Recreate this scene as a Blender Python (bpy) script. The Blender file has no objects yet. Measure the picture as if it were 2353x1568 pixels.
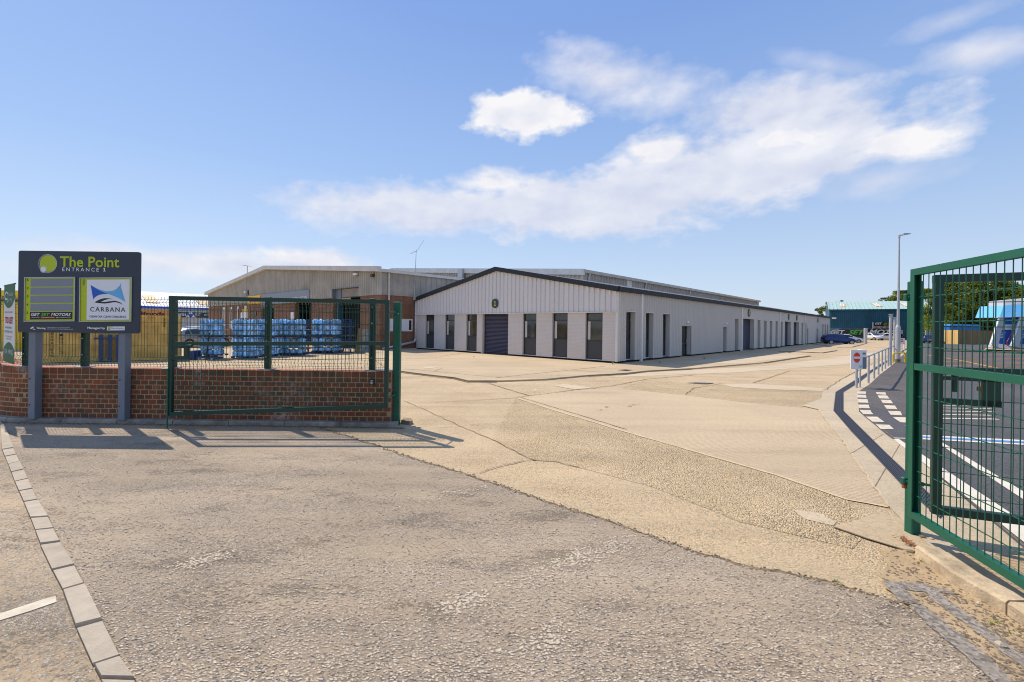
import bpy, math, random
from mathutils import Vector, Matrix
R = random.Random(7)
sc = bpy.context.scene
C = sc.collection
# ------------------------------------------------------------ camera, world, sun, exposure
F, H, ROLL = 1046.0, 1.7, math.radians(0.72)      # focal length in photo units (width 2353), eye height
cam_d = bpy.data.cameras.new('camera'); cam = bpy.data.objects.new('camera', cam_d); C.objects.link(cam)
cam_d.sensor_width = 36; cam_d.lens = 36*F/2353; cam_d.shift_y = -34/2353
cam_d.clip_start = .05; cam_d.clip_end = 6000
cam.matrix_world = Matrix.Translation((0, 0, H)) @ Matrix.Rotation(math.radians(90), 4, 'X') @ Matrix.Rotation(ROLL, 4, 'Z')
sc.camera = cam
SUN_AZ = Vector((-.755, .655)).normalized(); SUN_EL = math.radians(52.5)
sd = bpy.data.lights.new('sun', 'SUN'); sd.energy = 4.1; sd.angle = math.radians(.5); sd.color = (1, .90, .77)
so = bpy.data.objects.new('sun', sd); C.objects.link(so); so.location = (-20, 20, 40)
sv = Vector((SUN_AZ.x*math.cos(SUN_EL), SUN_AZ.y*math.cos(SUN_EL), math.sin(SUN_EL)))
so.rotation_euler = sv.to_track_quat('Z', 'Y').to_euler()
sc.view_settings.view_transform = 'Standard'; sc.view_settings.look = 'None'
sc.view_settings.gamma = 1; sc.view_settings.use_curve_mapping = False
sc.view_settings.exposure = 0.24
sc.cycles.filter_width = 1.05

w = bpy.data.worlds.new('World'); sc.world = w; w.use_nodes = True
nt = w.node_tree; nt.nodes.clear()
def N(t, **k):
    n = nt.nodes.new(t)
    for a, b in k.items(): setattr(n, a, b)
    return n
def L(a, b): nt.links.new(a, b)
def mth(op, a, b=None, clamp=False, c=None):
    n = N('ShaderNodeMath', operation=op); n.use_clamp = clamp
    for i, v in enumerate((a, b, c)):
        if v is None: continue
        if isinstance(v, (int, float)): n.inputs[i].default_value = v
        else: L(v, n.inputs[i])
    return n.outputs[0]
sky = N('ShaderNodeTexSky', sky_type='NISHITA'); sky.sun_disc = False
sky.sun_elevation = SUN_EL; sky.sun_rotation = math.atan2(SUN_AZ.x, SUN_AZ.y)
sky.altitude = 50; sky.air_density = 1.0; sky.dust_density = .6; sky.ozone_density = 2.0
tc = N('ShaderNodeTexCoord'); sp = N('ShaderNodeSeparateXYZ'); L(tc.outputs['Generated'], sp.inputs[0])
az = mth('ARCTAN2', sp.outputs[0], sp.outputs[1]); el = mth('ARCSINE', sp.outputs[2])
cmb = N('ShaderNodeCombineXYZ'); L(az, cmb.inputs[0]); L(mth('MULTIPLY', el, 1.7), cmb.inputs[1])
def noise(scale, detail, rough=.55, dist=0):
    n = N('ShaderNodeTexNoise'); L(cmb.outputs[0], n.inputs['Vector']); n.inputs['Scale'].default_value = scale
    n.inputs['Detail'].default_value = detail; n.inputs['Roughness'].default_value = rough; n.inputs['Distortion'].default_value = dist
    return n
nb = noise(6, 7, .52); nf = noise(22, 6, .55); nl = noise(3.2, 7, .6, .3)
wob = mth('ADD', mth('MULTIPLY', mth('SUBTRACT', nb.outputs[0], .5), 1.5), mth('MULTIPLY', mth('SUBTRACT', nf.outputs[0], .5), .75))
def azel(px, py):
    du, dv = px-1176.5, py-750
    a = du*math.cos(ROLL)+dv*math.sin(ROLL); b = -du*math.sin(ROLL)+dv*math.cos(ROLL)
    v = Vector((a, F, -b)).normalized()
    return math.atan2(v.x, v.y), math.asin(v.z)
def blob(px, py, rx, ry, soft, tilt=0):
    a0, e0 = azel(px, py); a1, _ = azel(px+rx, py); _, e1 = azel(px, py-ry)
    ra, re = abs(a1-a0), abs(e1-e0)
    dx = mth('MULTIPLY', mth('SUBTRACT', az, a0), 1/ra); dy = mth('MULTIPLY', mth('SUBTRACT', el, e0), 1/re)
    if tilt:
        t = math.radians(tilt)
        ddx = mth('ADD', mth('MULTIPLY', mth('SUBTRACT', az, a0), math.cos(t)/ra), mth('MULTIPLY', mth('SUBTRACT', el, e0), math.sin(t)/ra))
        ddy = mth('ADD', mth('MULTIPLY', mth('SUBTRACT', az, a0), -math.sin(t)/re), mth('MULTIPLY', mth('SUBTRACT', el, e0), math.cos(t)/re))
        dx, dy = ddx, ddy
    d = mth('SQRT', mth('ADD', mth('MULTIPLY', dx, dx), mth('MULTIPLY', dy, dy)))
    return mth('MULTIPLY', mth('ADD', mth('SUBTRACT', 1.0, d), wob), soft, clamp=True), dy
def mx(l):
    o = l[0]
    for q in l[1:]: o = mth('MAXIMUM', o, q)
    return o
# bright heaped clouds (crisp) and thin veils (soft)
crisp = [blob(*q) for q in [
    (1205, 264, 158, 66, 3.2), (1530, 348, 150, 50, 1.6), (1790, 325, 200, 58, 1.5), (2080, 325, 200, 60, 1.8), (1135, 420, 120, 42, 1.6), (715, 600, 150, 30, 1.8)]]
soft = [blob(*q) for q in [
    (1420, 190, 290, 84, 1.15, -14), (1700, 375, 560, 135, 2.6, 5), (1330, 475, 490, 92, 2.4), (960, 485, 340, 66, 2.0), (1560, 440, 560, 72, 1.8, 5),
    (1780, 270, 350, 95, 1.7, -4), (2260, 120, 230, 58, 1.0, -6), (2190, 45, 210, 36, .7), (1900, 150, 190, 30, .45, -24), (2010, 420, 200, 55, .8), (480, 608, 420, 48, 1.3), (100, 610, 190, 52, .5)]]
cm = mx([c[0] for c in crisp]); smk = mx([c[0] for c in soft])
# elsewhere (not in front of the camera): broken cloud carries on, added overhead to whiten the sky light in shade
rest = mth('MULTIPLY', mth('SUBTRACT', nl.outputs[0], .50), 4.0, clamp=True)
side = mth('MAXIMUM', mth('MULTIPLY', mth('SUBTRACT', mth('ABSOLUTE', az), 1.0), 4, clamp=True), mth('MULTIPLY', mth('SUBTRACT', el, .75), 4, clamp=True), clamp=True)
smk = mth('MAXIMUM', smk, mth('MULTIPLY', mth('MULTIPLY', rest, side), .7))
horiz = mth('MULTIPLY', mth('SUBTRACT', .30, el), 2.2, clamp=True)
cmask = mth('MAXIMUM', cm, mth('MULTIPLY', smk, .86))
# pale tops, bluish grey bases: light from upper left put into the cloud colour
off = N('ShaderNodeVectorMath', operation='ADD'); L(cmb.outputs[0], off.inputs[0]); off.inputs[1].default_value = (-.018, .035, 0)
nb2 = noise(6, 7, .52); L(off.outputs[0], nb2.inputs['Vector'])
relief_light = mth('MULTIPLY', mth('SUBTRACT', nb.outputs[0], nb2.outputs[0]), 1.5)
base = mth('ADD', mth('ADD', .56, relief_light), mth('MULTIPLY', cm, .30), clamp=True)
cr = N('ShaderNodeValToRGB'); L(base, cr.inputs[0])
cr.color_ramp.elements[0].position = .15; cr.color_ramp.elements[0].color = (4.6, 4.95, 6.3, 1)
cr.color_ramp.elements[1].position = .95; cr.color_ramp.elements[1].color = (7.25, 7.2, 7.4, 1)
tint = N('ShaderNodeMix', data_type='RGBA', blend_type='MULTIPLY'); tint.inputs[0].default_value = 1
L(sky.outputs[0], tint.inputs[6]); tint.inputs[7].default_value = (.86, .95, 1.12, 1)
clear = N('ShaderNodeValToRGB'); L(mth('MULTIPLY', mth('MAXIMUM', el, 0.0), 1/1.5708, clamp=True), clear.inputs[0])
ce = clear.color_ramp.elements
for i, (q_, c_) in enumerate(((0, (5.3, 6.0, 6.9)), (.06, (4.7, 5.7, 7.0)), (.2, (2.9, 4.3, 6.8)), (.38, (1.85, 3.1, 6.3)), (1, (1.3, 2.4, 5.4)))):
    if i > 1: ce.new(q_)
    ce[i].position = q_ if i != 1 else .06
for i, (q_, c_) in enumerate(((0, (5.3, 6.0, 6.9)), (.06, (4.7, 5.7, 7.0)), (.2, (2.9, 4.3, 6.8)), (.38, (1.85, 3.1, 6.3)), (1, (1.3, 2.4, 5.4)))):
    ce[i].position = q_; ce[i].color = (*c_, 1)
air = N('ShaderNodeMix', data_type='RGBA'); air.inputs[0].default_value = .78; L(tint.outputs[2], air.inputs[6]); L(clear.outputs[0], air.inputs[7])
mixc = N('ShaderNodeMix', data_type='RGBA'); L(cmask, mixc.inputs[0]); L(air.outputs[2], mixc.inputs[6]); L(cr.outputs[0], mixc.inputs[7])
bg = N('ShaderNodeBackground'); bg.inputs[1].default_value = .11
L(mixc.outputs[2], bg.inputs[0]); wo = N('ShaderNodeOutputWorld'); L(bg.outputs[0], wo.inputs[0])

# ------------------------------------------------------------ survey helpers: sight lines from the eye point to the plan
def ray(px, py):
    du, dv = px-1176.5, py-750
    a = du*math.cos(ROLL)+dv*math.sin(ROLL); b = -du*math.sin(ROLL)+dv*math.cos(ROLL)
    return a/F, -b/F
def G(px, py, z=0.0):
    a, b = ray(px, py); Y = (z-H)/b
    return Vector((a*Y, Y, z))
def P(px, py, Y):
    a, b = ray(px, py); return Vector((a*Y, Y, H+b*Y))
def onwall(px, py, p0, d):
    """distance along a wall through p0 with plan direction d, and height"""
    a, b = ray(px, py)
    # p0 + s d = Y (a,1)
    s = (a*p0[1]-p0[0])/(d[0]-a*d[1]); Y = p0[1]+s*d[1]
    return s, H+b*Y
# ------------------------------------------------------------ materials
def hexc(r, g, b):
    f = lambda c: ((c/255)/12.92 if c <= 10 else ((c/255+.055)/1.055)**2.4)
    return (f(r), f(g), f(b))
MATS = {}
def mat(name, col, rough=.6, var=.12, vs=3.0, bump=0.0, bs=60, metal=0.0, rand=0.0, dirt=0.0, spec=.5, col2=None):
    if name in MATS: return MATS[name]
    m = bpy.data.materials.new(name); m.use_nodes = True; t = m.node_tree; MATS[name] = m
    b = t.nodes['Principled BSDF']; b.inputs['Roughness'].default_value = rough; b.inputs['Metallic'].default_value = metal
    b.inputs['Specular IOR Level'].default_value = spec
    g = t.nodes.new('ShaderNodeNewGeometry')
    n = t.nodes.new('ShaderNodeTexNoise'); n.inputs['Scale'].default_value = vs; n.inputs['Detail'].default_value = 6; n.inputs['Roughness'].default_value = .62
    t.links.new(g.outputs['Position'], n.inputs['Vector'])
    r = t.nodes.new('ShaderNodeValToRGB'); r.color_ramp.elements[0].position = .3; r.color_ramp.elements[1].position = .7
    c2 = col2 or col
    r.color_ramp.elements[0].color = (*[max(0, c*(1-var)) for c in col], 1); r.color_ramp.elements[1].color = (*[c*(1+var) for c in c2], 1)
    t.links.new(n.outputs[0], r.inputs[0]); out = r.outputs[0]
    if rand:
        oi = t.nodes.new('ShaderNodeObjectInfo'); mr = t.nodes.new('ShaderNodeMapRange')
        mr.inputs['To Min'].default_value = 1-rand; mr.inputs['To Max'].default_value = 1+rand; t.links.new(oi.outputs['Random'], mr.inputs[0])
        mm = t.nodes.new('ShaderNodeVectorMath'); mm.operation = 'SCALE'; t.links.new(out, mm.inputs[0]); t.links.new(mr.outputs[0], mm.inputs['Scale']); out = mm.outputs[0]
    t.links.new(out, b.inputs['Base Color'])
    rv = t.nodes.new('ShaderNodeMapRange'); rv.inputs['To Min'].default_value = max(0, rough-.08); rv.inputs['To Max'].default_value = min(1, rough+.1)
    t.links.new(n.outputs[0], rv.inputs[0]); t.links.new(rv.outputs[0], b.inputs['Roughness'])
    if bump:
        n2 = t.nodes.new('ShaderNodeTexNoise'); n2.inputs['Scale'].default_value = bs; n2.inputs['Detail'].default_value = 4
        t.links.new(g.outputs['Position'], n2.inputs['Vector'])
        bp = t.nodes.new('ShaderNodeBump'); bp.inputs['Strength'].default_value = bump; bp.inputs['Distance'].default_value = .01
        t.links.new(n2.outputs[0], bp.inputs['Height']); t.links.new(bp.outputs[0], b.inputs['Normal'])
    return m
class NT:
    def __init__(s, name, rough=.8):
        s.m = bpy.data.materials.new(name); s.m.use_nodes = True; s.t = s.m.node_tree; s.b = s.t.nodes['Principled BSDF']
        s.b.inputs['Roughness'].default_value = rough; s.g = s.t.nodes.new('ShaderNodeNewGeometry').outputs['Position']; MATS[name] = s.m
    def new(s, ty, **k):
        n = s.t.nodes.new(ty)
        for a, b in k.items():
            if isinstance(a, str) and hasattr(n, a): setattr(n, a, b)
        return n
    def link(s, a, b): s.t.links.new(a, b)
    def set(s, inp, v):
        if isinstance(v, (int, float)): inp.default_value = v
        elif isinstance(v, tuple): inp.default_value = (*v, 1) if len(v) == 3 else v
        else: s.link(v, inp)
    def noise(s, sc_, det=5, ro=.6, vec=None, dist=0):
        n = s.new('ShaderNodeTexNoise'); n.inputs['Scale'].default_value = sc_; n.inputs['Detail'].default_value = det; n.inputs['Roughness'].default_value = ro; n.inputs['Distortion'].default_value = dist
        s.link(vec or s.g, n.inputs['Vector']); return n.outputs[0]
    def vor(s, sc_, feat='F1', vec=None, rnd=1.0):
        n = s.new('ShaderNodeTexVoronoi'); n.feature = feat; n.inputs['Scale'].default_value = sc_; n.inputs['Randomness'].default_value = rnd
        s.link(vec or s.g, n.inputs['Vector']); return n
    def ramp(s, f, stops):
        n = s.new('ShaderNodeValToRGB'); e = n.color_ramp.elements
        while len(e) < len(stops): e.new(.5)
        for i, (p, c) in enumerate(stops): e[i].position = p; e[i].color = (*c, 1) if len(c) == 3 else c
        s.link(f, n.inputs[0]); return n.outputs[0]
    def mix(s, f, a, b, mode='MIX'):
        n = s.new('ShaderNodeMix'); n.data_type = 'RGBA'; n.blend_type = mode
        s.set(n.inputs[0], f); s.set(n.inputs[6], a); s.set(n.inputs[7], b); return n.outputs[2]
    def math(s, op, a, b=None, clamp=False):
        n = s.new('ShaderNodeMath'); n.operation = op; n.use_clamp = clamp; s.set(n.inputs[0], a)
        if b is not None: s.set(n.inputs[1], b)
        return n.outputs[0]
    def bump(s, h, st=.5, dist=.01):
        n = s.new('ShaderNodeBump'); n.inputs['Strength'].default_value = st; n.inputs['Distance'].default_value = dist
        s.link(h, n.inputs['Height']); s.link(n.outputs[0], s.b.inputs['Normal'])
    def scaled(s, sx, sy, sz, rz=0):
        n = s.new('ShaderNodeMapping'); n.inputs['Scale'].default_value = (sx, sy, sz); n.inputs['Rotation'].default_value = (0, 0, rz)
        s.link(s.g, n.inputs['Vector']); return n.outputs[0]
g3 = lambda v: (v, v, v)
# worn chip-and-tar road surface: flat chippings showing in a brown-grey binder
def chip_road(name, binder, lo, hi, cream, size=95):
    k = NT(name, .82)
    wv = k.noise(14, 3); vm = k.new('ShaderNodeVectorMath'); vm.operation = 'SCALE'
    v = k.vor(size, 'F1'); vs = k.vor(size*1.9, 'F1'); e = k.vor(size, 'DISTANCE_TO_EDGE')
    big = k.noise(.45, 6, .65); mid = k.noise(2.6, 6, .6); st = k.noise(.9, 5, .6, k.scaled(.35, 1.4, 1, .5))
    sep = k.new('ShaderNodeSeparateColor'); k.link(v.outputs['Color'], sep.inputs[0])
    stone = k.ramp(sep.outputs[0], [(0, lo), (.16, tuple(c*.72 for c in hi)), (.55, hi), (.9, cream), (1, tuple(c*1.12 for c in cream))])
    bind = k.mix(k.noise(60, 4), tuple(c*.66 for c in binder), tuple(c*1.2 for c in binder))
    dist = k.math('ADD', v.outputs['Distance'], k.math('MULTIPLY', mid, .35))
    cover = k.math('MULTIPLY', k.math('SUBTRACT', k.math('ADD', sep.outputs[1], k.math('MULTIPLY', k.math('SUBTRACT', k.noise(1.5, 5, .6, k.scaled(.5, 1.3, 1, .5)), .5), 3.2)), .42), 6, clamp=True)
    edge = k.math('MULTIPLY', e.outputs['Distance'], 9, clamp=True)
    mk = k.math('MULTIPLY', cover, edge)
    col = k.mix(mk, bind, stone)
    # worn pits in the binder, their crevice shade put into the colour; dusty smears
    pit = k.math('MULTIPLY', k.math('SUBTRACT', k.math('ADD', k.noise(48, 5, .7), k.math('MULTIPLY', k.math('SUBTRACT', k.noise(2.2, 5, .65, k.scaled(.5, 1.3, 1, .5)), .5), 1.1)), .60), 9, clamp=True)
    col = k.mix(k.math('MULTIPLY', pit, .62), col, tuple(c*.45 for c in binder))
    dust = k.math('MULTIPLY', k.math('SUBTRACT', st, .5), 3.2, clamp=True)
    col = k.mix(k.math('MULTIPLY', dust, .45), col, tuple(c*1.05 for c in cream))
    lane = k.noise(.8, 5, .6, k.scaled(.14, 1.0, 1, -.75)); col = k.mix(1.0, col, k.ramp(lane, [(.35, g3(.84)), (.5, g3(1.0)), (.66, g3(1.08))]), 'MULTIPLY')
    tone = k.ramp(big, [(.3, g3(.78)), (.7, g3(1.12))]); col = k.mix(1.0, col, tone, 'MULTIPLY')
    k.link(col, k.b.inputs['Base Color'])
    h = k.math('ADD', k.math('MULTIPLY', mk, .8), k.math('ADD', k.math('MULTIPLY', pit, -.8), k.math('MULTIPLY', k.noise(140, 3), .35)))
    k.bump(h, .9, .0055); return k.m
chip_road('road_chippings', (.40, .305, .20), (.23, .195, .155), (.46, .365, .26), (.60, .49, .36), 88)
chip_road('side_road_chippings', (.45, .325, .19), (.22, .195, .16), (.42, .35, .26), (.54, .46, .345), 74)
# exposed aggregate concrete
def aggregate(name, base, stone_amt, size=60, ridges=0, rz=0, tone_v=.1):
    k = NT(name, .85); v = k.vor(size); sep = k.new('ShaderNodeSeparateColor'); k.link(v.outputs['Color'], sep.inputs[0])
    st = k.ramp(sep.outputs[0], [(0, tuple(c*.42 for c in base)), (.25, tuple(c*.8 for c in base)), (.6, (base[0]*1.12, base[1]*1.05, base[2]*.9)), (.85, tuple(c*1.22 for c in base)), (1, (base[0]*1.1, base[1]*.85, base[2]*.55))])
    mid = k.noise(1.2, 7, .65); fine = k.noise(62, 6, .82); blot = k.noise(.28, 6, .6)
    cov = k.math('MULTIPLY', k.math('ADD', k.math('SUBTRACT', mid, .5), stone_amt), 1.6, clamp=True)
    plain = k.ramp(fine, [(.30, tuple(c*.45 for c in base)), (.45, tuple(c*.92 for c in base)), (.60, tuple(c*1.05 for c in base)), (.75, tuple(c*1.25 for c in base))])
    col = k.mix(cov, plain, st)
    col = k.mix(1.0, col, k.ramp(blot, [(.3, (1-tone_v, 1-tone_v, 1-tone_v)), (.7, (1+tone_v, 1+tone_v*.9, 1+tone_v*.75))]), 'MULTIPLY')
    drive = k.noise(1.1, 6, .65, k.scaled(.16, 1.3, 1, -.82)); col = k.mix(1.0, col, k.ramp(drive, [(.32, g3(.86)), (.5, g3(1.0)), (.7, g3(1.07))]), 'MULTIPLY')
    speck = k.noise(19, 5, .8); col = k.mix(1.0, col, k.ramp(speck, [(.33, g3(.74)), (.46, g3(.98)), (.6, g3(1.04)), (.72, g3(1.14))]), 'MULTIPLY')
    stain = k.math('MULTIPLY', k.math('SUBTRACT', k.noise(.8, 8, .7, k.scaled(1, .45, 1, rz+.7)), .56), 3.4, clamp=True)
    col = k.mix(k.math('MULTIPLY', stain, .34), col, (base[0]*.6, base[1]*.52, base[2]*.42))
    spot = k.math('MULTIPLY', k.math('SUBTRACT', k.noise(9, 5, .7), .68), 12, clamp=True)
    col = k.mix(k.math('MULTIPLY', spot, .4), col, tuple(c*.4 for c in base))
    h = k.math('ADD', k.math('MULTIPLY', k.math('MULTIPLY', v.outputs['Distance'], cov), -1.3), k.math('MULTIPLY', fine, .5))
    if ridges:
        wv = k.new('ShaderNodeTexWave'); wv.wave_type = 'BANDS'; wv.bands_direction = 'X'; wv.inputs['Scale'].default_value = ridges
        wv.inputs['Distortion'].default_value = .8; wv.inputs['Detail'].default_value = 3; wv.inputs['Detail Scale'].default_value = 1.5
        k.link(k.scaled(1, 1, 1, rz), wv.inputs['Vector'])
        worn = k.math('MULTIPLY', k.math('SUBTRACT', k.noise(.6, 4), .3), 2.6, clamp=True)
        rr = k.math('MULTIPLY', wv.outputs['Fac'], worn)
        h = k.math('ADD', h, k.math('MULTIPLY', rr, .35)); col = k.mix(k.math('MULTIPLY', k.math('SUBTRACT', 1.0, rr), .10), col, tuple(c*.55 for c in base))
    k.link(col, k.b.inputs['Base Color']); k.bump(h, 1.0, .016); return k.m
CB = (.56, .43, .265)
aggregate('yard_aggregate', CB, .30, 66)
aggregate('yard_coarse', (.60, .465, .285), .55, 72)
aggregate('slab_brushed', (.57, .44, .275), -.05, 60, ridges=6.2, rz=math.radians(62))
aggregate('slab_plain', (.55, .42, .26), -.3, 60)
aggregate('slab_pale', (.60, .48, .32), -.5, 60, tone_v=.06)
aggregate('apron_concrete', (.53, .405, .25), -.35, 60, ridges=0, tone_v=.14)
aggregate('edging_concrete', (.55, .445, .295), -.5, 80, tone_v=.08)
def tarmac(name, c, size=70):
    k = NT(name, .88); f = k.noise(size, 5, .7); b_ = k.noise(.5, 6, .65)
    v = k.vor(size*1.3); sep = k.new('ShaderNodeSeparateColor'); k.link(v.outputs['Color'], sep.inputs[0])
    col = k.mix(sep.outputs[0], tuple(x*.55 for x in c), tuple(x*1.5 for x in c))
    col = k.mix(1.0, col, k.ramp(b_, [(.3, g3(.85)), (.7, g3(1.2))]), 'MULTIPLY')
    k.link(col, k.b.inputs['Base Color']); k.bump(k.math('ADD', f, v.outputs['Distance']), .6, .006); return k.m
tarmac('path_tarmac', (.095, .085, .078)); tarmac('bay_tarmac', (.075, .072, .075)); tarmac('tar_patch', (.25, .215, .175), 40)
# brick courses too small to model
def brickwork(name, c1, c2, mortar, bw, bh, ms, axis='OBJ', bumpd=.006, rough=.85):
    k = NT(name, rough); tcn = k.new('ShaderNodeTexCoord'); sepn = k.new('ShaderNodeSeparateXYZ'); k.link(tcn.outputs['Object'], sepn.inputs[0])
    cb = k.new('ShaderNodeCombineXYZ'); k.link(k.math('ADD', sepn.outputs[0], sepn.outputs[1]), cb.inputs[0]); k.link(sepn.outputs[2], cb.inputs[1])
    br = k.new('ShaderNodeTexBrick'); k.link(cb.outputs[0], br.inputs['Vector']); br.inputs['Scale'].default_value = 1
    br.inputs['Brick Width'].default_value = bw; br.inputs['Row Height'].default_value = bh; br.inputs['Mortar Size'].default_value = ms; br.inputs['Mortar Smooth'].default_value = .2
    br.inputs['Color1'].default_value = (*c1, 1); br.inputs['Color2'].default_value = (*c2, 1); br.inputs['Mortar'].default_value = (*mortar, 1)
    col = k.mix(1.0, br.outputs['Color'], k.ramp(k.noise(1.3, 6), [(.3, g3(.96 if 'painted' in name else .80)), (.7, g3(1.03 if 'painted' in name else 1.15))]), 'MULTIPLY')
    k.link(col, k.b.inputs['Base Color']); k.bump(k.math('ADD', k.math('MULTIPLY', br.outputs['Fac'], -1), k.math('MULTIPLY', k.noise(90), .3)), .6, bumpd); return k.m
brickwork('red_brickwork', (.25, .082, .035), (.15, .052, .028), (.33, .23, .15), .2, .068, .009)
brickwork('painted_brickwork', (.63, .585, .545), (.655, .605, .565), (.56, .52, .485), .2, .068, .006)
# the near wall's own bricks
k = NT('wall_brick', .85); oi = k.new('ShaderNodeObjectInfo'); tcn = k.new('ShaderNodeTexCoord')
at = k.new('ShaderNodeAttribute'); at.attribute_name = 'tone'
rnd = k.math('FRACT', k.math('ADD', oi.outputs['Random'], at.outputs['Fac']))
col = k.ramp(rnd, [(0, (.20, .055, .02)), (.3, (.28, .078, .024)), (.55, (.17, .07, .032)), (.8, (.115, .058, .03)), (1, (.33, .09, .028))])
col = k.mix(k.math('MULTIPLY', k.noise(30, 5), .5), col, (.10, .045, .028))
efl = k.math('MULTIPLY', k.math('SUBTRACT', k.noise(1.1, 6, .6, k.scaled(1, 1, .7)), .555), 9, clamp=True)
efl = k.math('MULTIPLY', efl, k.math('MULTIPLY', k.math('SUBTRACT', k.noise(18, 5, .7), .42), 5, clamp=True))
col = k.mix(k.math('MULTIPLY', efl, .7), col, (.5, .46, .42)); k.link(col, k.b.inputs['Base Color']); k.bump(k.noise(120, 4), .5, .004)
mat('mortar', (.38, .27, .155), .95, .25, 9, .6, 80)
mat('brick_coping', (.50, .20, .115), .85, .2, 8, .4, 60, rand=.12)
mat('kerb_concrete', (.22, .195, .16), .9, .35, 5, .6, 50, col2=(.30, .27, .22))
mat('kerb_pale', (.40, .305, .19), .9, .3, 7, .7, 60, col2=(.50, .39, .25))
mat('sett_stone', (.44, .37, .275), .88, .14, 10, .6, 110, rand=.1)
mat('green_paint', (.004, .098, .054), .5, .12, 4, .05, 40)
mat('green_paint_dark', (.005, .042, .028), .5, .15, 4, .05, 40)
mat('green_wire', (.006, .075, .042), .5, .15, 20)
mat('green_net', (.012, .075, .045), .8, .25, 3, .3, 120)
mat('sign_navy', (.026, .036, .058), .42, .05, 4)
mat('sign_lime', (.46, .56, .005), .45, .03, 4)
mat('sign_white', (.78, .79, .82), .45, .02, 4)
mat('sign_grey', (.22, .25, .295), .45, .03, 3)
mat('print_black', (.012, .012, .014), .5, .1, 5)
mat('print_green', (.10, .55, .04), .5, .05, 5); mat('print_red', (.65, .02, .02), .5, .05, 5)
mat('print_blue', (.01, .10, .52), .5, .05, 5); mat('print_light_blue', (.13, .46, .78), .5, .05, 5)
mat('post_grey', (.17, .20, .24), .5, .08, 3, .05, 60)
mat('steel', (.42, .43, .44), .38, .12, 6, metal=.75, bump=.04)
mat('galvanised', (.48, .49, .49), .5, .15, 14, metal=.25)
mat('white_paint', (.84, .82, .79), .5, .06, 4)
mat('road_white', (.60, .52, .39), .8, .2, 8, .4, 60)
mat('road_white_bright', (.66, .60, .49), .8, .08, 6, .3, 60)
mat('road_blue', (.06, .22, .55), .8, .12, 6)
mat('road_yellow', (.75, .42, .05), .8, .12, 6); mat('road_orange', (.55, .20, .07), .8, .12, 6)
mat('yellow_paint', (.85, .56, .01), .45, .06, 6)
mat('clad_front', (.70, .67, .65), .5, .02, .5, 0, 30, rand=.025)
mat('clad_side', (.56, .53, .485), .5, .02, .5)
mat('trim_pale', (.74, .70, .64), .5, .05, 2)
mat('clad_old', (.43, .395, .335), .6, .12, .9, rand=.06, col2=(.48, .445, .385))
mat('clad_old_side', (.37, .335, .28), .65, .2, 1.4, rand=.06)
mat('fascia_dark', (.02, .024, .028), .7, .08, 3)
mat('fascia_old', (.60, .58, .54), .55, .12, 1.5)
mat('frame_dark', (.028, .03, .035), .4, .08, 5)
mat('panel_dark', (.045, .048, .055), .45, .05, 4)
mat('shutter_dark', (.075, .078, .125), .45, .06, 3)
mat('shutter_pale', (.42, .40, .37), .5, .06, 3)
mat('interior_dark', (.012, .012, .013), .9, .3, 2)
mat('roof_sheet', (.42, .42, .43), .4, .06, 2, metal=.2)
mat('teal_cladding', (.010, .085, .135), .6, .2, .4, rand=.1, col2=(.012, .10, .16))
mat('aqua_roof', (.40, .55, .50), .5, .07, 1)
mat('skylight_tan', (.62, .44, .22), .6, .1, 4)
mat('rust', (.25, .09, .03), .9, .3, 12)
mat('black_rubber', (.018, .018, .02), .85, .2, 10)
mat('container_tan', (.58, .36, .085), .6, .25, 2.2, .2, 40, col2=(.64, .42, .12))
mat('container_end', (.30, .15, .05), .7, .25, 3)
mat('timber', (.27, .155, .06), .8, .25, 9, .3, 40, rand=.18)
mat('timber_new', (.72, .45, .15), .75, .1, 7, .2, 40, rand=.05)
mat('pallet_wood', (.24, .15, .08), .85, .2, 9)
mat('bottle_blue', (.06, .30, .68), .14, .45, 9, rand=.5, spec=.9, col2=(.30, .58, .85))
mat('layer_sheet', (.55, .60, .68), .5, .1, 9)
mat('navy_plastic', (.015, .04, .16), .4, .15, 6)
mat('blue_bin', (.02, .16, .52), .5, .1, 4); mat('blue_bin_light', (.06, .36, .75), .5, .1, 4)
mat('car_blue', (.02, .055, .20), .25, .04, 2, metal=.4); mat('car_white', (.72, .73, .74), .25, .02, 2); mat('car_black', (.015, .015, .018), .25, .04, 2)
mat('car_red', (.4, .02, .02), .3, .04, 2); mat('car_silver', (.40, .41, .42), .3, .04, 2, metal=.6)
mat('car_glass', (.02, .028, .032), .06, .1, 3, spec=.8); mat('tyre', (.02, .02, .02), .85, .1, 9); mat('alloy', (.5, .5, .52), .3, .05, 9, metal=.8)
mat('lamp_clear', (.6, .62, .65), .12, .05, 9); mat('lamp_red', (.45, .015, .01), .2, .05, 9)
mat('bark', (.10, .075, .05), .9, .3, 8, .5, 20)
mat('leaf_a', (.19, .27, .025), .6, .35, 1.2, rand=.12, col2=(.15, .20, .03))
mat('leaf_b', (.31, .37, .03), .6, .35, 1.2, rand=.12, col2=(.22, .25, .03))
mat('leaf_c', (.055, .085, .025), .6, .3, 1.2, rand=.12)
mat('dry_leaf', (.35, .17, .05), .8, .3, 30, rand=.2); mat('grit', (.20, .15, .10), .9, .4, 30)
mat('stone_rubble', (.26, .2, .13), .9, .3, 9, .6, 30)
mat('banner_white', (.70, .70, .70), .6, .04, 5); mat('banner_green', (.02, .13, .05), .6, .08, 5)
mat('soffit_white', (.6, .6, .6), .5, .05, 5)
mat('orange_sign', (.72, .26, .045), .5, .05, 4)
mat('crack_dirt', (.22, .155, .085), .95, .4, 12); mat('joint_pale', (.60, .45, .27), .9, .12, 9)
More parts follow.
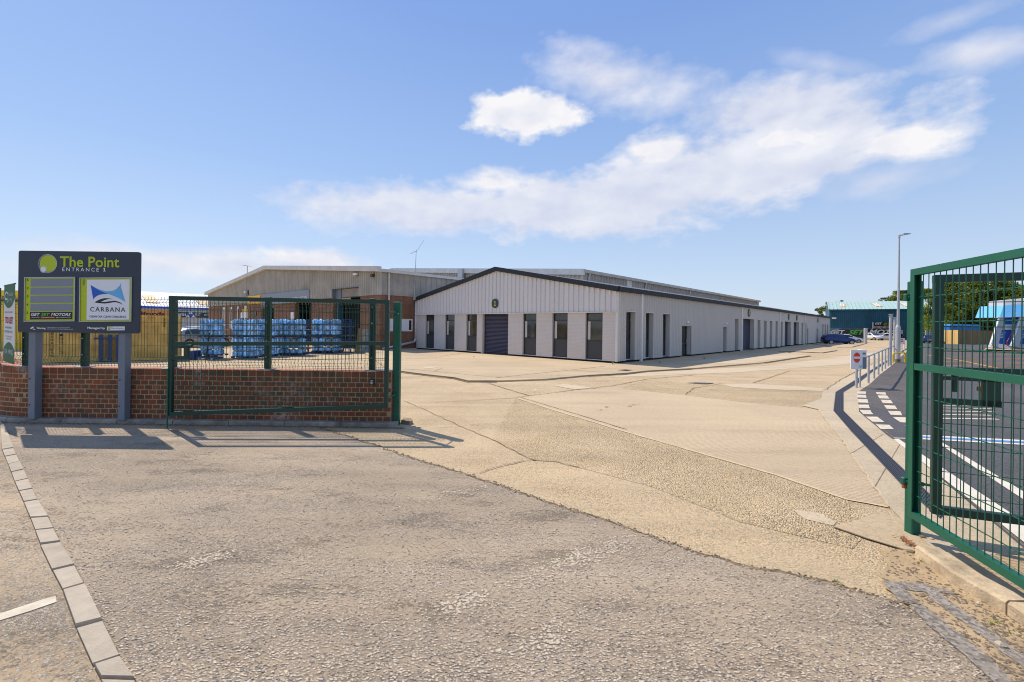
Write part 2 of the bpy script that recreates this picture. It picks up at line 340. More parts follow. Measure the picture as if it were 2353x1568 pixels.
mat('drain_iron', (.055, .06, .075), .55, .15, 20, metal=.3)
mat('dirt', (.50, .36, .20), .95, .3, 6, .9, 45, col2=(.38, .27, .15))
mat('wash_panel_grey', (.42, .43, .45), .5, .06, 4)
mat('ground_far', (.16, .15, .10), .95, .25, .05)
k = NT('glass', .05); k.b.inputs['Base Color'].default_value = (.035, .038, .034, 1); k.b.inputs['Specular IOR Level'].default_value = .7
k.link(k.ramp(k.noise(.9, 3), [(.35, (.018, .02, .018)), (.65, (.06, .06, .05))]), k.b.inputs['Base Color'])
for nm in ('leaf_a', 'leaf_b', 'leaf_c'):
    t_ = MATS[nm].node_tree; pb = t_.nodes['Principled BSDF']; tl = t_.nodes.new('ShaderNodeBsdfTranslucent'); ms_ = t_.nodes.new('ShaderNodeMixShader'); ms_.inputs[0].default_value = .6
    t_.links.new(pb.inputs['Base Color'].links[0].from_socket, tl.inputs[0]); t_.links.new(pb.outputs[0], ms_.inputs[1]); t_.links.new(tl.outputs[0], ms_.inputs[2]); t_.links.new(ms_.outputs[0], t_.nodes['Material Output'].inputs[0])
# ------------------------------------------------------------ mesh helpers
class MB:
    def __init__(s): s.v = []; s.f = []; s.tone = []
    def add(s, vs, fs, tone=0.0):
        o = len(s.v); s.v += [tuple(v) for v in vs]; s.f += [tuple(i+o for i in f) for f in fs]; s.tone += [tone]*len(vs); return s
    def box(s, x0, x1, y0, y1, z0, z1, M=None, tone=0.0):
        vs = [Vector((x, y, z)) for z in (z0, z1) for y in (y0, y1) for x in (x0, x1)]
        if M is not None: vs = [M @ v for v in vs]
        return s.add(vs, [(0, 2, 3, 1), (4, 5, 7, 6), (0, 1, 5, 4), (2, 6, 7, 3), (0, 4, 6, 2), (1, 3, 7, 5)], tone)
    def cbox(s, x0, x1, y0, y1, z0, z1, c, M=None, tone=0.0):
        """box with chamfered edges on all sides"""
        X = (x0, x0+c, x1-c, x1); Y = (y0, y0+c, y1-c, y1); Z = (z0, z0+c, z1-c, z1)
        vs = []; idx = {}
        for ix in (0, 1):
            for iy in (0, 1):
                for iz in (0, 1):
                    xo, xi = (X[0], X[1]) if ix == 0 else (X[3], X[2]); yo, yi = (Y[0], Y[1]) if iy == 0 else (Y[3], Y[2]); zo, zi = (Z[0], Z[1]) if iz == 0 else (Z[3], Z[2])
                    for a, p in (('x', (xo, yi, zi)), ('y', (xi, yo, zi)), ('z', (xi, yi, zo))):
                        idx[(ix, iy, iz, a)] = len(vs); vs.append(Vector(p))
        I = lambda *k_: idx[k_]
        fs = []
        for q in (0, 1):
            fs.append((I(q, 0, 0, 'x'), I(q, 1, 0, 'x'), I(q, 1, 1, 'x'), I(q, 0, 1, 'x'))); fs.append((I(0, q, 0, 'y'), I(1, q, 0, 'y'), I(1, q, 1, 'y'), I(0, q, 1, 'y'))); fs.append((I(0, 0, q, 'z'), I(1, 0, q, 'z'), I(1, 1, q, 'z'), I(0, 1, q, 'z')))
            for r_ in (0, 1):
                fs.append((I(q, r_, 0, 'x'), I(q, r_, 1, 'x'), I(q, r_, 1, 'y'), I(q, r_, 0, 'y')))
                fs.append((I(q, 0, r_, 'x'), I(q, 1, r_, 'x'), I(q, 1, r_, 'z'), I(q, 0, r_, 'z')))
                fs.append((I(0, q, r_, 'y'), I(1, q, r_, 'y'), I(1, q, r_, 'z'), I(0, q, r_, 'z')))
                for t_ in (0, 1): fs.append((I(q, r_, t_, 'x'), I(q, r_, t_, 'y'), I(q, r_, t_, 'z')))
        if M is not None: vs = [M @ v for v in vs]
        return s.add(vs, fs, tone)
    def tube(s, p, q, r, n=8, r2=None, caps=True):
        p = Vector(p); q = Vector(q); d = (q-p).normalized(); u = d.orthogonal().normalized(); w_ = d.cross(u); r2 = r if r2 is None else r2
        vs = []
        for c, rr in ((p, r), (q, r2)):
            for i in range(n):
                t = 2*math.pi*i/n; vs.append(c+(u*math.cos(t)+w_*math.sin(t))*rr)
        fs = [(i, (i+1) % n, n+(i+1) % n, n+i) for i in range(n)]
        if caps: fs += [tuple(range(n))[::-1], tuple(range(n, 2*n))]
        return s.add(vs, fs)
    def path(s, pts, r, n=8):
        for a, b in zip(pts, pts[1:]): s.tube(a, b, r, n)
        return s
    def bar(s, p, q, w_, h, up=(0, 0, 1)):
        """rectangular bar, w across, h along up"""
        p = Vector(p); q = Vector(q); d = (q-p).normalized(); up = Vector(up); side = d.cross(up).normalized(); u = side.cross(d).normalized()
        vs = [c+side*(sx*w_/2)+u*(sz*h/2) for c in (p, q) for sx, sz in ((-1, -1), (1, -1), (1, 1), (-1, 1))]
        return s.add(vs, [(0, 1, 2, 3)[::-1], (4, 5, 6, 7), (0, 1, 5, 4), (1, 2, 6, 5), (2, 3, 7, 6), (3, 0, 4, 7)])
    def prism(s, poly, z0, z1, bottom=True):
        n = len(poly); vs = [(p[0], p[1], z0) for p in poly]+[(p[0], p[1], z1) for p in poly]
        fs = [tuple(range(n, 2*n))]+[(i, (i+1) % n, n+(i+1) % n, n+i) for i in range(n)]
        if bottom: fs.append(tuple(range(n))[::-1])
        return s.add(vs, fs)
    def plate(s, poly, y0, y1):
        """outline in x,z extruded along y"""
        n = len(poly); vs = [(p[0], y0, p[1]) for p in poly]+[(p[0], y1, p[1]) for p in poly]
        return s.add(vs, [tuple(range(n)), tuple(range(n, 2*n))[::-1]]+[(i, (i+1) % n, n+(i+1) % n, n+i) for i in range(n)])
    def mesh(s, name, m, smooth=False):
        me = bpy.data.meshes.new(name); me.from_pydata(s.v, [], s.f); me.materials.append(MATS[m] if isinstance(m, str) else m)
        if any(s.tone):
            a = me.attributes.new('tone', 'FLOAT', 'POINT'); a.data.foreach_set('value', s.tone)
        import bmesh
        b = bmesh.new(); b.from_mesh(me); bmesh.ops.recalc_face_normals(b, faces=b.faces); b.to_mesh(me); b.free()
        if smooth:
            for p in me.polygons: p.use_smooth = True
        return me
    def build(s, name, m, parent=None, smooth=False, label=None):
        o = bpy.data.objects.new(name, s.mesh(name, m, smooth)); C.objects.link(o)
        if parent is not None: o.parent = parent
        if label: o['label'] = label
        return o
def thing(name, label, cat, loc=(0, 0, 0), rz=0, group=None):
    o = bpy.data.objects.new(name, None); C.objects.link(o); o.location = loc; o.rotation_euler = (0, 0, rz); o.empty_display_size = .2
    return tag(o, label, cat, group)
def tag(o, label, cat, group=None):
    o['label'] = label; o['category'] = cat
    if group: o['group'] = group
    return o
def struct(o): o['kind'] = 'structure'; return o
def stuff(o): o['kind'] = 'stuff'; return o
def inst(me, name, parent=None, loc=(0, 0, 0), rot=(0, 0, 0), scl=None):
    o = bpy.data.objects.new(name, me); C.objects.link(o); o.parent = parent; o.location = loc; o.rotation_euler = rot
    if scl: o.scale = scl
    return o
def copy_tree(o, parent=None):
    c = o.copy(); C.objects.link(c); c.parent = parent
    for ch in list(o.children): copy_tree(ch, c)
    return c
def text(s_, x0, x1, z0, z1, y, m, parent, name='lettering', shear=0, bold=0.0, rot90=False, depth=.002, label=None, space=1.0, build=True, mb=None):
    if s_ == '1':
        q = mb or MB(); X = lambda u: x0+(x1-x0)*u; Z = lambda v: z0+(z1-z0)*v
        q.plate([(X(.0), Z(0)), (X(1), Z(0)), (X(1), Z(.15)), (X(.70), Z(.15)), (X(.70), Z(1)), (X(.42), Z(1)), (X(.0), Z(.80)), (X(.06), Z(.65)), (X(.36), Z(.76)), (X(.36), Z(.15)), (X(.0), Z(.15))], y-depth, y)
        return q.build(name, m, parent, label=label) if mb is None else q
    cu = bpy.data.curves.new('t', 'FONT'); cu.body = s_; cu.size = 1; cu.shear = shear; cu.offset = bold; cu.space_character = space; cu.resolution_u = 3; cu.fill_mode = 'FRONT' if False else 'BOTH'; cu.extrude = .01
    ob = bpy.data.objects.new('t', cu); C.objects.link(ob); bpy.context.view_layer.update()
    me = bpy.data.meshes.new_from_object(ob.evaluated_get(bpy.context.evaluated_depsgraph_get()))
    vs = [v.co.copy() for v in me.vertices]; fs = [tuple(p.vertices) for p in me.polygons]
    bpy.data.objects.remove(ob); bpy.data.curves.remove(cu); bpy.data.meshes.remove(me)
    if rot90: vs = [Vector((-v.y, v.x, v.z)) for v in vs]
    ax, bx = min(v.x for v in vs), max(v.x for v in vs); ay, by = min(v.y for v in vs), max(v.y for v in vs)
    out = [(x0+(v.x-ax)/(bx-ax)*(x1-x0), y-(v.z+.01)/.02*depth, z0+(v.y-ay)/(by-ay)*(z1-z0)) for v in vs]
    q = mb or MB(); q.add(out, fs)
    if mb is None: return q.build(name, m, parent, label=label)
    return q
def disc(mb, cx, cz, r, y0, y1, n=32, rx=1.0):
    return mb.plate([(cx+r*rx*math.cos(2*math.pi*i/n), cz+r*math.sin(2*math.pi*i/n)) for i in range(n)], y0, y1)
def sheet(pts, z, name, m, parent=None, n=None):
    """flat ground sheet on plan points"""
    mb = MB(); mb.add([(p[0], p[1], z) for p in pts], [tuple(range(len(pts)))]); return mb.build(name, m, parent)
D1 = Vector((.6796, .7336)); D2 = Vector((-.7336, .6796))
def frame_rot(d): return math.atan2(d[1], d[0])
# ============================================================ GROUND
GP = lambda l, z=0: [G(x, y, z) for x, y in l]
gb = MB(); gb.add([(-2500, -300, -.03), (2500, -300, -.03), (2500, 4000, -.03), (-2500, 4000, -.03)], [(0, 1, 2, 3)])
struct(gb.build('ground', 'ground_far'))
yd = struct(sheet([(-75, -12), (60, -12), (150, 120), (150, 130), (-90, 130)], 0, 'yard', 'yard_aggregate'))
# wobbling edge helper
def wobble(pts, step=.25, amp=.02, seed=1):
    rr = random.Random(seed); out = []
    for a, b in zip(pts, pts[1:]):
        a = Vector(a[:2]); b = Vector(b[:2]); n = max(1, int((b-a).length/step)); d = (b-a); nn = Vector((-d.y, d.x)).normalized()
        for i in range(n): out.append(a+d*(i/n)+nn*(rr.uniform(-amp, amp) if i else 0))
    out.append(Vector(pts[-1][:2])); return out
def strip(pts, w_, z, name, m, parent, amp=.0, seed=1, step=.2, wamp=.3):
    pts = wobble(pts, step, amp, seed); rr = random.Random(seed+5); mb = MB(); n = len(pts); vs = []
    for i, p in enumerate(pts):
        d = (pts[min(i+1, n-1)]-pts[max(i-1, 0)]).normalized(); nn = Vector((-d.y, d.x)); q = w_/2*(1+rr.uniform(-wamp, wamp))
        vs += [(p.x+nn.x*q, p.y+nn.y*q, z), (p.x-nn.x*q, p.y-nn.y*q, z)]
    mb.add(vs, [(2*i, 2*i+1, 2*i+3, 2*i+2) for i in range(n-1)]); return mb.build(name, m, parent)
# smoother and coarser bays of the yard
S1 = [(1185, 915), (1325, 897), (1424, 892), (1567, 908), (1688, 922), (1841, 937), (1882, 943), (1901, 972), (1932, 1007), (2042, 1167), (1948, 1150), (1781, 1092), (1436, 993), (1252, 937)]
sheet(wobble(GP(S1)+[G(*S1[0])], .3, .012, 3), .004, 'concrete_slab', 'slab_brushed', yd)
sheet(GP([(1424, 892), (1567, 908), (1688, 922), (1841, 937), (1887, 918), (1900, 897), (1658, 886), (1486, 873)]), .003, 'concrete_slab', 'yard_coarse', yd)
sheet(GP([(1276, 1061), (1500, 1120), (1700, 1200), (1960, 1262), (2000, 1215), (1948, 1150), (1781, 1092), (1436, 993), (1252, 937), (1185, 915), (1130, 1011), (1228, 1059)]), .003, 'concrete_slab', 'yard_coarse', yd)
sheet(wobble(GP([(1658, 884), (1730, 882), (1900, 893), (1893, 900), (1760, 895), (1680, 890)])+[G(1658, 884)], .4, .05, 4), .008, 'concrete_patch', 'slab_pale', yd)
sheet(wobble(GP([(1273, 887), (1296, 883), (1372, 893), (1321, 896)])+[G(1273, 887)], .4, .05, 5), .008, 'concrete_patch', 'slab_pale', yd)
sheet(wobble(GP([(1486, 856), (1755, 842), (2100, 800), (2090, 808), (1940, 838), (1700, 856), (1400, 868)])+[G(1486, 856)], .8, .05, 6), .004, 'concrete_patch', 'slab_pale', yd)
sheet(wobble(GP([(1910, 1213), (2020, 1180), (2080, 1195), (2130, 1240), (2160, 1275), (2088, 1268), (1990, 1240)])+[G(1910, 1213)], .15, .015, 7), .007, 'concrete_patch', 'slab_plain', yd)
sheet(wobble(GP([(1820, 1172), (1880, 1180), (1922, 1202), (1915, 1210), (1850, 1195)])+[G(1820, 1172)], .15, .015, 8), .007, 'concrete_patch', 'slab_pale', yd)
# joints and cracks
J = [([(927, 922), (993, 950), (1064, 983), (1130, 1011), (1228, 1059), (1277, 1062), (1330, 1075)], .013, 'crack_dirt', .025),
     ([(1185, 915), (1252, 937), (1436, 993), (1781, 1092), (1948, 1150), (2042, 1167)], .045, 'joint_pale', .006),
     ([(1190, 912), (1256, 932), (1440, 988)], .018, 'crack_dirt', .01),
     ([(1120, 881), (1216, 910)], .03, 'crack_dirt', .02), ([(1185, 915), (1326, 896), (1409, 887), (1486, 872), (1600, 862)], .03, 'crack_dirt', .02),
     ([(1000, 925), (1100, 920), (1185, 915)], .02, 'crack_dirt', .02),
     ([(1102, 1089), (1155, 1071), (1203, 1060), (1233, 1058)], .018, 'crack_dirt', .025), ([(1575, 908), (1593, 893), (1660, 882)], .02, 'crack_dirt', .02),
     ([(1728, 881), (1770, 868), (1814, 853)], .025, 'crack_dirt', .02), ([(1424, 892), (1567, 908), (1688, 922), (1841, 937)], .03, 'joint_pale', .012),
     ([(1915, 1214), (1990, 1240), (2088, 1270), (2108, 1272)], .018, 'crack_dirt', .02), ([(1880, 1336), (1900, 1338)], .01, 'crack_dirt', 0),
     ([(1841, 822), (1890, 824), (1960, 826)], .05, 'crack_dirt', .02), ([(1862, 866), (1905, 887), (1985, 850)], .001, 'crack_dirt', 0),
     ([(1900, 898), (1910, 888), (1935, 872), (1975, 850), (2040, 822), (2080, 803)], .035, 'crack_dirt', .03),
     ([(1882, 943), (1901, 972), (1932, 1007), (2042, 1167)], .025, 'slab_pale', .012), ([(910, 868), (960, 866), (1050, 872)], .02, 'crack_dirt', .02),
     ([(1560, 850), (1640, 846), (1750, 838)], .03, 'crack_dirt', .02), ([(990, 984), (1064, 980)], .012, 'joint_pale', .01)]
for i, (pp, w_, m_, am) in enumerate(J): strip(GP(pp), w_, .009+.0005*i, 'joint', m_, yd, am, 20+i, .15)
# foreground road
bd = [(700, 976), (740, 986), (815, 1010), (869, 1027), (911, 1044), (998, 1069), (1069, 1090), (1200, 1137), (1500, 1236), (1700, 1302), (1896, 1338), (1981, 1366), (2066, 1388), (2200, 1480), (2300, 1560)]
edge = wobble(GP(bd), .12, .022, 11)
setl = [(-40, 945), (0, 975), (4, 1037), (18, 1070), (33, 1111), (54, 1158), (69, 1195), (91, 1256), (119, 1316), (143, 1362), (173, 1448), (212, 1537), (228, 1568), (262, 1640)]
setr = [(-20, 945), (14, 985), (31, 1033), (46, 1063), (65, 1104), (87, 1152), (112, 1191), (139, 1249), (172, 1303), (195, 1347), (236, 1431), (278, 1515), (312, 1568), (356, 1650)]
dend = (G(356, 1650)-G(312, 1568)).normalized()
rd = [Vector((3.2, -8))]+[v for v in reversed(edge)]+[v.xy for v in GP([(620, 974), (300, 970), (60, 966), (0, 963)])]+[v.xy for v in GP(setr[1:])]+[Vector((-1.55, -8))]
far_r = edge[-1]
rd[0] = Vector((12, -8)); rd.insert(1, Vector((9, .5)))
road = struct(sheet(rd, .010, 'road', 'road_chippings'))
strip([v for v in edge if v.y > .6], .022, .0112, 'edge_crevice', 'crack_dirt', road, .006, 81, .07, .8)
eg = MB(); rr = random.Random(41)
for i in range(900):
    j = rr.randrange(len(edge)-1); c = edge[j].lerp(edge[j+1], rr.random())
    if c.y < .8: continue
    c = c+Vector((rr.gauss(0, .022), rr.gauss(0, .022))); r_ = rr.uniform(.004, .010); k_ = 5; a0 = rr.random()*6
    top = [(c.x+r_*math.cos(a0+6.283*q/k_), c.y+r_*.8*math.sin(a0+6.283*q/k_), .0125+rr.random()*.004) for q in range(k_)]
    eg.add(top+[(x, y, .008) for x, y, z in top], [tuple(range(k_))]+[(q, (q+1) % k_, k_+(q+1) % k_, k_+q) for q in range(k_)])
stuff(eg.build('edge_grit', 'grit', road))
# side road beyond the setts
sr = [v.xy for v in GP([(-60, 960), (-2, 975)])]+[v.xy for v in GP(setl[2:])]+[Vector((-1.9, -8)), Vector((-70, -8)), Vector((-70, 9))]
sroad = struct(sheet(sr, .009, 'side_road', 'side_road_chippings'))
wl = sheet(wobble(GP([(-40, 1427), (-40, 1444), (0, 1431), (70, 1409), (130, 1388), (128, 1374), (60, 1395), (0, 1415), (-40, 1427)]), .06, .006, 31), .013, 'road_line', 'road_white', sroad)
# rows of setts, one stone each
sett_row = struct(MB().add([(*G(x, y).xy, .011) for x, y in ((0, 975), (14, 985), (31, 1033), (4, 1037))], [(0, 1, 2, 3)]).build('sett_strip', 'crack_dirt'))
rs = random.Random(4)
for i in range(len(setl)-1):
    a, b, c, d = [G(*q) for q in (setl[i], setr[i], setr[i+1], setl[i+1])]
    nsub = 2 if (b-c).length > .75 or i == 6 else 1
    for j in range(nsub):
        t0, t1 = j/nsub, (j+1)/nsub
        q = [a.lerp(d, t0), b.lerp(c, t0), b.lerp(c, t1), a.lerp(d, t1)]; cen = sum(q, Vector())/4
        q = [cen+(v-cen)*(1-.016/max(.1, (v-cen).length)) for v in q]; mb = MB(); h = .022+rs.uniform(-.004, .006)
        top = [cen+(v-cen)*.985 for v in q]; vs = [(v.x, v.y, .0) for v in q]+[(v.x, v.y, h-.008) for v in q]+[(v.x, v.y, h+rs.uniform(-.002, .002)) for v in top]
        mb.add(vs, [(0, 1, 5, 4), (1, 2, 6, 5), (2, 3, 7, 6), (3, 0, 4, 7), (4, 5, 9, 8), (5, 6, 10, 9), (6, 7, 11, 10), (7, 4, 8, 11), (8, 9, 10, 11)])
        mb.build('sett', 'sett_stone', sett_row)
# faded marks on the foreground road
mat('faint_paint', (.56, .47, .345), .85, .12, 30)
def worn(px, z, m, parent, name, seed):
    """irregular worn patch made of small overlapping flakes along a line"""
    mb = MB(); rr = random.Random(seed); (x0, y0), (x1, y1), wd, n = px
    for i in range(n):
        t = rr.gauss(.5, .27); c = G(x0, y0).lerp(G(x1, y1), t); c.x += rr.gauss(0, wd); c.y += rr.gauss(0, wd); r_ = rr.uniform(.003, .010)*(1.6 if 'spot' in name else 1); k_ = rr.randint(4, 7); a0 = rr.random()*6
        mb.add([(c.x+r_*rr.uniform(.7, 1.3)*math.cos(a0+6.283*j/k_), c.y+r_*rr.uniform(.7, 1.3)*math.sin(a0+6.283*j/k_), z+rr.random()*.0015) for j in range(k_)], [tuple(range(k_))])
    return stuff(mb.build(name, m, parent))
worn(((1215, 1325), (1440, 1250), .06, 480), .0135, 'faint_paint', road, 'worn_paint', 1)
worn(((1010, 1405), (1115, 1372), .045, 200), .0135, 'faint_paint', road, 'worn_paint', 2)
worn(((400, 1310), (530, 1275), .055, 200), .0135, 'faint_paint', road, 'worn_paint', 3)
worn(((960, 1158), (1110, 1120), .055, 160), .0135, 'faint_paint', road, 'worn_paint', 5)
worn(((1210, 1500), (1300, 1440), .055, 140), .0135, 'faint_paint', road, 'worn_paint', 6)
# loose flat chippings standing proud of the worn road
mb = MB(); mb2 = MB(); rr = random.Random(12)
def inpoly(p, poly):
    c = False; n = len(poly)
    for i in range(n):
        a, b = poly[i], poly[i-1]
        if (a.y > p.y) != (b.y > p.y) and p.x < (b.x-a.x)*(p.y-a.y)/(b.y-a.y)+a.x: c = not c
    return c
rp = [Vector(v[:2]) for v in rd]
cnt = 0
while cnt < 20000:
    px = rr.uniform(-30, 2380); py = 985+(rr.random()**.75)*620; g_ = G(px, py)
    if not inpoly(g_.xy, rp): continue
    cnt += 1; r_ = rr.uniform(.003, .0082); k_ = rr.randint(4, 6); a0 = rr.random()*6; st = rr.uniform(.55, 1); h = .0118+rr.random()*.0026
    tx, ty = rr.gauss(0, .1), rr.gauss(0, .1)
    top = []
    for j in range(k_):
        dx = r_*rr.uniform(.75, 1.2)*math.cos(a0+6.283*j/k_); dy = r_*st*rr.uniform(.75, 1.2)*math.sin(a0+6.283*j/k_); top.append((g_.x+dx, g_.y+dy, h+dx*tx+dy*ty))
    q = mb if rr.random() < .8 else mb2
    q.add(top+[(x, y, .009) for x, y, z in top], [tuple(range(k_))]+[(j, (j+1) % k_, k_+(j+1) % k_, k_+j) for j in range(k_)])
mat('chip_pale', (.54, .445, .33), .8, .22, 60); mat('chip_slate', (.24, .21, .18), .75, .25, 60)
stuff(mb.build('chippings', 'chip_pale', road)); stuff(mb2.build('chippings', 'chip_slate', road))
# tar patches lower right, dirt against the kerb
cr8 = lambda l: [(1895.8+x*.30405, 1091.5+y*.30405) for x, y in l]
dp = GP(cr8([(430, 560), (700, 590), (980, 780), (1400, 1000), (1504, 1110), (1600, 1250), (1600, 1700), (1330, 1568), (1000, 1250), (700, 1010), (560, 975), (430, 820), (480, 700)]))
sheet(wobble(dp+[dp[0]], .08, .02, 13), .014, 'dirt_bed', 'dirt', road)
for i, l in enumerate(([(430, 820), (720, 835), (1030, 925), (870, 910), (960, 985), (1250, 1200), (1540, 1420), (1540, 1510), (1260, 1300), (930, 1050), (800, 965), (770, 905), (600, 885), (730, 1000), (560, 970)],
                       [(630, 1010), (740, 1005), (900, 1130), (1220, 1390), (1400, 1568), (1480, 1640), (1330, 1640), (1060, 1390), (780, 1160)])):
    sheet(wobble(GP(cr8(l))+[G(*cr8(l)[0])], .05, .007, 40+i), .018+.002*i, 'tar_patch', 'tar_patch', road)
# grit and rubble on the dirt
mb = MB(); rr = random.Random(3); dpp = [v.xy for v in dp]
def pebble(mb, c, r_, rr, flat=.6):
    ns = 5; vs = [(c[0], c[1], c[2]+r_*flat)]
    for ring, (zz, q) in enumerate(((.45, .8), (0, 1))):
        for j in range(ns):
            a = 6.283*j/ns+ring*.5; q2 = q*rr.uniform(.7, 1.25); vs.append((c[0]+r_*q2*math.cos(a), c[1]+r_*q2*math.sin(a), c[2]+r_*flat*zz))
    fs = [(0, 1+j, 1+(j+1) % ns) for j in range(ns)]+[(1+j, 6+j, 6+(j+1) % ns, 1+(j+1) % ns) for j in range(ns)]
    mb.add(vs, fs)
n = 0
while n < 1500:
    px, py = rr.uniform(2020, 2400), rr.uniform(1265, 1600); c = G(px, py)
    if not inpoly(c.xy, dpp): continue
    n += 1; pebble(mb, (c.x, c.y, .013), rr.choice((.004, .006, .008, .012)), rr)
stuff(mb.build('grit', 'grit', road))
for px, py, r_ in ((2300, 1490, .035), (2250, 1392, .02), (2163, 1318, .016)):
    q = MB(); c = G(px, py); pebble(q, (c.x, c.y, .012), r_, rr, .8); tag(q.build('stone', 'sett_stone'), {2300: 'largest pale stone lying between the tar patches by the right kerb', 2250: 'middling pale stone on the dirt under the open green gate', 2163: 'small pale stone beside the start of the right kerb'}[px], 'stone')
# near right kerb, two stones
kf = wobble(GP(cr8([(680, 588), (830, 680), (965, 770), (1180, 870), (1398, 962)]), .0), .1, .006, 14)
def kerb(front, width, z0, z1, name, m, parent, ch=.015, side=1):
    mb = MB(); n = len(front); vs = []
    for i, p in enumerate(front):
        d = (front[min(i+1, n-1)]-front[max(i-1, 0)]).normalized(); nn = Vector((-d.y, d.x))*side
        for off, z in ((0, z0), (0, z1-ch), (ch, z1), (width, z1), (width, z0)):
            vs.append((p.x+nn.x*off, p.y+nn.y*off, z))
    fs = [(5*i+j, 5*i+j+1, 5*i+j+6, 5*i+j+5) for i in range(n-1) for j in range(4)]+[(0, 1, 2, 3, 4), tuple(5*(n-1)+j for j in range(5))]
    mb.add(vs, fs); return mb.build(name, m, parent)
rk = thing('kerb_edge', 'low worn concrete kerb running out from beneath the open green gate', 'kerb')
kA = G(2103, 1283, 0).xy; kB = G(2186, 1345, 0).xy; kC = G(2310, 1418, 0).xy; kD = G(2353, 1445, 0).xy; kE = kD+(kD-kC)*9
kerb(wobble([kA, kB, kC], .15, .003, 15), .15, -.01, .10, 'kerb_stone', 'kerb_pale', rk, side=1)
kC2 = kC+(kD-kC).normalized()*.012
kerb(wobble([kC2, kD, kE], .2, .003, 16), .15, -.01, .10, 'kerb_stone', 'kerb_pale', rk, side=1)
dn = (kE-kC).normalized(); nn = Vector((-dn.y, dn.x))
sheet([kA+nn*.16, kB+nn*.16, kC+nn*.16, kE+nn*.16, kE+nn*1.6, kC+nn*2.2, kA+nn*.8], .055, 'dirt_verge', 'dirt', rk)
# ---- drainage channel, edging and tarmac to the right
LO = [(2105, 787), (2080, 800), (2040, 820), (1964, 858), (1910, 886), (1891, 900), (1887, 917), (1843, 934), (1882, 943), (1901, 972), (1932, 1007), (1985, 1085), (2042, 1167), (2084, 1209), (2140, 1262), (2200, 1330)]
GL = [(2108, 787), (2085, 800), (2047, 824), (2015, 843), (1992, 858), (1960, 878), (1920, 903), (1915, 946), (1955, 993), (2015, 1057), (2077, 1124), (2160, 1196)]
GR = [(2110, 787), (2088, 801), (2054, 824), (2024, 843), (2003, 857), (1975, 880), (1938, 903), (1938, 946), (1985, 993), (2035, 1043), (2095, 1100), (2178, 1180)]
RO = [(2116, 786), (2093, 801), (2064, 826), (2048, 842), (2022, 862), (1999, 884), (1970, 903), (1974, 948), (1990, 962), (2038, 1002), (2089, 1038), (2192, 1129), (2353, 1265)]
ed = struct(sheet([v.xy for v in GP(LO)]+[Vector((9, -3)), Vector((12, 2))]+[v.xy for v in reversed(GP(RO))], .014, 'kerb_edging', 'edging_concrete'))
drain = thing('drain_channel', 'slotted iron drain channel bending along the concrete edging', 'drain')
def channel(L_, R_, z):
    lp, rp_ = GP(L_), GP(R_); mb = MB(); mbf = MB()
    for i in range(len(lp)-1):
        a, b, c, d = lp[i], rp_[i], rp_[i+1], lp[i+1]; ln = (a-d).length
        nb = max(2, min(90, int(ln/.045)))
        for e0, e1 in ((0, .07), (.93, 1)):
            mbf.add([(*a.lerp(b, e0).xy, z+.004), (*a.lerp(b, e1).xy, z+.004), (*d.lerp(c, e1).xy, z+.004), (*d.lerp(c, e0).xy, z+.004)], [(0, 1, 2, 3)])
        for j in range(nb):
            t0, t1 = j/nb, (j+.55)/nb
            mb.add([(*a.lerp(d, t0).lerp(b.lerp(c, t0), .07).xy, z+.003), (*a.lerp(d, t0).lerp(b.lerp(c, t0), .93).xy, z+.003), (*a.lerp(d, t1).lerp(b.lerp(c, t1), .93).xy, z+.003), (*a.lerp(d, t1).lerp(b.lerp(c, t1), .07).xy, z+.003)], [(0, 1, 2, 3)])
        for q_ in (.3, .5, .7):
            mb.add([(*a.lerp(b, q_-.02).xy, z+.0042), (*a.lerp(b, q_+.02).xy, z+.0042), (*d.lerp(c, q_+.02).xy, z+.0042), (*d.lerp(c, q_-.02).xy, z+.0042)], [(0, 1, 2, 3)])
    mbb = MB()
    for i in range(len(lp)-1): mbb.add([(*v.xy, z) for v in (lp[i], rp_[i], rp_[i+1], lp[i+1])], [(0, 1, 2, 3)])
    mbb.build('channel_bed', 'black_rubber', drain); mbf.build('rim', 'drain_iron', drain); stuff(mb.build('grating', 'drain_iron', drain))
channel(GL, GR, .018)
strip(GP([(1974, 903), (1978, 948), (1993, 958), (2040, 998), (2092, 1034), (2200, 1128), (2353, 1258)]), .012, .0165, 'joint', 'crack_dirt', ed, .003, 50)
kb2=0
